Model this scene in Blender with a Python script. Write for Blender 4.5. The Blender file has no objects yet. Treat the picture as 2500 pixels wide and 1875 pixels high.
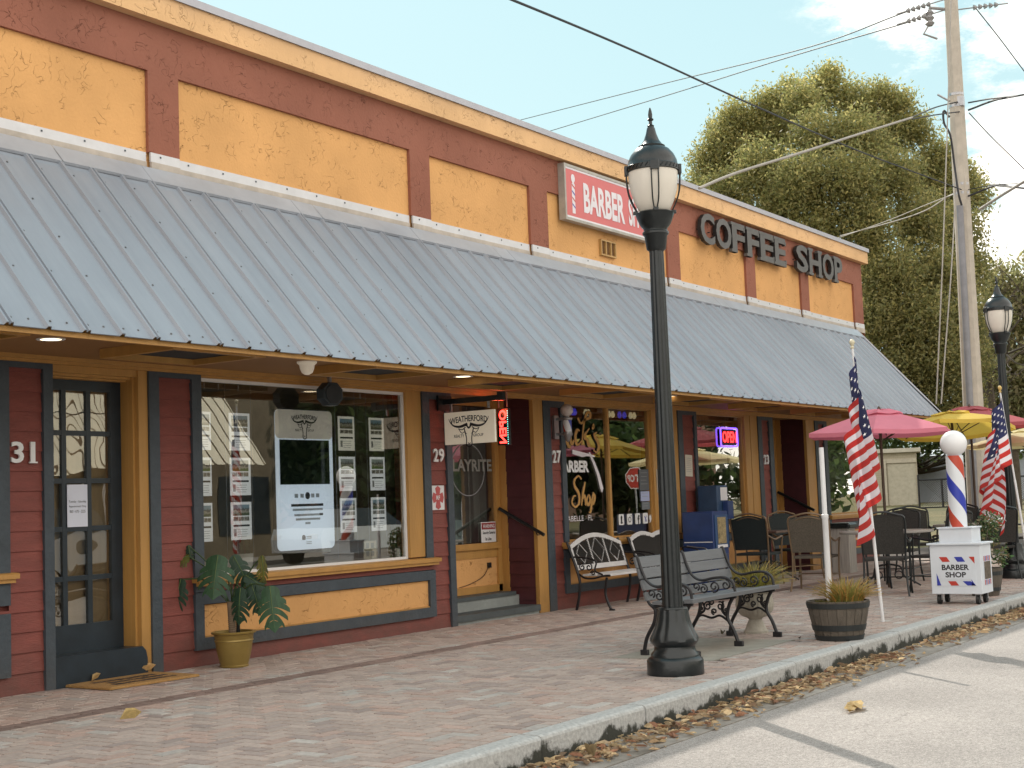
import bpy, math, random
import numpy as np
from mathutils import Vector, Matrix
random.seed(7); rng = np.random.default_rng(11)
S = bpy.context.scene; C = S.collection
R_ = math.radians
D = 9.02            # plane of the shop fronts
H = 1.27            # camera height

# ---------------------------------------------------------------- materials
def new_mat(name):
    m = bpy.data.materials.new(name); m.use_nodes = True
    nt = m.node_tree; b = nt.nodes['Principled BSDF']
    return m, nt, b
def N(nt, t, **kw):
    n = nt.nodes.new(t)
    for k, v in kw.items():
        if k.startswith('i_'):
            key = k[2:]; key = int(key) if key.isdigit() else key.replace('_', ' ')
            n.inputs[key].default_value = v
        else: setattr(n, k, v)
    return n
def rgba(c): return (c[0], c[1], c[2], 1.0)
def mul(c, f): return tuple(min(1, x*f) for x in c)
def mat(name, col, rough=0.6, metal=0.0, var=0.18, scale=6.0, bump=0.0, bscale=40.0, emit=None, estr=1.0, spec=None, stretch=None, dark=None, coat=0.0):
    m, nt, b = new_mat(name); L = nt.links
    tc = N(nt, 'ShaderNodeTexCoord'); src = tc.outputs['Object']
    if stretch:
        mp = N(nt, 'ShaderNodeMapping'); mp.inputs['Scale'].default_value = stretch
        L.new(src, mp.inputs[0]); src = mp.outputs[0]
    nz = N(nt, 'ShaderNodeTexNoise', i_Scale=scale, i_Detail=8.0, i_Roughness=0.65); L.new(src, nz.inputs['Vector'])
    cr = N(nt, 'ShaderNodeValToRGB'); cr.color_ramp.elements[0].position = 0.3; cr.color_ramp.elements[1].position = 0.72
    cr.color_ramp.elements[0].color = rgba(dark if dark else mul(col, 1-var)); cr.color_ramp.elements[1].color = rgba(mul(col, 1+var*0.6))
    L.new(nz.outputs['Fac'], cr.inputs[0]); L.new(cr.outputs[0], b.inputs['Base Color'])
    b.inputs['Roughness'].default_value = rough; b.inputs['Metallic'].default_value = metal
    if coat: b.inputs['Coat Weight'].default_value = coat
    if spec is not None: b.inputs['Specular IOR Level'].default_value = spec
    if bump:
        n2 = N(nt, 'ShaderNodeTexNoise', i_Scale=bscale, i_Detail=5.0); L.new(src, n2.inputs['Vector'])
        bp = N(nt, 'ShaderNodeBump', i_Strength=bump, i_Distance=0.02); L.new(n2.outputs['Fac'], bp.inputs['Height']); L.new(bp.outputs[0], b.inputs['Normal'])
    if emit:
        b.inputs['Emission Color'].default_value = rgba(emit); b.inputs['Emission Strength'].default_value = estr
    return m
def stucco(name, col):
    """knock-down stucco: squiggly ridges"""
    m, nt, b = new_mat(name); L = nt.links
    tc = N(nt, 'ShaderNodeTexCoord'); src = tc.outputs['Object']
    wn = N(nt, 'ShaderNodeTexNoise', i_Scale=7.0, i_Detail=3.0); L.new(src, wn.inputs['Vector'])
    mx = N(nt, 'ShaderNodeMixRGB', i_0=0.13); L.new(src, mx.inputs[1]); L.new(wn.outputs['Color'], mx.inputs[2])
    r = N(nt, 'ShaderNodeTexNoise', i_Scale=12.5, i_Detail=1.5, i_Roughness=0.5); L.new(mx.outputs[0], r.inputs['Vector'])
    a = N(nt, 'ShaderNodeMath', operation='SUBTRACT', i_1=0.5); L.new(r.outputs['Fac'], a.inputs[0])
    a2 = N(nt, 'ShaderNodeMath', operation='ABSOLUTE'); L.new(a.outputs[0], a2.inputs[0])
    rg = N(nt, 'ShaderNodeMapRange', i_1=0.0, i_2=0.013, i_3=1.0, i_4=0.0); L.new(a2.outputs[0], rg.inputs[0])
    mk = N(nt, 'ShaderNodeTexNoise', i_Scale=6.0, i_Detail=2.0); L.new(src, mk.inputs['Vector'])
    mr = N(nt, 'ShaderNodeMapRange', i_1=0.50, i_2=0.64); L.new(mk.outputs['Fac'], mr.inputs[0])
    ml = N(nt, 'ShaderNodeMath', operation='MULTIPLY'); L.new(rg.outputs[0], ml.inputs[0]); L.new(mr.outputs[0], ml.inputs[1])
    fn = N(nt, 'ShaderNodeTexNoise', i_Scale=35.0, i_Detail=4.0); L.new(src, fn.inputs['Vector'])
    ad = N(nt, 'ShaderNodeMath', operation='MULTIPLY_ADD', i_1=0.25); L.new(fn.outputs['Fac'], ad.inputs[0]); L.new(ml.outputs[0], ad.inputs[2])
    bp = N(nt, 'ShaderNodeBump', i_Strength=0.75, i_Distance=0.02); L.new(ad.outputs[0], bp.inputs['Height']); L.new(bp.outputs[0], b.inputs['Normal'])
    big = N(nt, 'ShaderNodeTexNoise', i_Scale=1.3, i_Detail=6.0); L.new(src, big.inputs['Vector'])
    cr = N(nt, 'ShaderNodeValToRGB'); cr.color_ramp.elements[0].position = 0.3; cr.color_ramp.elements[1].position = 0.7
    cr.color_ramp.elements[0].color = rgba(mul(col, 0.86)); cr.color_ramp.elements[1].color = rgba(mul(col, 1.08)); L.new(big.outputs['Fac'], cr.inputs[0])
    dk = N(nt, 'ShaderNodeMixRGB', blend_type='MULTIPLY'); dk.inputs[2].default_value = (0.72, 0.6, 0.45, 1)
    hf = N(nt, 'ShaderNodeMath', operation='MULTIPLY', i_1=0.34); L.new(ml.outputs[0], hf.inputs[0]); L.new(hf.outputs[0], dk.inputs[0]); L.new(cr.outputs[0], dk.inputs[1])
    L.new(dk.outputs[0], b.inputs['Base Color']); b.inputs['Roughness'].default_value = 0.75; b.inputs['Specular IOR Level'].default_value = 0.25
    return m
def attr_mat(name, rough=0.8, sc=30.0, amt=0.25, bump=0.2, trans=0.0, metal=0.0):
    """base colour comes from the 'Col' attribute, broken up by noise"""
    m, nt, b = new_mat(name); L = nt.links
    at = N(nt, 'ShaderNodeAttribute', attribute_name='Col')
    tc = N(nt, 'ShaderNodeTexCoord'); nz = N(nt, 'ShaderNodeTexNoise', i_Scale=sc, i_Detail=6.0, i_Roughness=0.7); L.new(tc.outputs['Object'], nz.inputs['Vector'])
    mr = N(nt, 'ShaderNodeMapRange', i_1=0.25, i_2=0.75, i_3=1-amt, i_4=1+amt); L.new(nz.outputs['Fac'], mr.inputs[0])
    vm = N(nt, 'ShaderNodeVectorMath', operation='SCALE'); L.new(at.outputs['Color'], vm.inputs[0]); L.new(mr.outputs[0], vm.inputs['Scale'])
    L.new(vm.outputs[0], b.inputs['Base Color']); b.inputs['Roughness'].default_value = rough; b.inputs['Metallic'].default_value = metal
    if bump:
        bp = N(nt, 'ShaderNodeBump', i_Strength=bump, i_Distance=0.01); L.new(nz.outputs['Fac'], bp.inputs['Height']); L.new(bp.outputs[0], b.inputs['Normal'])
    if trans:
        tr = N(nt, 'ShaderNodeBsdfTranslucent'); v2 = N(nt, 'ShaderNodeVectorMath', operation='SCALE'); v2.inputs['Scale'].default_value = 1.9; L.new(vm.outputs[0], v2.inputs[0]); L.new(v2.outputs[0], tr.inputs[0])
        mx = N(nt, 'ShaderNodeMixShader', i_0=trans); L.new(b.outputs[0], mx.inputs[1]); L.new(tr.outputs[0], mx.inputs[2])
        L.new(mx.outputs[0], nt.nodes['Material Output'].inputs[0])
    return m
def glass_mat(name, tint=(0.86, 0.88, 0.84), refl=4.4, wavy=0.0):
    m, nt, b = new_mat(name); L = nt.links; nt.nodes.remove(b)
    fr = N(nt, 'ShaderNodeFresnel', i_IOR=1.5); ml = N(nt, 'ShaderNodeMath', operation='MULTIPLY', i_1=refl, use_clamp=True); L.new(fr.outputs[0], ml.inputs[0])
    tr = N(nt, 'ShaderNodeBsdfTransparent'); tr.inputs[0].default_value = rgba(tint)
    gl = N(nt, 'ShaderNodeBsdfGlossy', i_Roughness=0.0); gl.inputs[0].default_value = (0.97, 0.95, 0.9, 1)
    tc = N(nt, 'ShaderNodeTexCoord'); nz = N(nt, 'ShaderNodeTexNoise', i_Scale=2.2, i_Detail=1.0); L.new(tc.outputs['Object'], nz.inputs['Vector'])
    bp = N(nt, 'ShaderNodeBump', i_Strength=1.0, i_Distance=0.0004 + wavy); L.new(nz.outputs['Fac'], bp.inputs['Height']); L.new(bp.outputs[0], gl.inputs['Normal'])
    mx = N(nt, 'ShaderNodeMixShader'); L.new(ml.outputs[0], mx.inputs[0]); L.new(tr.outputs[0], mx.inputs[1]); L.new(gl.outputs[0], mx.inputs[2])
    L.new(mx.outputs[0], nt.nodes['Material Output'].inputs[0])
    return m
def emis(name, col, s):
    return mat(name, mul(col, 0.5), emit=col, estr=s, var=0.05)

YEL = stucco('yellow_stucco', (0.71, 0.385, 0.15))
RED = stucco('red_stucco', (0.29, 0.112, 0.074))
FASC = stucco('fascia_stucco', (0.78, 0.49, 0.25))
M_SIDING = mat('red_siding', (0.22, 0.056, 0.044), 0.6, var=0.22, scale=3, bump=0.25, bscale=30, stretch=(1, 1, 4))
M_GREY = mat('blue_grey_trim', (0.052, 0.068, 0.085), 0.55, var=0.25, scale=5, bump=0.3, bscale=25)
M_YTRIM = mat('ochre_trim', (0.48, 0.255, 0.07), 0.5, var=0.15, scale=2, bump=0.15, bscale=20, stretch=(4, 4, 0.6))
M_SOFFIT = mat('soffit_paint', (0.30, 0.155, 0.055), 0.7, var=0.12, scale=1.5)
M_NAVY = mat('navy_door_paint', (0.018, 0.030, 0.042), 0.35, var=0.3, scale=6)
M_DARK = mat('dark_vent', (0.03, 0.035, 0.04), 0.8)
M_DRAPE = mat('grey_drape', (0.24, 0.26, 0.25), 0.9, var=0.2, scale=3)
M_BLACK = mat('black_gloss_paint', (0.012, 0.016, 0.018), 0.28, var=0.3, scale=12, bump=0.08, bscale=60)
M_IRON = mat('cast_iron_black', (0.010, 0.009, 0.012), 0.42, var=0.3, scale=15, bump=0.2, bscale=80)
M_SLAT = mat('grey_plank', (0.125, 0.13, 0.14), 0.5, var=0.18, scale=3, bump=0.12, bscale=20, stretch=(0.5, 5, 5))
M_COPE = mat('coping_metal', (0.42, 0.42, 0.46), 0.45, metal=0.3, var=0.1)
M_WHITE = mat('white_paint', (0.78, 0.79, 0.8), 0.45, var=0.06, scale=4)
M_PVC = mat('white_pvc', (0.72, 0.72, 0.74), 0.35, var=0.08)
M_BLUE = mat('blue_box_paint', (0.022, 0.05, 0.17), 0.4, var=0.25, scale=4)
M_BRASS = mat('old_gold_pot', (0.30, 0.21, 0.06), 0.38, metal=0.35, var=0.15, scale=6)
M_CONC = mat('cast_concrete', (0.42, 0.39, 0.33), 0.85, var=0.22, scale=10, bump=0.3)
M_POLE = mat('pole_concrete', (0.46, 0.41, 0.35), 0.8, var=0.18, scale=5, bump=0.3, bscale=30)
M_CONDUIT = mat('grey_conduit', (0.22, 0.22, 0.24), 0.5)
M_WIRE = mat('wire_black', (0.03, 0.03, 0.035), 0.6)
M_WIREL = mat('wire_sleeve', (0.35, 0.32, 0.29), 0.6)
M_FROST = mat('frosted_globe', (0.62, 0.58, 0.52), 0.35, var=0.03, emit=(0.9, 0.78, 0.6), estr=0.08)
M_GLASS = glass_mat('shop_glass')
M_DGLASS = glass_mat('door_glass', (0.9, 0.88, 0.82), 4.2, 0.006)
M_PAPER = mat('paper', (0.74, 0.74, 0.76), 0.7, var=0.04)
M_INK = mat('black_ink', (0.02, 0.02, 0.025), 0.6)
M_GINK = mat('grey_ink', (0.3, 0.31, 0.33), 0.7)
M_RINT = mat('interior_wall', (0.42, 0.36, 0.26), 0.9, var=0.3, scale=2)
M_RFLOOR = mat('interior_floor', (0.05, 0.04, 0.03), 0.6)
M_WOOD = mat('weathered_oak', (0.12, 0.10, 0.08), 0.8, var=0.35, scale=4, bump=0.4, stretch=(8, 8, 1))
M_HOOP = mat('steel_hoop', (0.045, 0.05, 0.052), 0.5, metal=0.5)
M_RUBBER = mat('rubber', (0.015, 0.015, 0.016), 0.6)
M_STEEL = mat('steel', (0.4, 0.4, 0.42), 0.35, metal=0.8)
M_REDP = mat('red_paint', (0.50, 0.045, 0.03), 0.45, var=0.08)
M_BLUEP = mat('royal_blue_paint', (0.03, 0.045, 0.36), 0.45, var=0.08)
M_GOLD = mat('gold_leaf', (0.50, 0.27, 0.07), 0.45, var=0.12)
M_SOIL = mat('soil', (0.05, 0.035, 0.025), 0.95, bump=0.6)
M_SIGNG = mat('letter_metal', (0.105, 0.10, 0.095), 0.55, var=0.2, scale=4)
M_SIGNS = mat('letter_side', (0.02, 0.02, 0.02), 0.5)

def grime(m, z0, z1, col=(0.06, 0.045, 0.035), amt=0.6, sc=3.0):
    """splash dirt that fades out with height, broken by noise"""
    nt = m.node_tree; L = nt.links; b = nt.nodes['Principled BSDF']; src = b.inputs['Base Color'].links[0].from_socket
    tc = N(nt, 'ShaderNodeTexCoord'); sx = N(nt, 'ShaderNodeSeparateXYZ'); L.new(tc.outputs['Object'], sx.inputs[0])
    nz = N(nt, 'ShaderNodeTexNoise', i_Scale=sc, i_Detail=8.0, i_Roughness=0.75); L.new(tc.outputs['Object'], nz.inputs['Vector'])
    a = N(nt, 'ShaderNodeMapRange', i_1=z0, i_2=z1, i_3=1.0, i_4=0.0); L.new(sx.outputs['Z'], a.inputs[0])
    q = N(nt, 'ShaderNodeMapRange', i_1=0.35, i_2=0.65, i_3=0.15, i_4=1.0); L.new(nz.outputs['Fac'], q.inputs[0])
    p = N(nt, 'ShaderNodeMath', operation='MULTIPLY'); L.new(a.outputs[0], p.inputs[0]); L.new(q.outputs[0], p.inputs[1])
    r = N(nt, 'ShaderNodeMath', operation='MULTIPLY', i_1=amt); L.new(p.outputs[0], r.inputs[0])
    mx = N(nt, 'ShaderNodeMixRGB'); mx.inputs[2].default_value = rgba(col); L.new(r.outputs[0], mx.inputs[0]); L.new(src, mx.inputs[1]); L.new(mx.outputs[0], b.inputs['Base Color'])
grime(M_SIDING, 0.0, 0.45); grime(M_GREY, 0.0, 0.35, (0.10, 0.085, 0.07), 0.5); grime(M_YTRIM, 0.0, 0.4, (0.12, 0.07, 0.035), 0.6)
grime(YEL, 5.2, 4.0, (0.62, 0.34, 0.13), 0.35, 1.2); grime(FASC, 5.75, 5.55, (0.5, 0.35, 0.24), 0.5, 1.5)
grime(RED, 5.5, 4.6, (0.38, 0.17, 0.12), 0.3, 1.0)

# ---------------------------------------------------------------- mesh builder
class MB:
    def __init__(s): s.v = []; s.f = []; s.m = []; s.T = None
    def add(s, vs, fs, mi=0):
        o = len(s.v)
        if s.T is not None: vs = [tuple(s.T @ Vector(p)) for p in vs]
        s.v += [tuple(p) for p in vs]; s.f += [tuple(o+i for i in f) for f in fs]; s.m += [mi]*len(fs)
    def box(s, x0, x1, y0, y1, z0, z1, mi=0):
        vs = [(x, y, z) for z in (z0, z1) for y in (y0, y1) for x in (x0, x1)]
        s.add(vs, [(0, 2, 3, 1), (4, 5, 7, 6), (0, 1, 5, 4), (2, 6, 7, 3), (0, 4, 6, 2), (1, 3, 7, 5)], mi); return s
    def pane(s, x0, x1, y, z0, z1, mi=0):
        s.add([(x0, y, z0), (x1, y, z0), (x1, y, z1), (x0, y, z1)], [(0, 1, 2, 3)], mi); return s
    def bbox(s, x0, x1, y0, y1, z0, z1, b=0.004, mi=0):
        """box with chamfered vertical + top edges"""
        def ring(z, k): return [(x0+k, y0+b, z), (x0+b, y0+k, z), (x1-b, y0+k, z), (x1-k, y0+b, z), (x1-k, y1-b, z), (x1-b, y1-k, z), (x0+b, y1-k, z), (x0+k, y1-b, z)]
        vs = ring(z0, 0) + ring(z1-b, 0) + ring(z1, b*0.9)
        fs = []
        for r in range(2):
            for i in range(8): j = (i+1) % 8; fs.append((r*8+i, r*8+j, r*8+8+j, r*8+8+i))
        fs += [tuple(range(16, 24)), tuple(range(7, -1, -1))]; s.add(vs, fs, mi); return s
    def prism(s, pts, axis, a, b, mi=0):
        """polygon pts (2D) extruded along axis from a to b"""
        def P(p, t): return {'x': (t, p[0], p[1]), 'y': (p[0], t, p[1]), 'z': (p[0], p[1], t)}[axis]
        n = len(pts); vs = [P(p, a) for p in pts] + [P(p, b) for p in pts]
        fs = [tuple(range(n)), tuple(range(2*n-1, n-1, -1))] + [(i, (i+1) % n, n+(i+1) % n, n+i) for i in range(n)]
        s.add(vs, fs, mi); return s
    def lathe(s, prof, c=(0, 0, 0), n=32, mi=0, flute=None, cap=True):
        vs = []
        for k, (r, z) in enumerate(prof):
            for i in range(n):
                a = 2*math.pi*i/n; rr = r
                if flute and flute[0] <= z <= flute[1]: rr = r*(1-flute[3]*(0.5+0.5*math.cos(a*flute[2]))**3)
                vs.append((c[0]+rr*math.cos(a), c[1]+rr*math.sin(a), c[2]+z))
        fs = [(k*n+i, k*n+(i+1) % n, (k+1)*n+(i+1) % n, (k+1)*n+i) for k in range(len(prof)-1) for i in range(n)]
        if cap: fs += [tuple(range(n-1, -1, -1)), tuple((len(prof)-1)*n+i for i in range(n))]
        s.add(vs, fs, mi); return s
    def cyl(s, p0, p1, r0, r1=None, n=12, mi=0):
        return s.tube([p0, p1], [r0, r0 if r1 is None else r1], n, mi)
    def tube(s, pts, r, n=8, mi=0, flat=None):
        pts = [Vector(p) for p in pts]; k = len(pts)
        rs = r if isinstance(r, (list, tuple)) else [r]*k
        vs = []; up = None
        for i, p in enumerate(pts):
            t = (pts[min(i+1, k-1)] - pts[max(i-1, 0)])
            if t.length < 1e-9: t = Vector((0, 0, 1))
            t.normalize()
            if up is None:
                up = Vector((0, 0, 1)) if abs(t.z) < 0.9 else Vector((1, 0, 0))
            a = t.cross(up)
            if a.length < 1e-4: a = t.orthogonal()
            a.normalize(); b = a.cross(t).normalized(); up = b
            for j in range(n):
                w = 2*math.pi*j/n; o = (a*math.cos(w)+b*math.sin(w))*rs[i]
                if flat: o = Vector((o.x*flat[0], o.y*flat[1], o.z*flat[2]))
                vs.append(p+o)
        fs = [(i*n+j, i*n+(j+1) % n, (i+1)*n+(j+1) % n, (i+1)*n+j) for i in range(k-1) for j in range(n)]
        fs += [tuple(range(n-1, -1, -1)), tuple((k-1)*n+j for j in range(n))]
        s.add(vs, fs, mi); return s
    def sphere(s, c, r, n=24, m=12, mi=0, sz=1.0):
        prof = [(max(r*math.sin(math.pi*k/m), 1e-4), -r*sz*math.cos(math.pi*k/m)) for k in range(m+1)]
        return s.lathe(prof, c, n, mi)
    def build(s, name, mats, parent=None, smooth=False, loc=None):
        me = bpy.data.meshes.new(name); me.from_pydata(s.v, [], s.f)
        if not isinstance(mats, (list, tuple)): mats = [mats]
        for m in mats: me.materials.append(m)
        if len(mats) > 1: me.polygons.foreach_set('material_index', s.m)
        if smooth:
            me.polygons.foreach_set('use_smooth', [True]*len(me.polygons))
            try: me.set_sharp_from_angle(angle=R_(40))
            except Exception: pass
        me.update()
        o = bpy.data.objects.new(name, me); C.objects.link(o)
        if parent is not None: o.parent = parent
        if loc: o.location = loc
        return o
def tag(o, label, cat, group=None, kind=None):
    if label: o['label'] = label
    if cat: o['category'] = cat
    if group: o['group'] = group
    if kind: o['kind'] = kind
    return o
def empty(name, loc, label, cat, group=None, rz=0.0):
    o = bpy.data.objects.new(name, None); C.objects.link(o); o.location = loc; o.rotation_euler = (0, 0, rz); o.empty_display_size = 0.1
    return tag(o, label, cat, group)
def dup(root, loc, rz, label):
    r = root.copy(); C.objects.link(r); r.location = loc; r.rotation_euler = (0, 0, rz); r['label'] = label
    for ch in list(root.children):
        c = ch.copy(); C.objects.link(c); c.parent = r
        for g in list(ch.children):
            d = g.copy(); C.objects.link(d); d.parent = c
    return r
def struct(o): o['kind'] = 'structure'; return o
def colour(o, cols):
    """per-face colours into the 'Col' corner attribute"""
    me = o.data; a = me.color_attributes.new('Col', 'FLOAT_COLOR', 'CORNER')
    n = np.zeros(len(me.polygons), dtype=np.int32); me.polygons.foreach_get('loop_total', n)
    c = np.repeat(np.asarray(cols, dtype=np.float32), n, axis=0); c = np.hstack([c, np.ones((len(c), 1), np.float32)])
    a.data.foreach_set('color', c.ravel())
def crom(pts, n=8):
    P = [Vector(p) for p in pts]; P = [P[0]*2-P[1]] + P + [P[-1]*2-P[-2]]; out = []
    for i in range(1, len(P)-2):
        for k in range(n):
            t = k/n; a, b, c, d = P[i-1:i+3]
            out.append(0.5*((2*b)+(c-a)*t+(2*a-5*b+4*c-d)*t*t+(3*b-a-3*c+d)*t**3))
    return out + [P[-2]]
_tc = {}
def text_geo(txt, bold=0.0, ext=0.0):
    key = (txt, bold, ext)
    if key in _tc: return _tc[key]
    cu = bpy.data.curves.new('t', 'FONT'); cu.body = txt; cu.size = 1.0; cu.offset = bold; cu.extrude = ext; cu.resolution_u = 3
    o = bpy.data.objects.new('t', cu); C.objects.link(o)
    dg = bpy.context.evaluated_depsgraph_get(); me = bpy.data.meshes.new_from_object(o.evaluated_get(dg))
    vs = [tuple(v.co) for v in me.vertices]; fs = [tuple(p.vertices) for p in me.polygons]; ns = [p.normal.z for p in me.polygons]
    bpy.data.objects.remove(o); bpy.data.curves.remove(cu); bpy.data.meshes.remove(me)
    _tc[key] = (vs, fs, ns); return _tc[key]
def text_into(mb, txt, x0, x1, z0, z1, Y, bold=0.0, thick=0.0, mi=0, side=None, axis='y', flip=False):
    """fit txt into a rectangle of the plane y=Y (facing -Y) or x=Y (facing -X)"""
    vs, fs, ns = text_geo(txt, bold, 0.5 if thick else 0.0)
    a = min(v[0] for v in vs); b = max(v[0] for v in vs); c = min(v[1] for v in vs); d = max(v[1] for v in vs)
    out = []
    for v in vs:
        u = (v[0]-a)/max(b-a, 1e-6); w = z0+(v[1]-c)/max(d-c, 1e-6)*(z1-z0); t = (v[2]+0.5)*thick if thick else 0
        if flip: u = 1-u
        h = x0+u*(x1-x0)
        out.append((h, Y-t, w) if axis == 'y' else (Y-t, h, w))
    if side is None: mb.add(out, fs, mi)
    else:
        mb.add(out, [f for f, n in zip(fs, ns) if abs(n) > 0.5], mi); mb.add(out, [f for f, n in zip(fs, ns) if abs(n) <= 0.5], side)
    return mb

# ================================================================ GROUND
# --- far ground: dry grass sheet rising gently beyond the lot
m, nt, b = new_mat('dry_grass_ground'); L = nt.links
tc = N(nt, 'ShaderNodeTexCoord'); n1 = N(nt, 'ShaderNodeTexNoise', i_Scale=0.35, i_Detail=8.0); n2 = N(nt, 'ShaderNodeTexNoise', i_Scale=14.0, i_Detail=6.0)
L.new(tc.outputs['Object'], n1.inputs['Vector']); L.new(tc.outputs['Object'], n2.inputs['Vector'])
mx = N(nt, 'ShaderNodeMath', operation='ADD'); L.new(n1.outputs['Fac'], mx.inputs[0]); L.new(n2.outputs['Fac'], mx.inputs[1])
cr = N(nt, 'ShaderNodeValToRGB'); cr.color_ramp.elements[0].position = 0.75/1.0*0.6; cr.color_ramp.elements[1].position = 0.68
cr.color_ramp.elements[0].color = (0.09, 0.085, 0.03, 1); cr.color_ramp.elements[1].color = (0.26, 0.19, 0.09, 1)
dv = N(nt, 'ShaderNodeMath', operation='MULTIPLY', i_1=0.5); L.new(mx.outputs[0], dv.inputs[0]); L.new(dv.outputs[0], cr.inputs[0]); L.new(cr.outputs[0], b.inputs['Base Color']); b.inputs['Roughness'].default_value = 0.95
bp = N(nt, 'ShaderNodeBump', i_Strength=0.6, i_Distance=0.05); L.new(n2.outputs['Fac'], bp.inputs['Height']); L.new(bp.outputs[0], b.inputs['Normal'])
M_GRASSG = m
g = MB(); xs = [-300, -60, 0, 27.5, 34, 48, 70, 110, 260, 600]; ys = [-500, -150, -60, -17.2, 9.3, 20, 40, 90, 250, 600]
def gz(x, y): return -0.17 + 0.72*min(1, max(0, (x-36)/34.0))*(1 if y > 8 else (0 if y < 2 else (y-2)/6)) if x > 27 else -0.17
vs = [(x, y, gz(x, y)) for y in ys for x in xs]; n = len(xs)
g.add(vs, [(j*n+i, j*n+i+1, (j+1)*n+i+1, (j+1)*n+i) for j in range(len(ys)-1) for i in range(n-1)])
struct(g.build('ground', M_GRASSG))

# --- road
m, nt, b = new_mat('worn_asphalt'); L = nt.links
tc = N(nt, 'ShaderNodeTexCoord'); sp = N(nt, 'ShaderNodeTexNoise', i_Scale=130.0, i_Detail=3.0, i_Roughness=0.8); bg = N(nt, 'ShaderNodeTexNoise', i_Scale=0.8, i_Detail=7.0)
wv = N(nt, 'ShaderNodeTexVoronoi', feature='DISTANCE_TO_EDGE', i_Scale=1.1); wn = N(nt, 'ShaderNodeTexNoise', i_Scale=3.0, i_Detail=4.0)
for q in (sp, bg, wn): L.new(tc.outputs['Object'], q.inputs['Vector'])
wm = N(nt, 'ShaderNodeMixRGB', i_0=0.25); L.new(tc.outputs['Object'], wm.inputs[1]); L.new(wn.outputs['Color'], wm.inputs[2]); L.new(wm.outputs[0], wv.inputs['Vector'])
cr = N(nt, 'ShaderNodeValToRGB'); cr.color_ramp.elements[0].position = 0.32; cr.color_ramp.elements[1].position = 0.68
cr.color_ramp.elements[0].color = (0.15, 0.135, 0.125, 1); cr.color_ramp.elements[1].color = (0.52, 0.475, 0.45, 1); L.new(sp.outputs['Fac'], cr.inputs[0])
br = N(nt, 'ShaderNodeMapRange', i_1=0.3, i_2=0.7, i_3=0.84, i_4=1.12); L.new(bg.outputs['Fac'], br.inputs[0])
vm = N(nt, 'ShaderNodeVectorMath', operation='SCALE'); L.new(cr.outputs[0], vm.inputs[0]); L.new(br.outputs[0], vm.inputs['Scale'])
ck = N(nt, 'ShaderNodeMapRange', i_1=0.0, i_2=0.007, i_3=0.35, i_4=0.0); L.new(wv.outputs['Distance'], ck.inputs[0])
ckm = N(nt, 'ShaderNodeMapRange', i_1=0.52, i_2=0.6); L.new(bg.outputs['Fac'], ckm.inputs[0])
ckx = N(nt, 'ShaderNodeMath', operation='MULTIPLY'); L.new(ck.outputs[0], ckx.inputs[0]); L.new(ckm.outputs[0], ckx.inputs[1])
dk = N(nt, 'ShaderNodeMixRGB'); dk.inputs[2].default_value = (0.12, 0.11, 0.10, 1); L.new(ckx.outputs[0], dk.inputs[0]); L.new(vm.outputs[0], dk.inputs[1])
s2 = N(nt, 'ShaderNodeTexNoise', i_Scale=38.0, i_Detail=4.0, i_Roughness=0.8); L.new(tc.outputs['Object'], s2.inputs['Vector']); q2 = N(nt, 'ShaderNodeMapRange', i_1=0.3, i_2=0.7, i_3=0.72, i_4=1.25); L.new(s2.outputs['Fac'], q2.inputs[0])
st = N(nt, 'ShaderNodeTexNoise', i_Scale=0.45, i_Detail=8.0, i_Roughness=0.7); L.new(tc.outputs['Object'], st.inputs['Vector']); q3 = N(nt, 'ShaderNodeMapRange', i_1=0.58, i_2=0.72, i_3=1.0, i_4=0.78); L.new(st.outputs['Fac'], q3.inputs[0])
pm = N(nt, 'ShaderNodeMath', operation='MULTIPLY'); L.new(q2.outputs[0], pm.inputs[0]); L.new(q3.outputs[0], pm.inputs[1])
v9 = N(nt, 'ShaderNodeVectorMath', operation='SCALE'); L.new(dk.outputs[0], v9.inputs[0]); L.new(pm.outputs[0], v9.inputs['Scale'])
L.new(v9.outputs[0], b.inputs['Base Color']); b.inputs['Roughness'].default_value = 0.9
bp = N(nt, 'ShaderNodeBump', i_Strength=0.5, i_Distance=0.008); L.new(sp.outputs['Fac'], bp.inputs['Height']); L.new(bp.outputs[0], b.inputs['Normal'])
g = MB(); g.box(-60, 90, -9.0, 3.92, -0.6, -0.15); struct(g.build('road', m))
M_GUT = mat('gutter_concrete', (0.34, 0.31, 0.28), 0.9, var=0.4, scale=3, bump=0.3, dark=(0.13, 0.11, 0.09))
g = MB(); g.box(-60, 90, 3.925, 4.295, -0.6, -0.146); struct(g.build('gutter', M_GUT))

# --- kerb of separate cast lengths, stained near the gutter
m, nt, b = new_mat('kerb_concrete'); L = nt.links
tc = N(nt, 'ShaderNodeTexCoord'); sx = N(nt, 'ShaderNodeSeparateXYZ'); L.new(tc.outputs['Object'], sx.inputs[0])
nz = N(nt, 'ShaderNodeTexNoise', i_Scale=3.5, i_Detail=9.0, i_Roughness=0.7); nf = N(nt, 'ShaderNodeTexNoise', i_Scale=40.0, i_Detail=5.0)
L.new(tc.outputs['Object'], nz.inputs['Vector']); L.new(tc.outputs['Object'], nf.inputs['Vector'])
ma = N(nt, 'ShaderNodeMath', operation='MULTIPLY_ADD', i_1=0.42, i_2=-0.295); L.new(nz.outputs['Fac'], ma.inputs[0])
sb = N(nt, 'ShaderNodeMath', operation='SUBTRACT'); L.new(ma.outputs[0], sb.inputs[0]); L.new(sx.outputs['Z'], sb.inputs[1])
mr = N(nt, 'ShaderNodeMapRange', i_1=-0.015, i_2=0.02); L.new(sb.outputs[0], mr.inputs[0])
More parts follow.
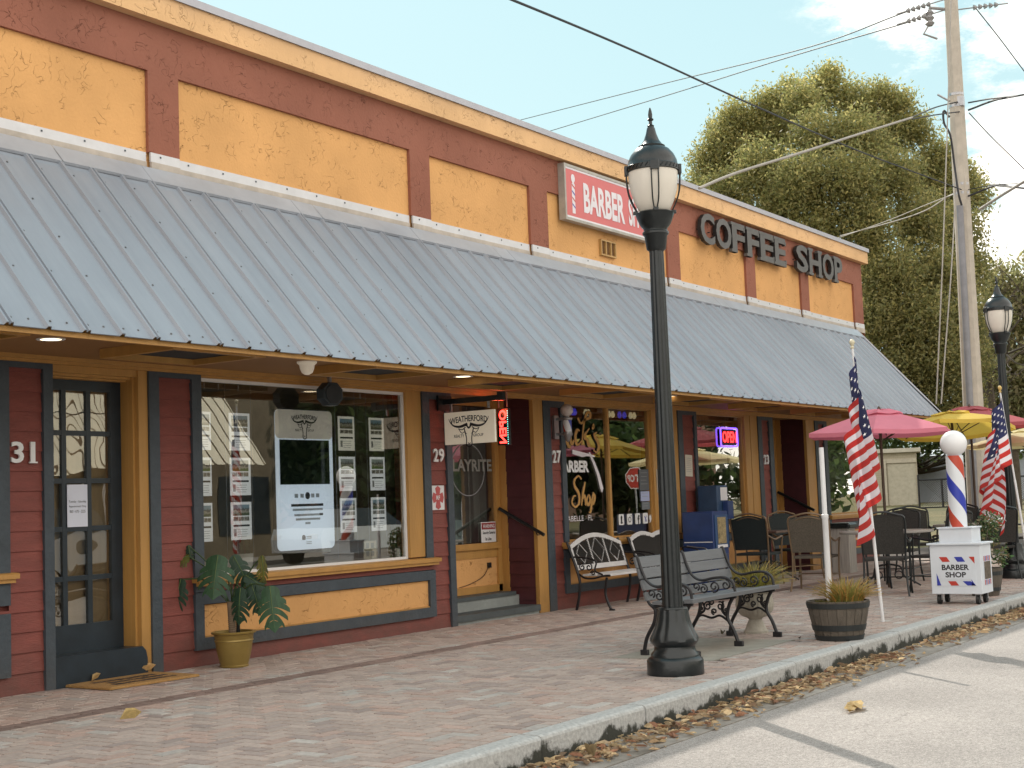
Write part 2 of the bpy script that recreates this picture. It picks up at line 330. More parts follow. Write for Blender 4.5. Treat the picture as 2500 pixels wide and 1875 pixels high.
cr = N(nt, 'ShaderNodeValToRGB'); cr.color_ramp.elements[0].color = (0.33, 0.33, 0.325, 1); cr.color_ramp.elements[1].color = (0.50, 0.50, 0.49, 1); cr.color_ramp.elements[0].position = 0.3; cr.color_ramp.elements[1].position = 0.7
L.new(nf.outputs['Fac'], cr.inputs[0])
mx = N(nt, 'ShaderNodeMixRGB'); mx.inputs[2].default_value = (0.035, 0.036, 0.028, 1); L.new(mr.outputs[0], mx.inputs[0]); L.new(cr.outputs[0], mx.inputs[1]); L.new(mx.outputs[0], b.inputs['Base Color'])
b.inputs['Roughness'].default_value = 0.85; bp = N(nt, 'ShaderNodeBump', i_Strength=0.5, i_Distance=0.01); L.new(nf.outputs['Fac'], bp.inputs['Height']); L.new(bp.outputs[0], b.inputs['Normal'])
g = MB(); x = -14.9
while x < 60:
    x1 = x+1.2; e = 0.006; dy = random.uniform(-0.004, 0.004); dz = random.uniform(-0.003, 0.003)
    pr = [(4.30+dy, -0.5), (4.30+dy, -0.02), (4.306+dy, -0.006+dz), (4.322+dy, 0.003+dz), (4.44, 0.003+dz), (4.44, -0.5)]
    g.prism(pr, 'x', x+e, x1-e); x = x1
struct(g.build('kerb', m))

# --- brick sidewalk: every paver is geometry
BP = (0.395, 0.32, 0.285)
def brick_cols(n, base=BP):
    out = np.array(base)[None, :] * (0.90+0.20*rng.random((n, 1)))
    tint = rng.random(n)
    out[tint < 0.12] *= np.array([0.82, 0.82, 0.84]); out[tint > 0.90] = np.array([0.42, 0.385, 0.36])*(0.85+0.25*rng.random((int((tint > 0.90).sum()), 1)))
    out[(tint > 0.12) & (tint < 0.24)] *= np.array([1.05, 0.95, 0.92])
    return out
g = MB(); fcols = []
def paver(x0, x1, y0, y1, col, j=0.0046):
    t = random.uniform(-0.0016, 0.0016); z = [random.uniform(-0.0012, 0.0012)+t for _ in range(4)]; b_ = 0.004
    x0 += j; x1 -= j; y0 += j; y1 -= j
    top = [(x0+b_, y0+b_, z[0]), (x1-b_, y0+b_, z[1]), (x1-b_, y1-b_, z[2]), (x0+b_, y1-b_, z[3])]
    low = [(x0, y0, -0.012), (x1, y0, -0.012), (x1, y1, -0.012), (x0, y1, -0.012)]
    g.add(top+low, [(0, 1, 2, 3), (4, 5, 1, 0), (5, 6, 2, 1), (6, 7, 3, 2), (7, 4, 0, 3)]); fcols.extend([col]*5)
SLAB = (10.2, 11.85, 4.95, 5.86)
W_, L_ = 0.102, 0.204
def clipped(x0, x1, y0, y1, r):
    x0 = max(x0, r[0]); x1 = min(x1, r[1]); y0 = max(y0, r[2]); y1 = min(y1, r[3])
    return (x0, x1, y0, y1) if x1-x0 > 0.02 and y1-y0 > 0.02 else None
def field(r):
    u = W_; nx = int((r[1]-r[0])/u)+4; ny = int((r[3]-r[2])/u)+4; cols = brick_cols(nx*ny+10); k = 0
    for j in range(-2, ny):
        for i in range(-2, nx):
            ph = (i-j) % 4                     # 90 degree herringbone on a unit grid
            if ph == 0: q = (r[0]+i*u, r[0]+(i+2)*u, r[2]+j*u, r[2]+(j+1)*u)
            elif ph == 2: q = (r[0]+i*u, r[0]+(i+1)*u, r[2]+(j)*u, r[2]+(j+2)*u)
            else: continue
            if ph == 2: q = (r[0]+i*u, r[0]+(i+1)*u, r[2]+(j-0)*u-u, r[2]+(j+1)*u)
            c = clipped(*q, r)
            if c is None: continue
            if c[0] < SLAB[1] and c[1] > SLAB[0] and c[2] < SLAB[3] and c[3] > SLAB[2]:
                parts = []
                if c[0] < SLAB[0]: parts.append((c[0], SLAB[0], c[2], c[3]))
                elif c[1] > SLAB[1]: parts.append((SLAB[1], c[1], c[2], c[3]))
                elif c[2] < SLAB[2]: parts.append((c[0], c[1], c[2], SLAB[2]))
                elif c[3] > SLAB[3]: parts.append((c[0], c[1], SLAB[3], c[3]))
                for p in parts:
                    if p[1]-p[0] > 0.02 and p[3]-p[2] > 0.02: paver(*p, cols[k])
            else: paver(*c, cols[k])
            k += 1
field((4.0, 27.0, 4.45, 7.56)); field((4.0, 27.0, 7.77, 9.75))
x = 4.0
while x < 27:
    paver(x, x+0.204, 7.56, 7.665, np.array([0.22, 0.155, 0.135])*random.uniform(0.8, 1.15)); paver(x-0.07, x+0.134, 7.665, 7.77, np.array([0.22, 0.155, 0.135])*random.uniform(0.8, 1.15)); x += 0.204
o = struct(g.build('sidewalk', attr_mat('brick_paver', 0.85, 22.0, 0.22, 0.35))); colour(o, fcols)
g = MB(); g.box(-14, 40, 4.442, 9.9, -0.5, -0.007); struct(g.build('sidewalk_bed', mat('joint_sand', (0.085, 0.065, 0.055), 0.95, var=0.3, scale=8, bump=0.3)))
g = MB(); g.box(SLAB[0]+0.004, SLAB[0]+0.824, SLAB[2]+0.004, SLAB[3]-0.004, -0.02, 0.0015); g.box(SLAB[0]+0.832, SLAB[1]-0.004, SLAB[2]+0.004, SLAB[3]-0.004, -0.02, 0.001)
struct(g.build('sidewalk_slab', mat('slab_concrete', (0.30, 0.28, 0.24), 0.9, var=0.3, scale=3, bump=0.25)))
g = MB(); g.box(-60, 90, -12.0, -9.0, -0.5, -0.02); struct(g.build('far_sidewalk', mat('far_walk', (0.35, 0.31, 0.28), 0.9)))

# ================================================================ SHOP BUILDING
B = empty('shop_building', (15, D, 0), 'long single storey shop row with ochre and brick red stucco parapet above a metal awning', 'building')
def bp_(mb, name, mats, parent=None, smooth=False):
    o = mb.build(name, mats, None, smooth)
    p = parent if parent is not None else B
    o.parent = p
    o.matrix_parent_inverse = Matrix.Translation(-Vector((15, D, 0)))if True else None
    return o
# sub-parts sit under parts whose own world transform is identity, so they need no inverse
def sub(mb, name, mats, part, smooth=False):
    o = mb.build(name, mats, part, smooth); return o
# shell: back and side walls, flat roof
g = MB(); g.box(-2, 25.65, 12.6, 12.8, 0, 5.3); g.box(25.45, 25.65, D+0.3, 12.6, 0, 5.45); g.box(-2, -1.8, D+0.05, 12.6, 0, 5.3); bp_(g, 'outer_wall', FASC)
g = MB(); g.box(-2, 25.6, D+0.06, 12.6, 5.0, 5.15); bp_(g, 'flat_roof', M_GREY)
# parapet
g = MB(); g.box(-2, 25.64, D+0.035, D+0.30, 2.56, 5.46); bp_(g, 'stucco_panel', YEL)
PIL = [(0.5, 0.9), (4.6, 4.98), (8.28, 8.63), (11.91, 12.26), (14.25, 14.65), (17.8, 18.18), (20.45, 20.80), (22.67, 23.02), (25.2, 25.655)]
g = MB(); g.box(-2, 25.655, D, D+0.034, 5.045, 5.47); bp_(g, 'frieze', RED)
for a, b2 in PIL:
    g = MB(); g.box(a, b2, D, D+0.034, 4.338, 5.0448); bp_(g, 'pilaster', RED)
g = MB(); g.box(25.656, 25.664, D+0.001, D+0.34, 4.0, 5.47); bp_(g, 'corner_render', RED)
g = MB(); g.box(-2, 25.78, D-0.10, D+0.40, 5.471, 5.69); bp_(g, 'fascia', FASC)
g = MB(); g.prism([(D-0.125, 5.685), (D-0.125, 5.755), (D+0.42, 5.775), (D+0.42, 5.691), (D-0.12, 5.691)], 'x', -2, 25.8); bp_(g, 'coping', M_COPE)
# flashing
M_FLW = mat('white_flashing', (0.62, 0.62, 0.64), 0.4, metal=0.2, var=0.1); M_FLB = mat('beige_flashing', (0.50, 0.44, 0.38), 0.6, var=0.25, scale=6)
gw, gb = MB(), MB(); x = -1.9
edges = []
for a, b2 in PIL: edges += [a, b2]
for i in range(len(edges)-1):
    a, b2 = edges[i]+0.012, edges[i+1]-0.012; yy = D-0.012 if i % 2 == 0 else D+0.02
    gw.box(a, b2, yy, yy+0.02, 4.255, 4.335); gb.box(a, b2, yy-0.008, yy+0.015, 4.17, 4.2535)
    k = a+0.1
    while k < b2-0.05: gw.lathe([(0.009, 0), (0.007, 0.004)], (0, 0, 0), 6) if False else gw.box(k, k+0.014, yy-0.005, yy-0.001, 4.30, 4.314, 1); k += 0.42
bp_(gw, 'wall_flashing', [M_FLW, M_GREY]); bp_(gb, 'lower_flashing', M_FLB)
# metal awning: sheet + raised ribs + apron
m, nt, b = new_mat('galvalume_sheet'); L = nt.links
tc = N(nt, 'ShaderNodeTexCoord'); mp = N(nt, 'ShaderNodeMapping'); mp.inputs['Scale'].default_value = (3.28, 0.4, 0.4); L.new(tc.outputs['Object'], mp.inputs[0])
nz = N(nt, 'ShaderNodeTexNoise', i_Scale=1.2, i_Detail=6.0, i_Roughness=0.7); L.new(mp.outputs[0], nz.inputs['Vector'])
n3 = N(nt, 'ShaderNodeTexNoise', i_Scale=0.5, i_Detail=6.0); L.new(tc.outputs['Object'], n3.inputs['Vector'])
ad = N(nt, 'ShaderNodeMath', operation='ADD'); L.new(nz.outputs['Fac'], ad.inputs[0]); L.new(n3.outputs['Fac'], ad.inputs[1]); hv = N(nt, 'ShaderNodeMath', operation='MULTIPLY', i_1=0.5); L.new(ad.outputs[0], hv.inputs[0])
cr = N(nt, 'ShaderNodeValToRGB'); cr.color_ramp.elements[0].position = 0.36; cr.color_ramp.elements[1].position = 0.66
cr.color_ramp.elements[0].color = (0.25, 0.275, 0.32, 1); cr.color_ramp.elements[1].color = (0.335, 0.365, 0.415, 1); L.new(hv.outputs[0], cr.inputs[0]); L.new(cr.outputs[0], b.inputs['Base Color'])
b.inputs['Metallic'].default_value = 0.35; b.inputs['Roughness'].default_value = 0.42
fn = N(nt, 'ShaderNodeTexNoise', i_Scale=1.6, i_Detail=2.0); L.new(tc.outputs['Object'], fn.inputs['Vector'])
bp = N(nt, 'ShaderNodeBump', i_Strength=0.35, i_Distance=0.03); L.new(fn.outputs['Fac'], bp.inputs['Height']); L.new(bp.outputs[0], b.inputs['Normal'])
M_SHEET = m
M_SCREW = mat('screw_head', (0.17, 0.18, 0.19), 0.5)
YT, ZT, YB, ZB = 9.00, 4.17, 7.50, 2.50
dY, dZ = YB-YT, ZB-ZT; LN = math.hypot(dY, dZ); nY, nZ = dZ/LN, -dY/LN     # outward normal (towards -Y, up)
def ap(x, s, h=0.0): return (x, YT+dY*s+nY*h, ZT+dZ*s+nZ*h)
AX0, AX1 = -1.9, 25.2
g = MB(); ribs = []; k = 0; x = 5.71 - 25*0.3048
while x < AX1-0.02:
    if x > AX0: ribs.append((x, k % 2))
    x += 0.3048; k += 1
prof = [(AX0, 0)]
for x, dbl in ribs:
    if (round((x-5.71)/0.3048) % 2) == 0: prof += [(x-0.036, 0), (x-0.026, 0.024), (x-0.010, 0.024), (x-0.004, 0.010), (x+0.006, 0.010), (x+0.010, 0.025), (x+0.024, 0.025), (x+0.034, 0)]
    else: prof += [(x-0.022, 0), (x-0.013, 0.023), (x+0.011, 0.023), (x+0.020, 0)]
prof.append((AX1, 0))
# gentle oil-canning along the slope
SS = [0, 0.2, 0.4, 0.6, 0.8, 1.0]
vs = [ap(px_, s, h + 0.002*math.sin(px_*7+s*5)) for s in SS for px_, h in prof]; n = len(prof)
g.add(vs, [(j*n+i, (j+1)*n+i, (j+1)*n+i+1, j*n+i+1) for j in range(len(SS)-1) for i in range(n-1)])
vs = [ap(px_, 1.0, h) for px_, h in prof] + [ap(px_, 1.0, h-0.006) for px_, h in prof]
g.add(vs, [(i, n+i, n+i+1, i+1) for i in range(n-1)])
for x, dbl in ribs:      # screws beside each rib, and a row at the eave
    for s in (0.15, 0.34, 0.53, 0.72, 0.965):
        for dx in ((0.052,) if s < 0.9 else (0.052, -0.12)):
            c = ap(x+dx, s, 0.0); a_ = 0.0065
            P = [ap(x+dx-a_, s-a_/LN, 0.001), ap(x+dx+a_, s-a_/LN, 0.001), ap(x+dx+a_, s+a_/LN, 0.001), ap(x+dx-a_, s+a_/LN, 0.001)]
            Q = [ap(x+dx-a_*.6, s-a_*.6/LN, 0.009), ap(x+dx+a_*.6, s-a_*.6/LN, 0.009), ap(x+dx+a_*.6, s+a_*.6/LN, 0.009), ap(x+dx-a_*.6, s+a_*.6/LN, 0.009)]
            g.add(P+Q, [(4, 5, 6, 7), (0, 1, 5, 4), (1, 2, 6, 5), (2, 3, 7, 6), (3, 0, 4, 7)], 1)
bp_(g, 'awning_sheet', [M_SHEET, M_SCREW])
g = MB(); x = AX0
while x < AX1-0.1:
    x1 = min(x+3.05, AX1); h = 0.026
    vs = [ap(x+0.004, -0.005, h), ap(x1-0.004, -0.005, h), ap(x1-0.004, 0.085, h), ap(x+0.004, 0.085, h), ap(x1-0.004, 0.088, 0.004), ap(x+0.004, 0.088, 0.004)]
    g.add(vs, [(3, 2, 1, 0), (5, 4, 2, 3)]); x = x1
bp_(g, 'awning_apron', mat('apron_metal', (0.42, 0.45, 0.50), 0.38, metal=0.35, var=0.14, scale=2))
g = MB(); g.prism([(9.0, 2.57), (9.0, 4.14), (7.53, 2.505), (7.53, 2.57)], 'x', 25.14, 25.19); g.tube([ap(25.19, 0, 0.012), ap(25.19, 1, 0.012)], 0.02, 6); bp_(g, 'awning_end', M_COPE)
g = MB(); g.box(AX0, 25.13, 7.56, 7.60, 2.47, 2.53); g.box(AX0, 25.14, 7.535, 7.555, 2.465, 2.50); bp_(g, 'eave_board', M_YTRIM)
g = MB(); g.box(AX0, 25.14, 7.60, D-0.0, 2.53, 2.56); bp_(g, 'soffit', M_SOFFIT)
g = MB(); g.box(AX0, 25.2, D-0.045, D-0.0, 2.475, 2.5298); g.box(AX0, 25.2, D-0.075, D-0.0455, 2.50, 2.5296); bp_(g, 'cornice_moulding', M_YTRIM)
for x in (0.6, 2.8, 5.0, 7.18, 9.48, 11.58, 13.71, 15.95, 18.15, 20.35, 22.5):
    fr = MB(); a, b2, c_, d_ = x, x+0.95, 7.60, 8.38; w = 0.05
    fr.box(a, b2, c_, c_+w, 2.46, 2.5295); fr.box(a, b2, d_-w, d_, 2.46, 2.5295); fr.box(a, a+w, c_+w, d_-w, 2.4602, 2.5295); fr.box(b2-w, b2, c_+w, d_-w, 2.4602, 2.5295)
    o = bp_(fr, 'soffit_vent', M_YTRIM)
    sc = MB(); sc.box(a+w, b2-w, c_+w, d_-w, 2.505, 2.5293)
    q = sub(sc, 'vent_screen', M_DARK, o)
# --- siding / trims of the shop fronts
def siding(mb, x0, x1, z0, z1, y=D, ex=0.150):
    z = math.floor(z0/ex)*ex
    while z < z1:
        a, b2 = max(z, z0), min(z+ex, z1)
        if b2-a > 0.01:
            ya = y - 0.014*(1-(a-z)/ex); yb = y - 0.014*(1-(b2-z)/ex)
            mb.add([(x0, ya, a), (x1, ya, a), (x1, yb, b2), (x0, yb, b2), (x0, y+0.03, a), (x1, y+0.03, a)], [(0, 1, 2, 3), (4, 5, 1, 0)])
        z += ex
def xsiding(mb, X, y0, y1, z0, z1, ex=0.150):
    z = math.floor(z0/ex)*ex
    while z < z1:
        a, b2 = max(z, z0), min(z+ex, z1)
        if b2-a > 0.01:
            xa = X-0.014*(1-(a-z)/ex); xb = X-0.014*(1-(b2-z)/ex)
            mb.add([(xa, y1, a), (xa, y0, a), (xb, y0, b2), (xb, y1, b2), (X+.03, y1, a), (X+.03, y0, a)], [(0, 1, 2, 3), (4, 5, 1, 0)])
        z += ex
for cells in ([(-2, 7.15, 0, 0.62)], [(6.84, 7.15, 0.62, 2.45)], [(8.32, 12.36, 0, 0.135)], [(8.32, 8.69, 0.135, 2.45)], [(8.69, 12.36, 0.62, 0.70), (12.09, 12.36, 0.135, 0.62)], [(12.07, 12.36, 0.70, 2.42)],
              [(14.47, 18.31, 0, 0.18)], [(14.47, 14.70, 0.18, 2.44)], [(14.70, 18.31, 0.71, 0.74)], [(17.95, 18.31, 0.18, 2.44)], [(18.31, 20.94, 0, 0.16)], [(20.66, 20.94, 0.16, 2.44)], [(23.0, 23.25, 0, 2.44)], [(23.25, 25.5, 0, 0.84)]):
    g = MB()
    for c_ in cells: siding(g, *c_)
    bp_(g, 'siding', M_SIDING)
g = MB()  # solid backing behind the siding so no light leaks
for a, b2, z0, z1 in [(-2, 6.7, 0, 0.64), (6.7, 7.235, 0, 2.53), (8.11, 8.80, 0, 2.53), (8.8, 11.95, 0, 0.66), (11.70, 12.455, 0, 2.53), (14.12, 14.80, 0, 2.53), (14.8, 17.9, 0, 0.70), (17.05, 18.39, 0, 2.53), (18.39, 20.3, 0, 0.78), (20.06, 21.085, 0, 2.53), (22.52, 23.39, 0, 2.53), (23.39, 25.7, 0, 0.84), (-2, 25.65, 2.531, 2.56)]:
    g.box(a, b2, D+0.031, D+0.16, z0, z1)
bp_(g, 'wall_core', M_SIDING)
def frame_trim(name, rects, mt=M_GREY, t=0.035):
    q = MB()
    for (a, b2, z0, z1) in rects: q.box(a, b2, D-t, D+0.03, z0, z1)
    return bp_(q, name, mt)
frame_trim('trim_board', [(7.15, 7.24, 0, 2.43), (6.70, 6.84, 0.66, 2.43), (6.70, 7.24, 2.43, 2.474)])
frame_trim('trim_board', [(8.21, 8.32, 0, 2.43), (8.69, 8.80, 0.62, 2.43), (8.21, 8.80, 2.43, 2.474)])
frame_trim('trim_board', [(11.95, 12.07, 0.745, 2.40), (12.36, 12.46, 0, 2.40), (11.95, 12.46, 2.40, 2.474)])
frame_trim('trim_board', [(14.32, 14.47, 0, 2.40), (14.70, 14.80, 0.77, 2.40), (14.32, 14.80, 2.40, 2.474)])
frame_trim('trim_board', [(17.81, 17.95, 0, 2.42), (18.31, 18.39, 0.16, 2.42), (17.81, 18.39, 2.42, 2.474)])
frame_trim('trim_board', [(20.52, 20.66, 0, 2.42), (20.94, 21.09, 0, 2.42), (20.52, 21.09, 2.42, 2.474)])
frame_trim('trim_board', [(22.86, 23.0, 0, 2.42), (23.25, 23.40, 0, 2.42), (22.86, 23.40, 2.42, 2.474)])
frame_trim('ochre_post', [(8.11, 8.208, 0, 2.474)], M_YTRIM, 0.015)
frame_trim('ochre_post', [(11.70, 11.948, 0.76, 2.474)], M_YTRIM, 0.015)
frame_trim('ochre_post', [(14.11, 14.318, 0, 2.474)], M_YTRIM, 0.02)
frame_trim('ochre_post', [(17.06, 17.30, 0.79, 2.474), (17.32, 17.808, 0.79, 2.474)], M_YTRIM, 0.018)
frame_trim('ochre_post', [(20.05, 20.24, 0.8, 2.474), (20.26, 20.518, 0.8, 2.474)], M_YTRIM, 0.018)
frame_trim('ochre_post', [(22.50, 22.858, 0, 2.474)], M_YTRIM, 0.018)
g = MB(); g.box(25.50, 25.72, D-0.02, D+0.2, 0, 2.528); bp_(g, 'corner_post', mat('brown_post', (0.12, 0.06, 0.03), 0.6))
def low_panel(x0, x1, z0, z1, w=0.10):
    q = MB(); t = 0.035
    q.box(x0, x1, D-t, D+.03, z0, z0+w); q.box(x0, x1, D-t, D+.03, z1-w, z1); q.box(x0, x0+w, D-t, D+.03, z0+w, z1-w); q.box(x1-w, x1, D-t, D+.03, z0+w, z1-w)
    o = bp_(q, 'panel_frame', M_GREY)
    q = MB(); q.box(x0+w, x1-w, D-0.004, D+0.03, z0+w+0.012, z1-w-0.008); sub(q, 'stucco_inset', YEL, o)
    q = MB(); q.box(x0+w, x1-w, D-0.022, D+.03, z0+w, z0+w+0.0115); sub(q, 'inset_sill', M_YTRIM, o)
low_panel(8.69, 12.09, 0.135, 0.615); low_panel(14.69, 18.2, 0.18, 0.70); low_panel(18.32, 20.50, 0.17, 0.72); low_panel(23.42, 25.45, 0.17, 0.74); low_panel(3.3, 6.84, 0.135, 0.60)
def shop_window(x0, x1, z0, z1, sill, mull=(), white=False, yg=D+0.04):
    q = MB(); t = 0.028; mt = M_WHITE if white else M_YTRIM
    q.box(x0, x1, yg-0.02, yg+0.03, z1-t, z1); q.box(x0, x0+t, yg-0.02, yg+0.03, z0, z1-t); q.box(x1-t, x1, yg-0.02, yg+0.03, z0, z1-t); q.box(x0+t, x1-t, yg-0.02, yg+0.03, z0, z0+t)
    for mx_ in mull: q.box(mx_-0.025, mx_+0.025, yg-0.03, yg+0.03, z0+t, z1-t)
    o = bp_(q, 'window', mt)
    q = MB(); a = x0+t
    for b2 in list(mull)+[x1]:
        b3 = b2-(0.025 if b2 != x1 else t); q.pane(a, b3, yg, z0+t, z1-t); a = b2+0.025
    sub(q, 'pane', M_GLASS, o)
    if sill:
        q = MB(); s0, s1 = sill
        q.prism([(D-0.09, z0-0.045), (D-0.09, z0-0.012), (D-0.08, z0-0.004), (yg-0.021, z0+0.004), (yg-0.021, z0-0.045)], 'x', s0, s1)
        q.prism([(D-0.07, z0-0.075), (D-0.07, z0-0.0455), (D-0.01, z0-0.0455), (D-0.01, z0-0.075)], 'x', s0+0.02, s1-0.02)
        sub(q, 'sill', M_YTRIM, o)
    q = MB(); q.box(x0, x1, D+0.0, yg-0.021, z1+0.0, 2.47); q.box(x0, x1, D-0.012, D-0.0005, 2.455, 2.474)
    sub(q, 'head_board', M_YTRIM, o)
    return o
shop_window(8.80, 11.70, 0.745, 2.455, (8.68, 12.13), white=True)
shop_window(14.80, 17.06, 0.785, 2.47, (14.66, 17.92), (15.93,))
shop_window(18.39, 20.05, 0.82, 2.47, (18.3, 20.72))
shop_window(23.40, 25.48, 0.88, 2.42, (23.3, 25.5))
shop_window(3.4, 6.70, 0.90, 2.43, (3.3, 6.88))
# --- door 31 in its shallow recess
yd = 9.19
g = MB(); g.box(8.086, 8.1095, D+0.0305, yd-0.001, 0, 2.419); g.box(8.086, 8.12, yd, yd+0.05, 0, 2.384); g.box(8.085, 8.112, yd-0.09, yd-0.03, 0.2, 2.40); g.box(7.24, 8.11, D+0.0, D+0.05, 2.42, 2.53); g.box(7.24, 8.11, D+0.05, D+0.10, 2.40, 2.53); g.box(7.24, 8.11, D+0.10, yd+0.05, 2.385, 2.53); g.box(7.20, 7.238, D+.04, yd+0.05, 0, 2.53)
bp_(g, 'door_jamb', M_YTRIM)
g = MB(); cols_ = [(7.285, 7.485), (7.53, 7.73), (7.775, 7.975)]; rows_ = [(0.45, 0.79), (0.83, 1.18), (1.22, 1.56), (1.60, 1.94), (1.98, 2.30)]
g.box(7.24, 7.285, yd, yd+0.045, 0.20, 2.385); g.box(7.975, 8.084, yd, yd+0.045, 0.20, 2.385); g.box(7.285, 7.975, yd, yd+0.045, 0.20, 0.45); g.box(7.285, 7.975, yd, yd+0.045, 2.30, 2.385)
for a, b2 in ((7.485, 7.53), (7.73, 7.775)): g.box(a, b2, yd+0.003, yd+0.04, 0.45, 2.30)
for a, b2 in ((0.79, 0.83), (1.18, 1.22), (1.56, 1.60), (1.94, 1.98)):
    for c_, d_ in cols_: g.box(c_, d_, yd+0.005, yd+0.04, a, b2)
dr = bp_(g, 'door', M_NAVY)
g = MB()
for a, b2 in rows_:
    for c_, d_ in cols_: g.pane(c_, d_, yd+0.018, a, b2)
sub(g, 'pane', M_DGLASS, dr)
g = MB(); g.box(7.26, 8.0, yd+0.07, yd+0.075, 0.3, 2.36); sub(g, 'blind', mat('tan_blind', (0.36, 0.27, 0.16), 0.9, var=0.15, scale=2, stretch=(6, 6, 0.3)), dr)
g = MB(); g.prism([(7.242, 0), (7.242, 0.235), (8.10, 0.235), (8.135, 0.20), (8.15, 0.14), (8.155, 0)], 'y', D-0.035, yd-0.001); bp_(g, 'threshold_box', M_NAVY)
# --- recess 29
def recess(x0, x1, depth, steps=True):
    yb = D+depth
    q = MB(); xsiding(q, x1+0.0, D+0.03, yb-0.12, 0.0, 2.53); bp_(q, 'recess_side', mat('shaded_siding', (0.075, 0.016, 0.022), 0.6, var=0.2))  # siding red darkened to carry the shade of the recess
    q = MB(); q.box(x1-0.02, x1+0.02, yb-0.12, yb+0.02, 0, 2.53); q.box(x1-0.10, x1-0.02, yb-0.03, yb+0.02, 0, 2.53); bp_(q, 'recess_post', M_YTRIM)
    q = MB(); q.box(x0-0.05, x0-0.002, D+0.031, yb, 0, 2.53); q.box(x0-0.2, x1+0.3, yb+0.03, yb+0.08, 2.43, 2.53); bp_(q, 'recess_return', M_SIDING)
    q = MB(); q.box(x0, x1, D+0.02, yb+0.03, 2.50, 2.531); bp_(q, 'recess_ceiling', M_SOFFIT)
    return yb
yb = recess(12.46, 14.11, 0.50)
g = MB(); g.box(12.4, 14.08, yb-0.03, yb+0.03, 0.26, 0.34); g.box(12.4, 14.01, yb-0.012, yb+0.03, 0.66, 0.76); g.box(12.4, 14.01, yb-0.05, yb+0.03, 0.76, 0.83); g.box(12.4, 14.01, yb-0.01, yb+0.03, 2.42, 2.50); o = bp_(g, 'recess_window', M_YTRIM)
g = MB(); g.box(12.4, 14.01, yb, yb+0.03, 0.34, 0.66); sub(g, 'stucco_inset', YEL, o)
g = MB(); g.pane(12.4, 14.01, yb+0.01, 0.83, 2.42); sub(g, 'pane', M_GLASS, o)
g = MB(); g.tube(crom([(13.83, yb-0.01, 0.56), (13.70, yb-0.02, 0.45), (13.45, yb-0.02, 0.38), (13.2, yb-0.03, 0.35)]), 0.004, 5); g.box(13.81, 13.86, yb-0.03, yb, 0.54, 0.60); sub(g, 'outlet_cable', M_BLACK, o)
M_STEP = mat('painted_step', (0.075, 0.09, 0.095), 0.6, var=0.3, scale=4); M_RISER = mat('pale_riser', (0.27, 0.29, 0.28), 0.7, var=0.2, scale=5)
g = MB(); g.box(12.462, 14.10, D-0.01, D+0.35, 0, 0.032); g.box(12.462, 14.10, D+0.26, D+0.47, 0.10, 0.215); o = bp_(g, 'step_riser', M_RISER)
g = MB(); g.box(12.462, 14.108, D-0.03, D+0.2605, 0.0325, 0.10); g.box(12.462, 14.02, D+0.245, D+0.5, 0.2155, 0.258); o = bp_(g, 'step_tread', M_STEP)
# --- recess 23 with dark glazing
yb2 = recess(21.09, 22.50, 0.55)
g = MB(); g.box(21.05, 22.40, yb2-0.01, yb2+0.03, 0, 0.1499); g.box(21.05, 21.10, yb2-0.01, yb2+0.03, 0.15, 2.40); g.box(21.05, 22.40, yb2-0.01, yb2+0.03, 2.40, 2.50); o = bp_(g, 'recess_window', M_YTRIM)
g = MB(); g.pane(21.05, 22.40, yb2+0.01, 0.15, 2.40); sub(g, 'pane', glass_mat('dark_glass', (0.35, 0.4, 0.45), 1.2), o)
# interiors
g = MB(); g.box(-1.9, 25.4, 11.6, 11.7, 0, 2.6); g.box(-1.9, 25.4, D+0.16, 11.6, 2.562, 2.60)
for x in (8.16, 12.2, 14.3, 18.2, 20.8, 23.1): g.box(x-0.04, x+0.04, (yb+0.1 if x in (12.2, 14.3) else D+0.65), 11.6, 0, 2.56)
g.box(12.25, 14.3, yb+0.06, yb+0.65, 0.0, 0.8)
bp_(g, 'interior_wall', M_RINT)
g = MB(); g.box(-1.9, 25.4, D+0.165, 11.6, -0.02, 0.02); bp_(g, 'interior_floor', M_RFLOOR)

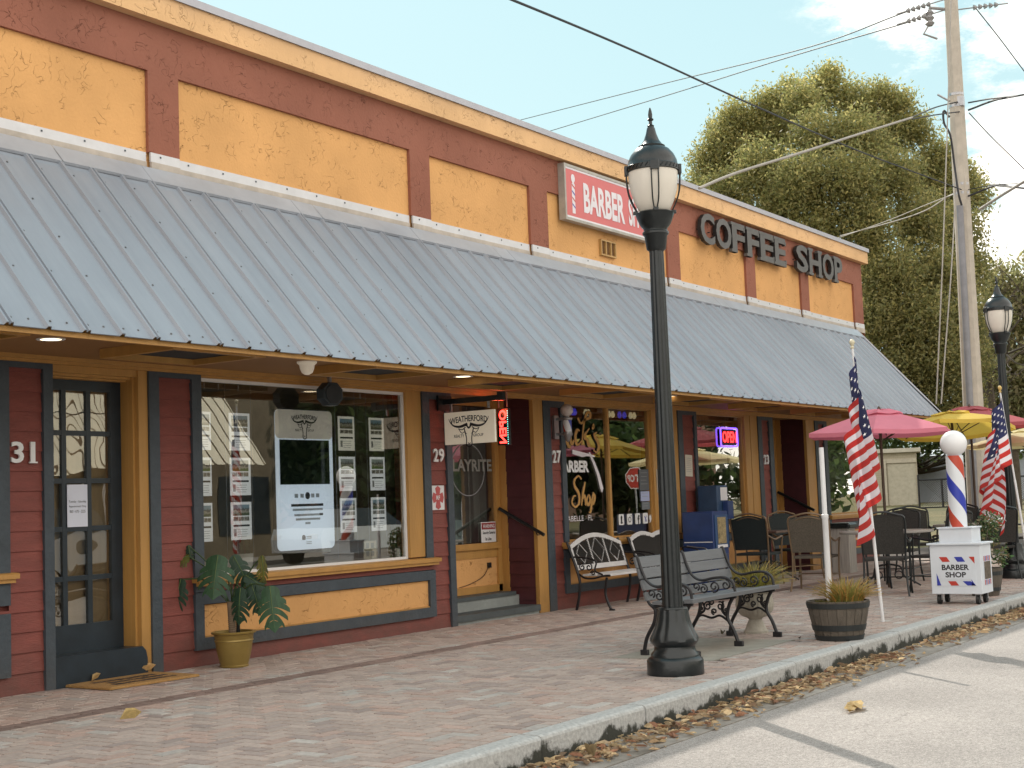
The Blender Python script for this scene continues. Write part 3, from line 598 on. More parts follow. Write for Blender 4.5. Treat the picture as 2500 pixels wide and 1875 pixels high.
# ================================================================ THINGS ON THE SIDEWALK
# ---------- street lamps
def make_lamp(label, loc, rz=0.0):
    t = empty('street_lamp', loc, label, 'street lamp', 'street lamps along the kerb', rz)
    g = MB()
    def octo(prof, n=8, c=(0, 0, 0)):
        g.lathe(prof, c, n)
    g.lathe([(0.205, 0), (0.207, 0.012), (0.205, 0.10), (0.198, 0.115), (0.175, 0.13), (0.172, 0.15), (0.150, 0.175), (0.148, 0.205), (0.165, 0.225), (0.176, 0.245), (0.176, 0.265), (0.160, 0.30), (0.140, 0.34), (0.122, 0.40), (0.112, 0.46), (0.108, 0.475)], n=64, flute=(0.26, 0.5, 8, 0.07))
    g.build('base', M_BLACK, t, True)
    g = MB(); g.lathe([(0.104, 0.47), (0.108, 0.478), (0.104, 0.488), (0.088, 0.49)], n=48)
    g.build('collar', M_BLACK, t, True)
    g = MB(); g.lathe([(0.076, 0.485), (0.069, 1.2), (0.061, 2.2), (0.053, 3.17)], n=64, flute=(0.4, 3.3, 8, 0.13))
    g.build('pole', M_BLACK, t, True)
    g = MB(); g.lathe([(0.056, 3.165), (0.072, 3.18), (0.085, 3.28), (0.098, 3.295), (0.098, 3.31), (0.088, 3.32), (0.088, 3.335), (0.115, 3.37), (0.138, 3.43), (0.145, 3.455), (0.128, 3.465), (0.10, 3.47)], n=48)
    g.build('capital', M_BLACK, t, True)
    g = MB(); g.lathe([(0.098, 3.46), (0.112, 3.47), (0.145, 3.54), (0.172, 3.63), (0.183, 3.71), (0.185, 3.775)], n=40); g.build('globe', M_FROST, t, True)
    g = MB()
    g.lathe([(0.190, 3.772), (0.196, 3.776), (0.196, 3.815), (0.188, 3.822), (0.182, 3.86), (0.162, 3.905), (0.130, 3.945), (0.098, 3.965), (0.100, 3.975), (0.082, 3.985), (0.058, 4.02), (0.040, 4.07), (0.030, 4.115), (0.024, 4.125), (0.026, 4.135), (0.013, 4.145), (0.012, 4.17), (0.022, 4.178), (0.024, 4.186), (0.014, 4.195), (0.016, 4.22), (0.012, 4.25), (0.004, 4.275)], n=48)
    g.build('hood', M_BLACK, t, True)
    g = MB()
    for k in range(32):
        a = 2*math.pi*k/32; g.tube([(0.199*math.cos(a), 0.199*math.sin(a), 3.785), (0.199*math.cos(a+0.1), 0.199*math.sin(a+0.1), 3.812)], 0.004, 4)
    g.build('hood_band', M_BLACK, t, True)
    for k in range(4):
        a = math.pi/2*k + 0.55; g = MB(); rr = [(0.197, 3.80), (0.200, 3.72), (0.190, 3.62), (0.165, 3.54), (0.128, 3.465)]
        for da in (-0.13, 0.13): g.tube(crom([(r*math.cos(a+da*(0.6 if i == 4 else 1)), r*math.sin(a+da*(0.6 if i == 4 else 1)), z) for i, (r, z) in enumerate(rr)], 5), 0.006, 6)
        g.T = Matrix.Rotation(a, 4, 'Z'); g.bbox(0.186, 0.212, -0.034, 0.034, 3.755, 3.825); g.bbox(0.120, 0.160, -0.02, 0.02, 3.452, 3.475); g.T = None
        g.build('cage_rib', M_BLACK, t, True)
    for ch in t.children: ch.scale = (1, 1, 0.979)
    return t
lamp = make_lamp('black fluted lamp post with frosted globe, in front of the grey slatted bench', (9.41, 4.86, 0))
dup(lamp, (20.35, 5.22, 0), 0.3, 'black lamp post farther down the kerb, behind the second flag')

# ---------- front bench with cast iron ends
def spiral(c, r, a0, turns, plane_x, cw=1, n=18):
    return [(plane_x, c[0]+(r*(1-0.78*i/n))*math.cos(a0+cw*turns*2*math.pi*i/n), c[1]+(r*(1-0.78*i/n))*math.sin(a0+cw*turns*2*math.pi*i/n)) for i in range(n+1)]
t = empty('park_bench', (10.42, 5.45, 0), 'park bench with grey slats and scrolled black iron ends, directly behind the lamp post', 'bench')
def bench_end(x, low=False):
    g = MB(); r = 0.011
    def tb(p, rr=r): g.tube(crom([(x, a, b) for a, b in p], 6), rr, 7)
    tb([(0.22, 0.03), (0.19, 0.14), (0.12, 0.26), (0.10, 0.36), (0.14, 0.41)], 0.016)         # rear leg
    tb([(-0.24, 0.03), (-0.20, 0.14), (-0.15, 0.24), (-0.17, 0.34), (-0.21, 0.41)], 0.016)     # front leg
    g.bbox(x-0.016, x+0.016, 0.18, 0.25, 0, 0.045); g.bbox(x-0.016, x+0.016, -0.285, -0.205, 0, 0.045)
    tb([(0.165, 0.19), (0.10, 0.255), (0.0, 0.235), (-0.08, 0.255), (-0.15, 0.215)], 0.010)
    tb([(-0.24, 0.415), (-0.1, 0.40), (0.08, 0.395), (0.155, 0.42), (0.20, 0.55), (0.245, 0.70), (0.275, 0.785)], 0.013)
    tb([(0.275, 0.785), (0.262, 0.80), (0.245, 0.79), (0.215, 0.70), (0.165, 0.60), (0.08, 0.555), (-0.05, 0.575), (-0.15, 0.575), (-0.215, 0.535), (-0.232, 0.47), (-0.245, 0.42)], 0.012)
    for c, rad, a0, tn, cw in [((-0.15, 0.515), 0.045, 1.6, 1.3, 1), ((-0.04, 0.50), 0.050, -1.3, 1.4, -1), ((0.06, 0.48), 0.042, 1.3, 1.4, 1), ((0.13, 0.50), 0.035, -2, 1.2, -1),
                               ((-0.09, 0.335), 0.038, 1.2, 1.4, 1), ((0.03, 0.335), 0.038, 1.9, 1.4, -1), ((-0.03, 0.29), 0.028, -1.5, 1.3, 1), ((-0.01, 0.37), 0.026, 0.5, 1.2, -1), ((0.09, 0.31), 0.03, 2.5, 1.3, 1), ((-0.14, 0.30), 0.028, 0.5, 1.3, -1)]:
        g.tube(spiral(c, rad, a0, tn, x, cw), 0.0075, 6)
    tb([(-0.15, 0.24), (-0.10, 0.30), (-0.12, 0.38)], 0.008); tb([(0.12, 0.26), (0.06, 0.30), (0.08, 0.38)], 0.008)
    return g
for x in (0.02, 0.84, 1.66): bench_end(x).build('bench_end', M_IRON, t, True)
for i, (y, z) in enumerate([(-0.225, 0.425), (-0.13, 0.418), (-0.035, 0.412), (0.06, 0.412)]):
    g = MB(); g.bbox(-0.03, 1.71, y-0.042, y+0.042, z, z+0.026 if i else z+0.034); g.build('seat_slat', M_SLAT, t)
for y, z, hh in [(0.175, 0.475, 0.07), (0.200, 0.565, 0.085), (0.226, 0.66, 0.085), (0.252, 0.75, 0.09)]:
    g = MB(); g.T = Matrix.Translation((0, y, z)) @ Matrix.Rotation(R_(-16), 4, 'X'); g.bbox(-0.01, 1.69, -0.012, 0.012, -hh/2, hh/2); g.build('back_slat', M_SLAT, t)
g = MB(); g.T = Matrix.Translation((0.50, 0.236, 0.752)) @ Matrix.Rotation(R_(-16), 4, 'X'); g.box(0, 0.10, -0.004, -0.0005, -0.03, 0.03); g.build('plaque', M_PAPER, t)

# ---------- two patterned benches by the barber window
M_LSLAT = mat('pale_grey_slat', (0.58, 0.57, 0.57), 0.5, var=0.12, scale=4)
M_LATT = mat('dark_lattice', (0.03, 0.028, 0.026), 0.6)
def wall_bench(loc, label, kind, wd=1.22):
    t = empty('wall_bench', loc, label, 'bench', 'benches against the barber shop window')
    for x in (0.0, wd):
        g = MB()
        def tb(p, rr=0.013): g.tube(crom([(x, a, b) for a, b in p], 6), rr, 7)
        tb([(0.21, 0.0), (0.17, 0.15), (0.15, 0.3), (0.17, 0.42), (0.24, 0.62), (0.31, 0.80)], 0.017); tb([(-0.27, 0.0), (-0.235, 0.05), (-0.19, 0.18), (-0.20, 0.30), (-0.215, 0.38)], 0.016)
        g.bbox(x-0.018, x+0.018, -0.30, -0.235, 0, 0.02)
        tb([(-0.26, 0.40), (-0.16, 0.395), (-0.04, 0.37), (0.08, 0.375), (0.16, 0.42)], 0.012)
        tb([(0.235, 0.62), (0.14, 0.615), (0.02, 0.60), (-0.08, 0.56), (-0.06, 0.46), (-0.16, 0.41)], 0.010)
        for c, rad, a0, tn, cw in [((0.02, 0.50), 0.05, 1, 1.3, 1), ((0.11, 0.50), 0.045, 2, 1.3, -1), ((-0.03, 0.43), 0.03, 0, 1.3, 1)]: g.tube(spiral(c, rad, a0, tn, x, cw), 0.008, 6)
        g.build('bench_end', M_IRON, t, True)
    for y in (-0.22, -0.12, -0.02, 0.08):
        g = MB(); g.bbox(0.01, wd-0.01, y-0.038, y+0.038, 0.395, 0.418); g.build('seat_slat', M_LSLAT, t)
    T = Matrix.Translation((0, 0.19, 0.47)) @ Matrix.Rotation(R_(-17), 4, 'X')
    def arch(u): return (0.30+0.13*math.sin(math.pi*u)) if kind == 0 else (0.33+0.05*abs(math.sin(2*math.pi*u))+0.035*math.sin(math.pi*u))
    g = MB(); g.T = T; n = 26; w = 0.055
    top = [(wd*i/n, arch(i/n)) for i in range(n+1)]
    for i in range(n):
        (a, h1), (b, h2) = top[i], top[i+1]
        vs = [(a, -0.012, h1), (b, -0.012, h2), (b, -0.012, h2-w), (a, -0.012, h1-w), (a, 0.012, h1), (b, 0.012, h2), (b, 0.012, h2-w), (a, 0.012, h1-w)]
        g.add(vs, [(3, 2, 1, 0), (4, 5, 6, 7), (0, 1, 5, 4), (2, 3, 7, 6)])
    g.build('top_rail', M_LSLAT, t)
    g = MB(); g.T = T; g.bbox(0.015, wd-0.015, -0.012, 0.012, -0.01, 0.05); g.build('lower_rail', M_LSLAT, t)
    for a in (0.02, wd-0.02):
        g = MB(); g.T = T; g.bbox(a-0.018, a+0.018, -0.011, 0.011, 0.051, arch(0.02)-w); g.build('back_stile', M_LSLAT, t)
    if kind == 0:
        for a in (wd*0.36, wd*0.66):
            g = MB(); g.T = T; g.bbox(a-0.017, a+0.017, -0.010, 0.010, 0.051, arch(a/wd)-w); g.build('back_bar', M_LSLAT, t)
        for c, hw in ((wd*0.18, 0.12), (wd*0.51, 0.15), (wd*0.83, 0.12)):
            h = arch(c/wd)-w; zc = (0.06+h)/2; hh = (h-0.07)/2
            g = MB(); g.T = T; P = [(c-hw, zc), (c, zc+hh), (c+hw, zc), (c, zc-hh)]
            for i in range(4): g.tube([(P[i][0], 0, P[i][1]), (P[(i+1) % 4][0], 0, P[(i+1) % 4][1])], 0.012, 4)
            g.build('diamond', M_LSLAT, t)
    g = MB(); g.T = T; k = 0; st = 0.045
    zmax = 0.34
    x = -zmax
    while x < wd:                        # woven iron lattice
        for sgn in (1, -1):
            pts = []
            for j in range(18):
                z = 0.05 + j*0.022; xx = x + (z if sgn > 0 else zmax-z)
                if 0.03 < xx < wd-0.03 and z < arch(xx/wd)-w+0.01: pts.append((xx, 0.006*sgn, z))
            if len(pts) > 1: g.tube([pts[0], pts[-1]], 0.0075 if kind == 0 else 0.011, 4)
        x += st*(0.75 if kind == 0 else 0.9)
    g.build('lattice', M_LATT, t)
wall_bench((14.54, 8.56, 0), 'black iron bench with three pale diamonds in its arched back, under the barber lettering', 0)
wall_bench((15.95, 8.52, 0), 'iron bench with a wavy pale top rail over dark lattice, beside the blue news box', 1)

# ---------- newspaper boxes
t = empty('news_box', (17.62, 8.33, 0), 'wide dark blue newspaper box with a window showing newsprint', 'newspaper box', 'newspaper boxes')
g = MB(); g.bbox(-0.22, 0.24, 0, 0.46, 0.10, 1.07, 0.012); g.build('body', M_BLUE, t)
g = MB(); g.box(-0.19, 0.21, 0.05, 0.42, 0.0, 0.0995); g.build('plinth', M_BLUE, t)
g = MB(); g.bbox(-0.19, 0.20, -0.02, -0.0005, 0.58, 1.02, 0.006); q = g.build('door', mat('blue_door', (0.035, 0.085, 0.2), 0.4), t)
g = MB(); g.box(-0.13, 0.12, -0.0245, -0.0205, 0.64, 0.99); g.build('newsprint', mat('newsprint', (0.34, 0.27, 0.14), 0.6, var=0.7, scale=22), q)
g = MB(); g.box(-0.15, 0.15, -0.0245, -0.0205, 0.585, 0.625); g.build('label_strip', M_PAPER, q)
g = MB(); g.box(-0.2215, -0.2205, 0.02, 0.44, 0.66, 0.672); g.build('side_line', M_PAPER, t)
g = MB(); g.tube(crom([(-0.224, 0.40, 0.62), (-0.224, 0.25, 0.60), (-0.224, 0.12, 0.58), (-0.224, 0.06, 0.48), (-0.224, 0.05, 0.42)]), 0.008, 6); g.build('side_mark', M_STEEL, t)
g = MB(); g.bbox(-0.17, 0.18, -0.02, -0.0005, 0.16, 0.50, 0.006); g.build('lower_door', mat('blue_door2', (0.03, 0.06, 0.16), 0.4), t)
t = empty('news_box', (18.30, 8.62, 0), 'slender blue newspaper box with coin head and white notice, behind the wide one', 'newspaper box', 'newspaper boxes')
g = MB(); g.bbox(-0.13, 0.22, 0, 0.30, 0.55, 1.42, 0.01); g.build('body', mat('slate_blue_paint', (0.03, 0.07, 0.15), 0.45), t)
g = MB(); g.box(0.0, 0.08, 0.10, 0.18, 0, 0.55); g.box(-0.12, 0.21, 0.02, 0.28, 0.0, 0.05); g.build('pedestal', M_BLUE, t)
g = MB(); g.bbox(0.03, 0.20, -0.09, -0.0005, 0.95, 1.20, 0.01); g.build('coin_head', M_BLUE, t)
g = MB(); g.box(-0.02, 0.19, -0.006, -0.001, 1.21, 1.39); g.build('notice', M_PAPER, t)

# ---------- grass-like plants
def blades(n, r, hmin, hmax, lean, cols, seed, wid=0.012, zc=0.0, flat=1.0):
    rd = random.Random(seed); g = MB(); cc = []
    for i in range(n):
        a = rd.uniform(0, 2*math.pi); q = math.sqrt(rd.random())*r*0.55; h = rd.uniform(hmin, hmax); ln = lean*rd.uniform(0.35, 1.15)*(0.3+q/(r*0.55))
        x0, y0 = q*math.cos(a), q*math.sin(a)*flat; d = a+rd.uniform(-0.6, 0.6); px, py = -math.sin(d), math.cos(d); pts = []
        for k in range(6):
            u = k/5; o = ln*u*u; z = zc+h*(u-0.28*u*u*min(1.6, ln/h*1.4))
            wv = wid*(1-u)**0.7*0.5+0.0006
            pts.append(((x0+math.cos(d)*o-px*wv, y0+math.sin(d)*o-py*wv, z), (x0+math.cos(d)*o+px*wv, y0+math.sin(d)*o+py*wv, z+0.003)))
        vs = [p for pr in pts for p in pr]; g.add(vs, [(2*k, 2*k+1, 2*k+3, 2*k+2) for k in range(5)])
        c = np.array(rd.choice(cols))*rd.uniform(0.75, 1.2); tip = np.array([0.34, 0.22, 0.08])
        for k in range(5): cc.append(c*(1-k/8)+tip*(k/8)*0.8)
    return g, cc
M_LEAFY = attr_mat('blade_leaf', 0.55, 20, 0.15, 0, 0.35)
t = empty('planter_urn', (12.39, 5.55, 0), 'fluted stone coloured urn planter with spiky green yellow grass, behind the slatted bench', 'planter')
g = MB(); g.lathe([(0.115, 0), (0.115, 0.02), (0.10, 0.03), (0.075, 0.09), (0.058, 0.125), (0.075, 0.14), (0.125, 0.16), (0.165, 0.20), (0.178, 0.26), (0.165, 0.33), (0.165, 0.36), (0.198, 0.385), (0.198, 0.40), (0.175, 0.40), (0.165, 0.37)], n=72, flute=(0.15, 0.34, 24, 0.05)); g.build('urn', M_CONC, t, True)
g = MB(); g.lathe([(0.16, 0.365), (0.05, 0.378)], n=16); g.build('soil', M_SOIL, t)
g, cc = blades(420, 0.24, 0.14, 0.34, 0.24, [(0.20, 0.22, 0.04), (0.28, 0.26, 0.05), (0.12, 0.17, 0.035), (0.36, 0.30, 0.10)], 3, 0.014, 0.37); o = g.build('grass', M_LEAFY, t); colour(o, cc)
t = empty('barrel_planter', (11.985, 4.59, 0), 'half whisky barrel planter with dark hoops and orange tipped grass, on the kerb edge', 'planter')
g = MB(); n = 20
for k in range(n):
    a0 = 2*math.pi*k/n+0.012; a1 = 2*math.pi*(k+1)/n-0.012; vs = []
    for r, z in ((0.195, 0), (0.225, 0.11), (0.25, 0.22), (0.268, 0.335)):
        vs += [(r*math.cos(a0), r*math.sin(a0), z), (r*math.cos(a1), r*math.sin(a1), z)]
    for r, z in ((0.248, 0.335), (0.23, 0.24)): vs += [(r*math.cos(a0), r*math.sin(a0), z), (r*math.cos(a1), r*math.sin(a1), z)]
    g.add(vs, [(2*i, 2*i+1, 2*i+3, 2*i+2) for i in range(5)])
g.lathe([(0.19, 0.005), (0.22, 0.11), (0.245, 0.22), (0.262, 0.33)], n=40, cap=False)
g.build('staves', M_WOOD, t)
for z0, z1, r0, r1 in ((0.0, 0.045, 0.198, 0.211), (0.085, 0.135, 0.221, 0.233), (0.275, 0.32, 0.262, 0.2705)):
    g = MB(); g.lathe([(r0, z0), (r0+0.003, z0+0.001), (r1+0.003, z1), (r1-0.004, z1)], n=48, cap=False); g.build('hoop', M_HOOP, t)
g = MB(); g.lathe([(0.235, 0.30), (0.1, 0.315)], n=24); g.build('soil', M_SOIL, t)
g, cc = blades(380, 0.26, 0.13, 0.27, 0.16, [(0.42, 0.24, 0.06), (0.34, 0.27, 0.07), (0.20, 0.22, 0.05), (0.50, 0.30, 0.09), (0.24, 0.24, 0.06)], 5, 0.016, 0.30)
for i in range(len(g.v)): g.v[i] = (g.v[i][0]*1.0+0.04, g.v[i][1]-0.06, g.v[i][2])
o = g.build('grass', M_LEAFY, t); colour(o, cc)
g, cc = blades(500, 0.30, 0.02, 0.06, 0.04, [(0.10, 0.13, 0.03), (0.14, 0.15, 0.05)], 6, 0.02, 0.30); o = g.build('ground_cover', M_LEAFY, t); colour(o, cc)
g = MB(); g.lathe([(0.026, 0.20), (0.026, 0.94), (0.030, 0.945), (0.030, 0.975), (0.022, 0.98), (0.021, 1.56)], n=20); tag(g.build('plastic_pipe', M_PVC, None, True, (11.95, 4.65, 0.10)), 'white plastic flag pipe standing in the barrel planter', 'pipe')

# ---------- flags
M_FR = mat('flag_red', (0.52, 0.035, 0.03), 0.7, var=0.12); M_FW = mat('flag_white', (0.75, 0.72, 0.78), 0.7, var=0.06); M_FB = mat('flag_blue', (0.025, 0.03, 0.10), 0.7, var=0.15); M_STAR = mat('flag_star', (0.85, 0.85, 0.88), 0.7)
for m in (M_FR, M_FW, M_FB):
    nt = m.node_tree; b = nt.nodes['Principled BSDF']; tr = N(nt, 'ShaderNodeBsdfTranslucent'); nt.links.new(b.inputs['Base Color'].links[0].from_socket, tr.inputs[0])
    mx = N(nt, 'ShaderNodeMixShader', i_0=0.4); nt.links.new(b.outputs[0], mx.inputs[1]); nt.links.new(tr.outputs[0], mx.inputs[2]); nt.links.new(mx.outputs[0], nt.nodes['Material Output'].inputs[0])
def make_flag(label, base, top, drape, lean_dir, spread, gold, shift=0.0):
    t = empty('flag', base, label, 'flag', 'flags on poles at the kerb')
    v = Vector(top)-Vector(base); ln = v.length; u = v.normalized()
    g = MB(); g.tube([(0, 0, 0), tuple(u*ln*0.52)], [0.016, 0.016], 14); g.tube([tuple(u*ln*0.52), tuple(u*ln*0.985)], [0.0125, 0.0115], 14); g.build('pole', M_PVC, t, True)
    g = MB(); e = u*ln*0.985; g.lathe([(0.015, -0.015), (0.019, 0), (0.012, 0.012), (0.018, 0.022), (0.028, 0.045), (0.026, 0.06), (0.012, 0.078), (0.001, 0.083)], tuple(e), 16); g.build('finial', mat('finial_'+('gold' if gold else 'cream'), (0.55, 0.38, 0.12) if gold else (0.62, 0.57, 0.42), 0.4), t, True)
    g = MB(); NU, NV = 96, 52; HO, FL = 0.90, 1.52
    rt = Vector(lean_dir).normalized(); out = Vector((rt.y, -rt.x, 0))
    rd = random.Random(int(spread*100))
    def P(a, b2):       # a along fly 0..1, b2 down the hoist 0..1
        s = ln*0.955 - b2*HO; base_ = u*s; fl = a*FL
        sag = fl*(0.60+0.05*(1-b2)) + 0.05*math.sin(a*5+b2*3)*a
        env = min(1, a*7)
        fold = math.sin(a*19.0+b2*2.2)*0.050*env + math.sin(a*37+b2*5)*0.012*env
        side = drape*(spread*(4*a*(1-a)*0.6+0.35*a)*(0.45+0.75*b2) + 0.02*a) + shift*a + math.sin(a*19.0+b2*2.2+1.3)*0.080*env*(0.7+0.5*b2)
        return base_ + rt*side + out*(fold+0.02) + Vector((0, 0, -sag))
    vs = [tuple(P(i/NU, j/NV)) for j in range(NV+1) for i in range(NU+1)]
    fs, mi = [], []
    for j in range(NV):
        for i in range(NU):
            fs.append((j*(NU+1)+i, j*(NU+1)+i+1, (j+1)*(NU+1)+i+1, (j+1)*(NU+1)+i))
            stripe = int(j*13/NV); mi.append(2 if (i < NU*0.4 and j < NV*7/13) else (0 if stripe % 2 == 0 else 1))
    g.add(vs, fs); g.m = mi; o = g.build('cloth', [M_FR, M_FW, M_FB], t, True)
    g = MB()
    for r in range(9):
        for c_ in range(6 if r % 2 == 0 else 5):
            ca = (c_*2+1+(r % 2))*0.4/12; cb = (r+1)*(7/13)/10; pts = []
            for k in range(10):
                rr = 0.0165 if k % 2 == 0 else 0.0068; an = math.pi/2+k*math.pi/5; pts.append((ca+rr*math.cos(an)/FL*1.25, cb-rr*math.sin(an)/HO*1.25))
            for off in (0.0035, -0.0035):
                A = [P(*p) for p in pts]; cpt = P(ca, cb); nr = (P(ca+0.005, cb)-cpt).cross(P(ca, cb+0.01)-cpt).normalized()
                g.add([tuple(cpt+nr*off)]+[tuple(q_+nr*off) for q_ in A], [(0, 1+k, 1+(k+1) % 10) for k in range(10)])
    g.build('star_pattern', M_STAR, o)
    return t
rv = (0.55, -0.835, 0)
make_flag('american flag hanging on a white pole near the barrel planter, cream finial', (13.65, 4.78, 0), (13.57, 4.905, 2.72), 1.0, rv, 0.13, False, -0.16)
make_flag('american flag hanging in front of the farther lamp post, gold finial', (19.82, 4.88, 0), (19.69, 5.10, 2.57), -1.0, rv, 0.42, True)

# ---------- rolling barber cabinet
t = empty('barber_cabinet', (15.78, 4.68, 0), 'white rolling cabinet with a striped barber pole and white globe reading BARBER SHOP', 'barber pole')
x0, x1, y0, y1 = 0.0, 0.42, -0.275, 0.275
M_CAB = mat('cabinet_white', (0.66, 0.70, 0.76), 0.4, var=0.05)
g = MB(); g.bbox(x0, x1, y0, y1, 0.115, 0.645, 0.006); g.build('cabinet', M_CAB, t)
g = MB(); g.bbox(x0-0.025, x1+0.025, y0-0.025, y1+0.025, 0.6455, 0.665, 0.004); g.build('top_board', M_CAB, t)
g = MB(); g.bbox(x0+0.04, x1-0.04, y0+0.09, y1-0.10, 0.6655, 0.82, 0.004); g.build('riser_box', M_CAB, t)
g = MB(); g.bbox(x0+0.025, x1-0.025, y0+0.075, y1-0.085, 0.8205, 0.835, 0.003); g.build('riser_top', M_CAB, t)
m, nt, b = new_mat('barber_stripes'); L = nt.links
tc = N(nt, 'ShaderNodeTexCoord'); sx = N(nt, 'ShaderNodeSeparateXYZ'); L.new(tc.outputs['Object'], sx.inputs[0])
def mth(op, a, b2=None):
    q = N(nt, 'ShaderNodeMath', operation=op)
    for i, v in enumerate((a, b2)):
        if v is None: continue
        if isinstance(v, (int, float)): q.inputs[i].default_value = v
        else: L.new(v, q.inputs[i])
    return q.outputs[0]
ang = mth('DIVIDE', mth('ARCTAN2', sx.outputs['Y'], sx.outputs['X']), 2*math.pi)
hh = mth('FRACT', mth('ADD', mth('ADD', mth('MULTIPLY', ang, 1.0), mth('MULTIPLY', sx.outputs['Z'], 1.30)), 10.577))
cr = N(nt, 'ShaderNodeValToRGB'); cr.color_ramp.interpolation = 'CONSTANT'; e = cr.color_ramp.elements
e[0].position = 0; e[0].color = (0.5, 0.07, 0.04, 1); e[1].position = 0.22; e[1].color = (0.72, 0.75, 0.8, 1)
for p_, c_ in ((0.5, (0.03, 0.05, 0.4, 1)), (0.72, (0.72, 0.75, 0.8, 1))): q = e.new(p_); q.color = c_
L.new(hh, cr.inputs[0]); L.new(cr.outputs[0], b.inputs['Base Color']); b.inputs['Roughness'].default_value = 0.35
M_BSTR = m
g = MB(); g.lathe([(0.094, 0), (0.094, 0.785)], n=48); g.build('striped_pole', M_BSTR, t, True, (0.21, 0.0, 0.8355))
g = MB(); g.sphere((0, 0, 0), 0.145, 40, 20); g.build('globe', mat('white_globe', (0.8, 0.8, 0.82), 0.25, var=0.03), t, True, (0.21, 0.0, 1.755))
g = MB(); g.lathe([(0.075, 1.615), (0.085, 1.63)], (0.21, 0, 0), 24); g.build('globe_seat', M_CAB, t)
g = MB(); g.box(x0-0.004, x0-0.0005, -0.215, 0.215, 0.20, 0.52); o = g.build('sign_panel', M_CAB, t)
g = MB()      # slanted red and blue bars on the sign border
def para(y, z0, z1, w, sl, mi): g.add([(x0-0.0065, y, z1), (x0-0.0065, y-w, z1), (x0-0.0065, y-w-sl, z0), (x0-0.0065, y-sl, z0)], [(0, 1, 2, 3)], mi)
para(0.175, 0.462, 0.515, 0.085, 0.035, 0); para(0.01, 0.462, 0.515, 0.085, 0.035, 1); para(0.09, 0.205, 0.252, 0.085, 0.035, 0); para(-0.07, 0.205, 0.252, 0.085, 0.05, 1)
g.add([(x0-0.0065, 0.21, 0.34), (x0-0.0065, 0.165, 0.205), (x0-0.0065, 0.21, 0.205)], [(0, 1, 2)], 1)
g.add([(x0-0.0065, -0.15, 0.515), (x0-0.0065, -0.21, 0.515), (x0-0.0065, -0.21, 0.44)], [(0, 1, 2)], 0)
g.add([(x0-0.0065, -0.165, 0.27), (x0-0.0065, -0.21, 0.205), (x0-0.0065, -0.17, 0.205)], [(0, 1, 2)], 1)
g.build('stripe_pattern', [M_REDP, M_BLUEP], o)
g = MB(); g.box(x0-0.0095, x0-0.007, -0.165, 0.165, 0.268, 0.448); g.build('name_plate', M_CAB, o)
g = MB(); text_into(g, 'BARBER', 0.148, -0.148, 0.372, 0.432, x0-0.0105, 0.035, 0.0, axis='x'); text_into(g, 'SHOP', 0.112, -0.112, 0.292, 0.352, x0-0.0105, 0.035, 0.0, axis='x'); g.build('lettering', M_INK, o)
g = MB(); g.box(0.10, 0.36, y0-0.004, y0-0.0005, 0.20, 0.52); o2 = g.build('side_picture', M_CAB, t)
g = MB()
for k in range(5):
    g.box(0.105+k*0.052, 0.13+k*0.052, y0-0.0065, y0-0.0045, 0.462, 0.515, k % 2); g.box(0.105+k*0.052, 0.13+k*0.052, y0-0.0065, y0-0.0045, 0.205, 0.258, k % 2)
g.build('side_pattern', [M_REDP, M_BLUEP], o2)
g = MB(); g.box(0.11, 0.35, y0-0.0065, y0-0.0045, 0.265, 0.455); g.build('side_scene', mat('brown_scene', (0.13, 0.10, 0.07), 0.6, var=0.8, scale=25), o2)
for (cx_, cy_) in ((0.07, 0.21), (0.35, 0.21), (0.07, -0.21), (0.35, -0.21)):
    g = MB(); g.box(cx_-0.03, cx_+0.03, cy_-0.03, cy_+0.03, 0.1005, 0.1145); g.box(cx_-0.025, cx_+0.005, cy_-0.028, cy_-0.022, 0.045, 0.10); g.box(cx_-0.025, cx_+0.005, cy_+0.022, cy_+0.028, 0.045, 0.10)
    q = g.build('caster', M_STEEL, t); g = MB(); g.tube([(cx_-0.01, cy_-0.018, 0.05), (cx_-0.01, cy_+0.018, 0.05)], 0.05, 20); g.build('wheel', M_RUBBER, q, True)

# ---------- planter behind the cabinet with shrub and a second pipe
M_LEAFG = attr_mat('green_leaf', 0.5, 25, 0.2, 0, 0.3)
def leafball(mb, cc, c, r, n, size, cols, rd, zs=1.0):
    for i in range(n):
        d = Vector((rd.gauss(0, 1), rd.gauss(0, 1), rd.gauss(0, 1))).normalized()*r*rd.random()**0.4; d.z *= zs
        a = Vector((rd.gauss(0, 1), rd.gauss(0, 1), rd.gauss(0, 1))).normalized(); b2 = a.orthogonal().normalized(); s = size*rd.uniform(0.6, 1.3); p = Vector(c)+d
        mb.add([p-a*s, p-b2*s*0.45, p+a*s, p+b2*s*0.45], [(0, 1, 2, 3)]); cc.append(np.array(rd.choice(cols))*rd.uniform(0.7, 1.25))
t = empty('shrub_planter', (17.1, 4.74, 0), 'weathered half barrel with a flowering shrub, behind the rolling barber cabinet', 'planter')
g = MB(); g.lathe([(0.15, 0), (0.19, 0.16), (0.21, 0.32), (0.19, 0.32), (0.17, 0.28)], n=24); g.build('tub', M_WOOD, t, True)
g = MB(); g.lathe([(0.173, 0.06), (0.177, 0.10)], n=24, cap=False); g.lathe([(0.203, 0.24), (0.208, 0.285)], n=24, cap=False); g.build('hoop', M_HOOP, t)
rd = random.Random(2); g = MB(); cc = []
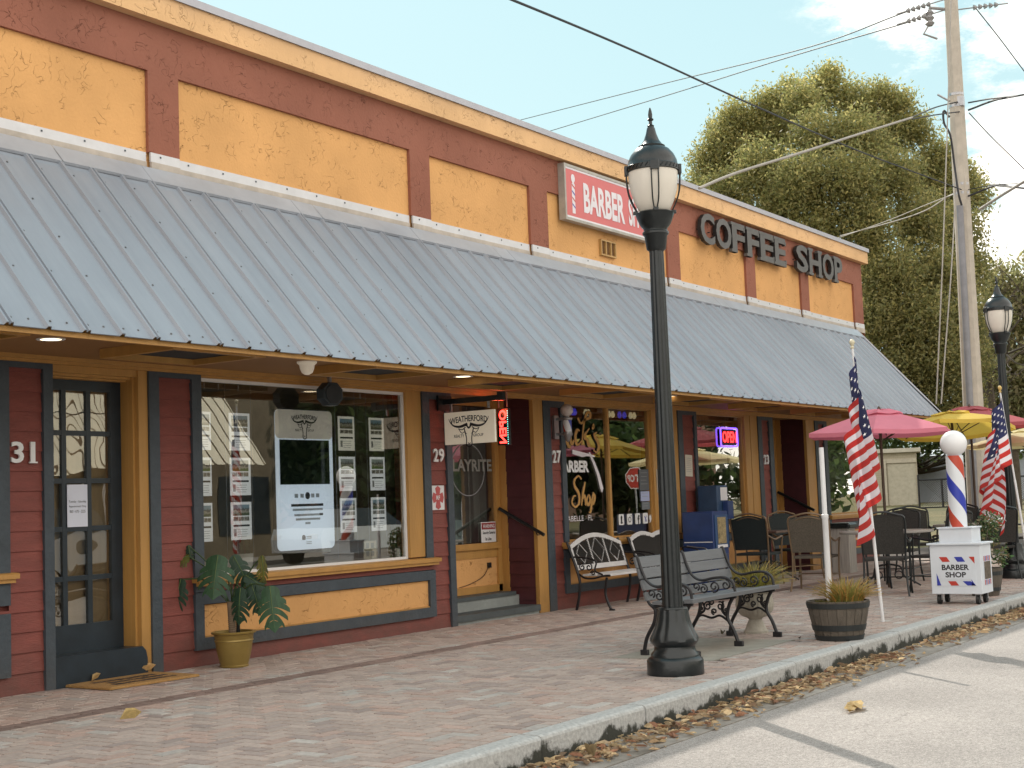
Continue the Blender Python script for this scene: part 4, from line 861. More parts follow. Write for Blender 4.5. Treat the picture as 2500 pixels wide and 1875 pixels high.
for c_, r, n_ in (((0.02, 0, 0.72), 0.20, 420), ((0.1, -0.08, 0.84), 0.15, 260), ((-0.08, 0.05, 0.50), 0.16, 160), ((0.12, -0.16, 0.45), 0.14, 120)): leafball(g, cc, c_, r, n_, 0.028, [(0.04, 0.09, 0.03), (0.06, 0.12, 0.035), (0.12, 0.15, 0.05), (0.20, 0.16, 0.08)], rd)
leafball(g, cc, (0.08, -0.12, 0.86), 0.16, 26, 0.02, [(0.8, 0.8, 0.78)], rd)
o = g.build('foliage', M_LEAFG, t); colour(o, cc)
g = MB()
for k in range(7): a = k*0.9; g.tube(crom([(0.05*math.cos(a), 0.05*math.sin(a), 0.28), (0.09*math.cos(a), 0.09*math.sin(a), 0.5), (0.13*math.cos(a+.4), 0.13*math.sin(a+.4), 0.78)], 4), 0.006, 5)
g.build('stems', M_WOOD, t)
g = MB(); g.lathe([(0.024, 0.2), (0.024, 1.02), (0.017, 1.03), (0.016, 1.48)], n=16); tag(g.build('plastic_pipe', M_PVC, None, True, (16.55, 4.80, 0.0)), 'cream flag pipe standing just behind the rolling barber cabinet', 'pipe')

# ---------- monstera in gold pot
t = empty('potted_plant', (8.82, 8.68, 0), 'swiss cheese plant with big split leaves in a matte gold pot', 'potted plant')
g = MB(); g.lathe([(0.118, 0), (0.122, 0.012), (0.115, 0.02), (0.128, 0.06), (0.148, 0.15), (0.156, 0.212), (0.162, 0.215), (0.162, 0.225), (0.158, 0.23), (0.166, 0.272), (0.185, 0.278), (0.187, 0.288), (0.18, 0.294), (0.160, 0.294), (0.155, 0.26)], n=48); g.build('pot', M_BRASS, t, True)
g = MB(); g.lathe([(0.155, 0.262), (0.05, 0.27)], n=20); g.build('soil', M_SOIL, t)
g = MB(); g.tube(crom([(0.01, 0.02, 0.25), (0.0, 0.02, 0.40), (-0.01, 0.02, 0.54)]), [0.031]*17, 12)
for k in range(14): z = 0.29+k*0.018; g.lathe([(0.032, z), (0.0345, z+0.004), (0.032, z+0.008)], (0.005-0.0007*k, 0.02, 0), 14, cap=False)
g.build('trunk', mat('ringed_trunk', (0.20, 0.14, 0.09), 0.8, var=0.35, scale=20), t, True)
g = MB(); g.tube([(0.045, -0.01, 0.25), (0.05, 0.0, 0.50)], 0.016, 8); g.build('stake', M_LEAFG, t); colour(t.children[-1], [(0.03, 0.06, 0.03)]*len(t.children[-1].data.polygons))
IR = Vector((0.552, -0.833, -0.037)); IU = Vector((-0.049, -0.077, 0.996)); IB = Vector((0.833, 0.547, 0.083))
def monstera_leaf(c, w, h, tilt, face, col, seed, yel=0.0):
    rd = random.Random(seed); g = MB(); cc = []
    # outline: lobes cut by slits; local (u across, v down from the stalk)
    nrm = (-IB + IR*face[0] + IU*face[1]).normalized(); down = (-IU*math.cos(tilt)+IR*math.sin(tilt)); down = (down - nrm*down.dot(nrm)).normalized(); acr = down.cross(nrm).normalized()
    Cc = Vector(c)
    def P(u, v):
        cur = -0.20*abs(u)**1.6*w - 0.22*max(0, v-0.35)**1.5*h
        return tuple(Cc + acr*(u*w*0.5) + down*((v-0.15)*h) + nrm*cur)
    for sd_ in (1, -1):
        lobes = [(-0.15, 0.10, 0.62), (0.10, 0.27, 0.97), (0.27, 0.45, 1.0), (0.45, 0.62, 0.90), (0.62, 0.78, 0.68)]
        for i, (v0, v1, ext) in enumerate(lobes):
            ext *= rd.uniform(0.88, 1.05); gap = 0.004+0.006*rd.random(); dr_ = 0.10+0.045*i
            K = 6; top, bot = [], []
            for k in range(K+1):
                s = k/K; uu = s*ext*sd_; op = gap*max(0, s-0.5)*1.4
                dv = dr_*s*s
                taper = (1-0.30*max(0, s-0.8)/0.2)
                mid = (v0+v1)/2+dv; half = (v1-v0)/2
                top.append(P(uu, mid-half*taper+op)); bot.append(P(uu, mid+half*taper-op))
            vs = top+bot; n_ = K+1
            for k in range(K):
                f = (k, k+1, n_+k+1, n_+k) if sd_ > 0 else (k+1, k, n_+k, n_+k+1)
                g.add([vs[q] for q in f], [(0, 1, 2, 3)]); cc.append(np.array(col)*rd.uniform(0.88, 1.1)*(1-0.1*(k % 2))+np.array((0.10, 0.08, 0.0))*yel*rd.random())
        tipv = [P(0, 0.78), P(0.62*sd_, 0.78+0.12), P(0.3*sd_, 0.98), P(0, 1.12)]
        g.add(tipv, [(0, 1, 2, 3)]); cc.append(np.array(col))
    mr_ = [P(0, v/10-0.12) for v in range(0, 12)]
    k0 = len(g.f); g.tube([Vector(p)+nrm*0.002 for p in mr_], [0.004-0.00028*i for i in range(12)], 5); cc += [(0.13, 0.19, 0.06)]*(len(g.f)-k0)
    return g, cc, P(0, -0.1)
MP = 0.00077
def lpos(xc, yc, depth=0.0): return IR*((xc-800)*MP) + Vector((0, 0, (1515-yc)*MP*1.0)) - IB*depth - Vector((0, 0, 0.037*(xc-800)*MP*0))
DKG, MDG, LTG = (0.022, 0.060, 0.034), (0.040, 0.10, 0.048), (0.10, 0.12, 0.03)
for i, (xc, yc, w_, h_, tl, fc, col, dp, ye) in enumerate([(660, 400, 400, 390, -0.05, (0.0, 0.45), MDG, 0.12, 0), (850, 400, 260, 330, 0.5, (0.6, 0.3), DKG, -0.02, 0), (300, 330, 210, 130, -1.2, (-0.2, 1.0), LTG, 0.02, 0.5), (235, 640, 240, 300, -0.15, (-0.5, 0.2), DKG, 0.06, 0),
        (330, 240, 110, 130, 0.2, (0, 0.2), DKG, 0.0, 0), (900, 740, 230, 330, -0.05, (-0.2, 0.1), DKG, 0.10, 0), (1030, 690, 230, 300, 0.3, (0.5, 0.2), DKG, 0.02, 0), (1250, 730, 350, 400, 0.12, (0.1, 0.35), MDG, 0.16, 0), (1130, 400, 150, 290, 0.1, (0.8, 0.1), (0.07, 0.075, 0.02), 0.0, 0.9), (990, 560, 230, 200, 0.9, (0.3, 0.8), DKG, 0.0, 0)]):
    c_ = lpos(xc, yc, dp); g, cc, st = monstera_leaf(c_, w_*MP, h_*MP, tl, fc, col, i, ye)
    o = g.build('leaf', M_LEAFG, t, True); colour(o, cc)
    g = MB(); b0 = Vector((0.0, 0.02, 0.50)) if i % 2 else Vector((0.03, 0.0, 0.42)); mid = (b0+Vector(st))/2+Vector((0, 0, 0.10)); mid.z = max(mid.z, b0.z+0.08)
    g.tube(crom([b0, mid, Vector(st)], 6), 0.0065, 6); o = g.build('stalk', M_LEAFG, t, True); colour(o, [(0.06, 0.10, 0.04)]*len(o.data.polygons))

# ---------- doormat
M_COIR = mat('coir', (0.55, 0.31, 0.11), 0.95, var=0.2, scale=60, bump=0.9, bscale=300)
t = empty('door_mat', (7.76, 8.72, 0.004), 'tan coir door mat with worn black lettering, at the navy door', 'door mat', rz=R_(-2))
g = MB(); g.bbox(-0.44, 0.44, -0.27, 0.27, 0, 0.018, 0.008); g.build('coir_pad', M_COIR, t)
g = MB()
for k, (wd, tx) in enumerate(((0.27, 'NORTH'), (0.33, 'HOUSE'), (0.30, 'SALON'))):
    vs, fs, ns = text_geo(tx, 0.03, 0.0); a = max(v[0] for v in vs); bb = max(v[1] for v in vs)
    g.add([(-wd+v[0]/a*2*wd, 0.05-k*0.115+v[1]/bb*0.09, 0.0195) for v in vs], fs)
MAT_TXT = g
g = MB()
for r in range(3):
    x = -0.30+0.05*(r % 2)
    while x < 0.30:
        w_ = random.uniform(0.02, 0.05); g.box(x, x+w_, 0.13-r*0.12-random.uniform(0.04, 0.085), 0.14-r*0.12, 0.0185, 0.0195); x += w_+random.uniform(0.008, 0.02)
g.build('lettering', M_INK, t)

# ---------- fallen leaves
M_DRY = attr_mat('dry_leaf', 0.8, 40, 0.3, 0.2, 0.2)
DRYC = [(0.42, 0.29, 0.17), (0.32, 0.22, 0.13), (0.50, 0.37, 0.22), (0.20, 0.13, 0.08), (0.38, 0.29, 0.19), (0.60, 0.46, 0.28), (0.30, 0.15, 0.09)]
def dry_leaf(g, cc, p, ln, rz, tl, rd, col=None, curl=0.3):
    c = np.array(col if col is not None else rd.choice(DRYC))*rd.uniform(0.7, 1.25); T = Matrix.Translation(p) @ Matrix.Rotation(rz, 4, 'Z') @ Matrix.Rotation(tl, 4, 'X') @ Matrix.Rotation(rd.uniform(-0.3, 0.3), 4, 'Y')
    w = ln*rd.uniform(0.14, 0.24); cv = curl*ln
    A = [(-ln/2, 0, 0), (-ln*0.2, w, cv*0.5), (ln*0.2, w*0.9, cv*0.5), (ln/2, 0, cv*0.3), (ln*0.2, -w*0.9, cv*0.5), (-ln*0.2, -w, cv*0.5), (-ln*0.2, 0, 0), (ln*0.2, 0, 0)]
    g.add([tuple(T @ Vector(a)) for a in A], [(0, 6, 1), (6, 7, 2, 1), (7, 3, 2), (0, 5, 6), (5, 4, 7, 6), (4, 3, 7)]); cc += [c]*6
rd = random.Random(9); g = MB(); cc = []
def dens(x): return 0.25+0.75*(0.5+0.5*math.sin(x*1.9+1.0))*(0.6+0.4*math.sin(x*0.7+2)) + (0.9 if 7.8 < x < 12.2 else 0) + (0.8 if 13.2 < x < 18 else 0)
for i in range(4700):
    x = 5.6+14.5*rd.random()**1.25
    if rd.random()*1.9 > dens(x): continue
    off = abs(rd.gauss(0, 0.12)); hgt = 0.035*max(0, 1-off/0.16)*min(1, dens(x))*rd.random()
    y = 4.24-off+rd.uniform(-0.03, 0.03)
    if y > 4.285 or y < 3.72: continue
    dry_leaf(g, cc, (x, y, (-0.143 if y > 3.925 else -0.147)+0.004+hgt), rd.uniform(0.03, 0.095), rd.uniform(0, 6.3), rd.uniform(-0.7, 0.7), rd)
o = g.build('leaf_litter', M_DRY); colour(o, cc); tag(o, 'drift of dry brown leaves lying along the gutter', 'fallen leaves', kind='stuff')
def one_leaf(name, loc, ln, col, label, n=1, rz=0.5, curl=0.5):
    g = MB(); cc = []; rd = random.Random(int(loc[0]*100))
    for k in range(n): dry_leaf(g, cc, (rd.uniform(-0.12, 0.12) if n > 1 else 0, rd.uniform(-0.05, 0.05) if n > 1 else 0, 0.008+0.004*k), ln*rd.uniform(0.8, 1.1), rz+(rd.uniform(-0.6, 0.6) if n > 1 else 0), 0.2, rd, col, curl)
    o = g.build(name, M_DRY, None, False, loc); colour(o, cc); tag(o, label, 'fallen leaf' if n == 1 else 'leaf cluster')
one_leaf('fallen_leaf', (6.22, 7.02, 0.02), 0.15, (0.40, 0.30, 0.13), 'single curled tan leaf lying on the brick sidewalk in front of the navy door', rz=-0.6, curl=0.9)
one_leaf('leaf_cluster', (9.08, 3.41, -0.15), 0.16, (0.5, 0.36, 0.16), 'small tan leaf cluster lying alone on the sunlit road', 9, 0.3, 0.1)
one_leaf('fallen_leaf', (6.95, 4.15, -0.14), 0.17, (0.20, 0.14, 0.07), 'large dark curled leaf in the gutter at the near end of the leaf drift', rz=0.9, curl=0.8)
one_leaf('fallen_leaf', (12.02, 5.72, 0.01), 0.10, (0.10, 0.08, 0.04), 'dark curled leaf at the foot of the urn planter', rz=0.2, curl=0.9)
one_leaf('fallen_leaf', (11.9, 4.93, 0.003), 0.08, (0.08, 0.05, 0.03), 'dark twig like leaf on the bricks beside the barrel planter', rz=0.2, curl=0.4)
one_leaf('fallen_leaf', (7.60, 8.96, 0.03), 0.13, (0.42, 0.29, 0.13), 'pale dry leaf on the back edge of the door mat, left', rz=0.2, curl=0.7)
one_leaf('fallen_leaf', (8.14, 8.98, 0.03), 0.15, (0.50, 0.33, 0.15), 'pale dry leaf propped at the right back corner of the door mat', rz=-0.5, curl=0.7)

# ================================================================ SIGNS AND FITTINGS
t = empty('barber_sign', (14.75, D-0.17, 4.69), 'red box sign reading BARBER SHOP high on the ochre parapet', 'sign')
def tp(mb, name, mats, smooth=False, par=None):      # part given in world coordinates, child of t
    o = mb.build(name, mats, None, smooth); pr = par or t; o.parent = pr
    w_ = pr.location if par is None else t.location
    if par is None: o.matrix_parent_inverse = Matrix.LocRotScale(t.location, t.rotation_euler, None).inverted()
    return o
X0, X1, Z0, Z1, YF = 14.92, 17.22, 4.73, 5.435, D-0.085
g = MB(); g.box(X0, X1, YF+0.012, D-0.001, Z0, Z1); fw = 0.035
for a in ((X0, X1, Z0, Z0+fw), (X0, X1, Z1-fw, Z1), (X0, X0+fw, Z0+fw, Z1-fw), (X1-fw, X1, Z0+fw, Z1-fw)): g.box(a[0], a[1], YF-0.01, YF+0.0115, a[2], a[3])
tp(g, 'sign_box', mat('old_aluminium', (0.42, 0.40, 0.36), 0.5, metal=0.3, var=0.25))
g = MB(); g.box(X0+fw, X1-fw, YF, YF+0.0115, Z0+fw, Z1-fw); tp(g, 'sign_face', mat('faded_red_face', (0.62, 0.13, 0.13), 0.4, var=0.06, scale=2))
M_SIGNW = mat('sign_white', (0.75, 0.72, 0.76), 0.5, var=0.05)
g = MB(); yy = YF-0.003
for a in ((X0+fw, X1-fw, Z0+fw, Z0+fw+0.025), (X0+fw, X1-fw, Z1-fw-0.025, Z1-fw)): g.box(a[0], a[1], yy, YF-0.0002, a[2], a[3])
tp(g, 'face_border', M_SIGNW)
g = MB(); text_into(g, 'BARBER', 15.38, 16.44, 4.88, 5.26, YF-0.004, 0.035); text_into(g, 'SHOP', 16.55, 17.14, 4.88, 5.26, YF-0.004, 0.035); tp(g, 'lettering', M_SIGNW)
g = MB(); n = 20; g.add([(15.135+0.045*math.cos(2*math.pi*k/n), yy, 5.27+0.055*math.sin(2*math.pi*k/n)) for k in range(n)], [tuple(range(n-1, -1, -1))])
g.box(15.10, 15.17, yy, YF-0.0002, 4.83, 5.205); g.box(15.115, 15.155, yy-0.001, YF-0.0002, 5.20, 5.225)
tp(g, 'pole_emblem', M_SIGNW)
g = MB()
for k in range(4): z = 4.89+k*0.082; g.add([(15.10, yy-0.0015, z+0.045), (15.17, yy-0.0015, z), (15.17, yy-0.0015, z+0.022), (15.10, yy-0.0015, z+0.067)], [(0, 1, 2, 3)], k % 2)
tp(g, 'emblem_stripes', [M_BLUEP, M_REDP])

t = empty('coffee_sign', (18.7, D-0.09, 4.94), 'row of raised dark metal letters reading COFFEE SHOP on the parapet', 'sign')
for c_, a, b2 in [('C', 18.71, 19.2), ('O', 19.23, 19.78), ('F', 19.79, 20.27), ('F', 20.34, 20.81), ('E', 20.84, 21.38), ('E', 21.41, 21.88), ('S', 22.31, 22.83), ('H', 22.87, 23.44), ('O', 23.48, 24.02), ('P', 24.04, 24.45)]:
    g = MB(); z0, z1 = 4.945, 5.405
    text_into(g, c_, a, b2-0.02, z0, z1, D-0.035, 0.030, 0.06, 0, 1)
    if c_ in 'FEHP':      # slab serifs
        sw = 0.045
        for zz in (z0, z1-sw):
            g.box(a-0.03, a+0.17, D-0.0975, D-0.037, zz, zz+sw)
            if c_ == 'H': g.box(b2-0.17, b2+0.02, D-0.0975, D-0.037, zz, zz+sw)
        if c_ in 'FE': g.box(b2-0.055, b2-0.015, D-0.0975, D-0.037, z1-0.11, z1-sw)
        if c_ == 'E': g.box(b2-0.055, b2-0.015, D-0.0975, D-0.037, z0+sw, z0+0.11)
    for kx in (a+0.05, b2-0.08): g.box(kx, kx+0.015, D-0.036, D-0.0005, z0+0.2, z0+0.215, 1)
    tp(g, 'letter', [M_SIGNG, M_SIGNS])

# wall vent
t = empty('wall_vent', (15.93, D, 4.43), 'small ochre vent grille on the parapet below the red barber sign', 'vent')
M_VENT = mat('vent_ochre', (0.50, 0.30, 0.10), 0.5); g = MB()
a, b2, c_, d_ = 15.93, 16.32, 4.42, 4.63
for q in ((a, b2, c_, c_+.02), (a, b2, d_-.02, d_), (a, a+.02, c_+.02, d_-.02), (b2-.02, b2, c_+.02, d_-.02), (16.05, 16.07, c_+.02, d_-.02), (16.18, 16.20, c_+.02, d_-.02)): g.box(q[0], q[1], D-0.004, D+0.034, q[2], q[3])
tp(g, 'grille_frame', M_VENT)
g = MB()
for k in range(9): g.box(a+.02, b2-.02, D+0.016, D+0.030, c_+.03+k*.018, c_+.04+k*.018)
tp(g, 'louvres', mat('vent_dark', (0.22, 0.11, 0.035), 0.7))

# house numbers with serifs
def house_number(txt, xs, z0, z1, label):
    xs = [tuple(q) for q in xs]; x_ = xs[0][0]; t_ = empty('house_number', (x_, D-0.02, z0), label, 'house number', 'house numbers on the red siding')
    for ch, (a, b2) in zip(txt, xs):
        if ch == '1': a, b2 = (a+b2)/2-0.022, (a+b2)/2+0.018
        g = MB(); text_into(g, ch, a-x_, b2-x_, 0, z1-z0, -0.004, 0.02, 0.014)
        if ch == '1': g.box(a-x_-0.012, b2-x_+0.02, -0.0185, -0.005, -0.001, 0.010)
        g.build('digit', M_WHITE, t_)
house_number('31', [(6.855, 6.965), (7.005, 7.095)], 1.71, 1.87, 'white number 31 on red siding left of the navy door')
house_number('29', [(12.12, 12.20), (12.215, 12.305)], 1.74, 1.88, 'white number 29 on red siding beneath the hanging sign')
house_number('27', [(14.49, 14.57), (14.585, 14.675)], 1.735, 1.885, 'white number 27 on red siding beside the barber window')
house_number('23', [(20.69, 20.77), (20.79, 20.87)], 1.735, 1.885, 'white number 23 on red siding beside the dark far doorway')

# bull skull emblem used on two signs
def skull(mb, cx, cz, s, mk):
    """s = half width of the horns; mk maps (u, w) to a 3D point; strokes as thin ribbons"""
    def rib(pts, w):
        pts = crom([(p[0], p[1], 0) for p in pts], 5)
        vs = []
        for i, p in enumerate(pts):
            d = (pts[min(i+1, len(pts)-1)]-pts[max(i-1, 0)]).normalized(); nx, ny = -d.y, d.x
            ww = w[0]+(w[1]-w[0])*i/(len(pts)-1); ww *= s*0.72
            vs += [mk(cx+p.x*s+nx*ww, cz+p.y*s+ny*ww), mk(cx+p.x*s-nx*ww, cz+p.y*s-ny*ww)]
        mb.add(vs, [(2*i, 2*i+1, 2*i+3, 2*i+2) for i in range(len(pts)-1)])
    for q in (1, -1):
        rib([(0.06*q, 0.14), (0.45*q, 0.05), (0.75*q, 0.10), (0.93*q, 0.26), (1.0*q, 0.40)], (0.085, 0.012))
        rib([(0.16*q, 0.02), (0.34*q, -0.08), (0.52*q, -0.03)], (0.03, 0.02)); rib([(0.20*q, -0.16), (0.36*q, -0.22), (0.52*q, -0.03)], (0.02, 0.02))
        rib([(0.24*q, -0.02), (0.18*q, -0.22), (0.13*q, -0.45), (0.13*q, -0.72), (0.0, -0.80)], (0.035, 0.035))
        rib([(0.22*q, -0.20), (0.10*q, -0.26)], (0.03, 0.01))
    rib([(-0.12, 0.1), (0, -0.02), (0.12, 0.1)], (0.05, 0.05)); rib([(-0.06, -0.62), (0, -0.68), (0.06, -0.62)], (0.02, 0.02))
# hanging sign on a black bracket
M_CREAM = mat('cream_sign', (0.90, 0.84, 0.71), 0.55, var=0.05, emit=(0.9, 0.82, 0.66), estr=0.12)  # faint glow added to the cream to brighten the board below the soffit
t = empty('hanging_sign', (12.30, 8.96, 2.3), 'cream hanging sign reading WEATHERFORD REALTY GROUP with longhorn skull on a black bracket', 'sign')
g = MB(); g.box(12.20, 12.44, D-0.06, D-0.0355, 2.28, 2.44); tp(g, 'wall_plate', M_BLACK)
g = MB(); g.box(12.28, 12.32, 8.20, D-0.061, 2.345, 2.40); g.box(12.27, 12.33, 8.19, 8.26, 2.34, 2.43); tp(g, 'bracket_arm', M_BLACK)
g = MB(); g.box(12.29, 12.31, 8.86, 8.88, 2.255, 2.3445); g.box(12.29, 12.31, 8.38, 8.40, 2.275, 2.3445); tp(g, 'hanger', M_STEEL)
g = MB(); g.bbox(12.285, 12.315, 8.31, 8.955, 1.915, 2.255, 0.003); sp_ = tp(g, 'sign_board', M_CREAM)
g = MB(); xf = 12.2825; text_into(g, 'WEATHERFORD', 8.875, 8.40, 2.135, 2.20, xf, 0.02, axis='x')
for i in range(len(g.v)): x, y, z = g.v[i]; g.v[i] = (x, y, z+0.022*(1-((y-8.6375)/0.2375)**2)-0.01)
text_into(g, 'REALTY', 8.83, 8.70, 1.985, 2.015, xf, 0.01, axis='x'); text_into(g, 'GROUP', 8.585, 8.455, 1.985, 2.015, xf, 0.01, axis='x')
skull(g, -8.6375, 2.085, 0.255, lambda u, w_: (xf, -u, w_)); o = tp(g, 'lettering', M_INK)
# LED sign hung in the recess
t = empty('led_sign', (13.1, 8.80, 1.92), 'glowing red vertical LED open sign behind the cream hanging sign', 'sign')
g = MB(); g.bbox(13.10, 13.15, 8.68, 8.83, 1.915, 2.32, 0.003); tp(g, 'housing', M_BLACK)
g = MB(); g.box(13.12, 13.13, 8.70, 8.71, 2.335, 2.50); g.box(13.12, 13.13, 8.81, 8.82, 2.335, 2.50); tp(g, 'hanger', M_STEEL)
M_LEDR = emis('led_red', (1.0, 0.04, 0.03), 6.0); M_LEDC = emis('led_cyan', (0.2, 0.9, 0.8), 3.0)
vs, fs, ns = text_geo('OPEN', 0.03, 0.0); a = max(v[0] for v in vs); bb = max(v[1] for v in vs)
g = MB(); g.add([(13.0985, 8.71+v[1]/bb*0.09, 2.305-v[0]/a*0.37) for v in vs], fs); tp(g, 'letters', M_LEDR)
g = MB()
for k in range(16): g.box(13.0965, 13.0995, 8.684, 8.692, 1.925+k*0.024, 1.932+k*0.024)
tp(g, 'side_dots', M_LEDC)
# glow of that sign is a real small lamp
ld = bpy.data.lights.new('led_glow', 'POINT'); ld.energy = 2.2; ld.color = (1, 0.12, 0.05); ld.shadow_soft_size = 0.05
lo = bpy.data.objects.new('led_glow', ld); C.objects.link(lo); lo.location = (13.02, 8.76, 2.28)

# notice with red maltese cross
t = empty('wall_notice', (12.07, D-0.03, 1.23), 'white card with a red maltese cross and letters RF on the siding below number 29', 'notice')
g = MB(); g.box(12.075, 12.30, D-0.0225, D-0.016, 1.235, 1.49); tp(g, 'card', M_PAPER)
g = MB(); cx_, cz_ = 12.1875, 1.3625; P = []
for k in range(4):
    a = k*math.pi/2
    for da, r in ((-0.52, 0.115), (0.0, 0.125), (0.52, 0.115), (0.785, 0.055)): P.append((cx_+0.82*r*math.cos(a+da), D-0.0245, cz_+r*math.sin(a+da)))
g.add(P, [tuple(range(15, -1, -1))]); tp(g, 'cross_emblem', mat('faded_red_ink', (0.5, 0.10, 0.10), 0.6))
g = MB(); text_into(g, 'RF', 12.155, 12.22, 1.34, 1.385, D-0.0265, 0.03); tp(g, 'lettering', M_PAPER)
# handrail
t = empty('handrail', (14.05, 9.2, 1.0), 'short black sloping handrail on the shaded side of doorway 29', 'handrail')
g = MB(); g.tube([(14.03, 9.47, 1.22), (14.03, 8.86, 0.90)], 0.021, 12); tp(g, 'rail', M_BLACK, True)
for y, z in ((9.36, 1.145), (8.97, 0.94)):
    g = MB(); g.tube([(14.03, y, z), (14.06, y, z-0.04), (14.10, y, z-0.04)], 0.008, 6); tp(g, 'bracket', M_BLACK)
t = empty('handrail', (22.42, 9.2, 1.0), 'black sloping handrail in the dark far doorway beside number 23', 'handrail')
g = MB(); g.tube([(22.42, 9.52, 1.30), (22.42, 8.90, 0.98)], 0.024, 10); tp(g, 'rail', M_BLACK, True)

# window of number 29: drape, ghosted shop name, warning card
g = MB(); n = 70; vs = []
for z in (0.835, 2.42):
    for i in range(n+1):
        x = 12.42+1.58*i/n; fl_ = 0.05*math.sin(i*0.9)*(0.6 if z < 1 else 1)+0.02*math.sin(i*2.1); pull = 0.0 if z > 1 else 0.12*math.sin(i/n*math.pi)
        vs.append((x, yb+0.13+fl_, z+pull*0))
g.add(vs, [(i, i+1, n+2+i, n+1+i) for i in range(n)]); t = tag(g.build('window_drape', M_DRAPE, None, True), 'pale grey drape hanging behind the window of doorway 29', 'curtain')
t = empty('window_lettering', (13.4, yb, 1.8), 'faint white round emblem and word on the doorway 29 window glass', 'lettering')
g = MB(); cx_, cz_ = 13.50, 1.68; g.tube([(cx_+0.33*math.cos(q), yb+0.004, cz_+0.30*math.sin(q)) for q in np.linspace(0, 6.2832, 49)], 0.006, 5, flat=(1, 0.3, 1)); tp(g, 'ring', M_GINK)
g = MB(); text_into(g, 'LAYRITE', 13.20, 13.98, 1.66, 1.80, yb+0.002, 0.03); tp(g, 'word', M_SIGNW if False else mat('faded_white', (0.26, 0.27, 0.25), 0.7))
t = empty('warning_card', (13.85, yb, 0.9), 'white card with red band reading WARNING Security Cameras In Use in the doorway 29 window', 'notice')
g = MB(); g.box(13.70, 14.00, yb-0.012, yb-0.008, 0.835, 1.07); tp(g, 'card', M_PAPER)
g = MB(); g.box(13.71, 13.99, yb-0.015, yb-0.0125, 0.985, 1.06); tp(g, 'red_band', mat('band_red', (0.30, 0.03, 0.03), 0.5))
g = MB(); text_into(g, 'WARNING', 13.73, 13.97, 1.0, 1.045, yb-0.0165, 0.02); tp(g, 'heading', M_PAPER)
g = MB(); text_into(g, 'Security Cameras', 13.73, 13.98, 0.92, 0.965, yb-0.0145, 0.02); text_into(g, 'In Use', 13.78, 13.9, 0.855, 0.895, yb-0.0145, 0.02); tp(g, 'lettering', M_INK)
g = MB(); text_into(g, 'oven', 12.55, 13.15, 0.86, 1.06, yb+0.05, 0.04, 0.02); tag(g.build('red_script_sign', mat('dull_red_sign', (0.22, 0.012, 0.02), 0.5)), 'dark red lettering standing behind the glass of doorway 29', 'sign')

# camera dome, speaker, lights
g = MB(); g.lathe([(0.085, 0.0), (0.085, -0.012), (0.065, -0.03), (0.06, -0.06), (0.045, -0.095), (0.02, -0.11), (0.001, -0.113)][::-1], n=24); tag(g.build('security_camera', M_CREAM, None, True, (9.12, 8.06, 2.529)), 'small cream dome camera under the soffit above the big display window', 'camera')
t = empty('wall_speaker', (10.25, 8.78, 2.36), 'dark eight sided speaker hanging at the top edge of the big display window', 'speaker')
g = MB(); P = [(0.5*math.cos(math.pi/8+k*math.pi/4)*0.29, 0.5*math.sin(math.pi/8+k*math.pi/4)*0.235) for k in range(8)]
g.prism([(10.25+p[0], 2.355+p[1]) for p in P], 'y', 8.74, 8.83); tp(g, 'cabinet', M_NAVY)
g = MB(); g.prism([(10.25+p[0]*0.8, 2.355+p[1]*0.8) for p in P], 'y', 8.733, 8.7395); tp(g, 'grille', M_DARK)
g = MB(); g.box(10.235, 10.265, 8.77, 8.80, 2.47, 2.5295); tp(g, 'mount', M_STEEL)
M_LIT = emis('lit_lens', (1.0, 0.82, 0.55), 3.5)
for i, (x, y) in enumerate(((6.52, 8.11), (11.41, 8.07), (15.95, 8.14), (20.6, 8.1))):
    lab = ['lit recessed soffit light above number 31', 'lit recessed soffit light near the hanging sign', 'lit recessed soffit light just right of the near lamp post', 'lit recessed soffit light near number 23'][i]
    t = empty('ceiling_light', (x, y, 2.53), lab, 'ceiling light', 'recessed lights in the soffit')
    g = MB(); g.lathe([(0.095, -0.006), (0.10, -0.002), (0.10, 0), (0.07, 0)], (x, y, 2.5295), 24, cap=False); g.lathe([(0.072, -0.004), (0.095, -0.006)], (x, y, 2.5295), 24, cap=False); tp(g, 'trim_ring', M_WHITE)
    g = MB(); g.lathe([(0.001, -0.003), (0.074, -0.003)], (x, y, 2.5295), 24, cap=False); tp(g, 'lens', M_LIT)

# wall barber light at 27
t = empty('barber_light', (14.58, 8.84, 2.0), 'small wall mounted barber pole lamp with white globe beside number 27', 'barber pole')
g = MB(); g.box(14.53, 14.63, D-0.05, D-0.015, 2.02, 2.30); g.box(14.56, 14.60, 8.86, D-0.051, 2.06, 2.09); g.box(14.56, 14.60, 8.86, D-0.051, 2.24, 2.27); tp(g, 'wall_bracket', M_STEEL)
g = MB(); g.lathe([(0.052, 2.10), (0.052, 2.235)], (14.58, 8.82, 0), 24)
o = g.build('glass_cylinder', M_BSTR, t, True); o.location = (0, -0.02, 0); o.data.transform(Matrix.Translation((-14.58, -8.82, -2.0)))
g = MB(); g.lathe([(0.01, 1.98), (0.03, 2.0), (0.045, 2.04), (0.060, 2.06), (0.062, 2.075), (0.055, 2.08), (0.055, 2.099)], (14.58, 8.82, 0), 24); tp(g, 'lower_cap', M_STEEL, True)
g = MB(); g.lathe([(0.055, 2.236), (0.062, 2.245), (0.062, 2.26), (0.03, 2.275), (0.028, 2.30)], (14.58, 8.82, 0), 24); tp(g, 'upper_cap', M_STEEL, True)
g = MB(); g.sphere((14.58, 8.82, 2.355), 0.075, 24, 12); tp(g, 'globe', mat('lamp_globe', (0.62, 0.56, 0.54), 0.3, var=0.03), True)

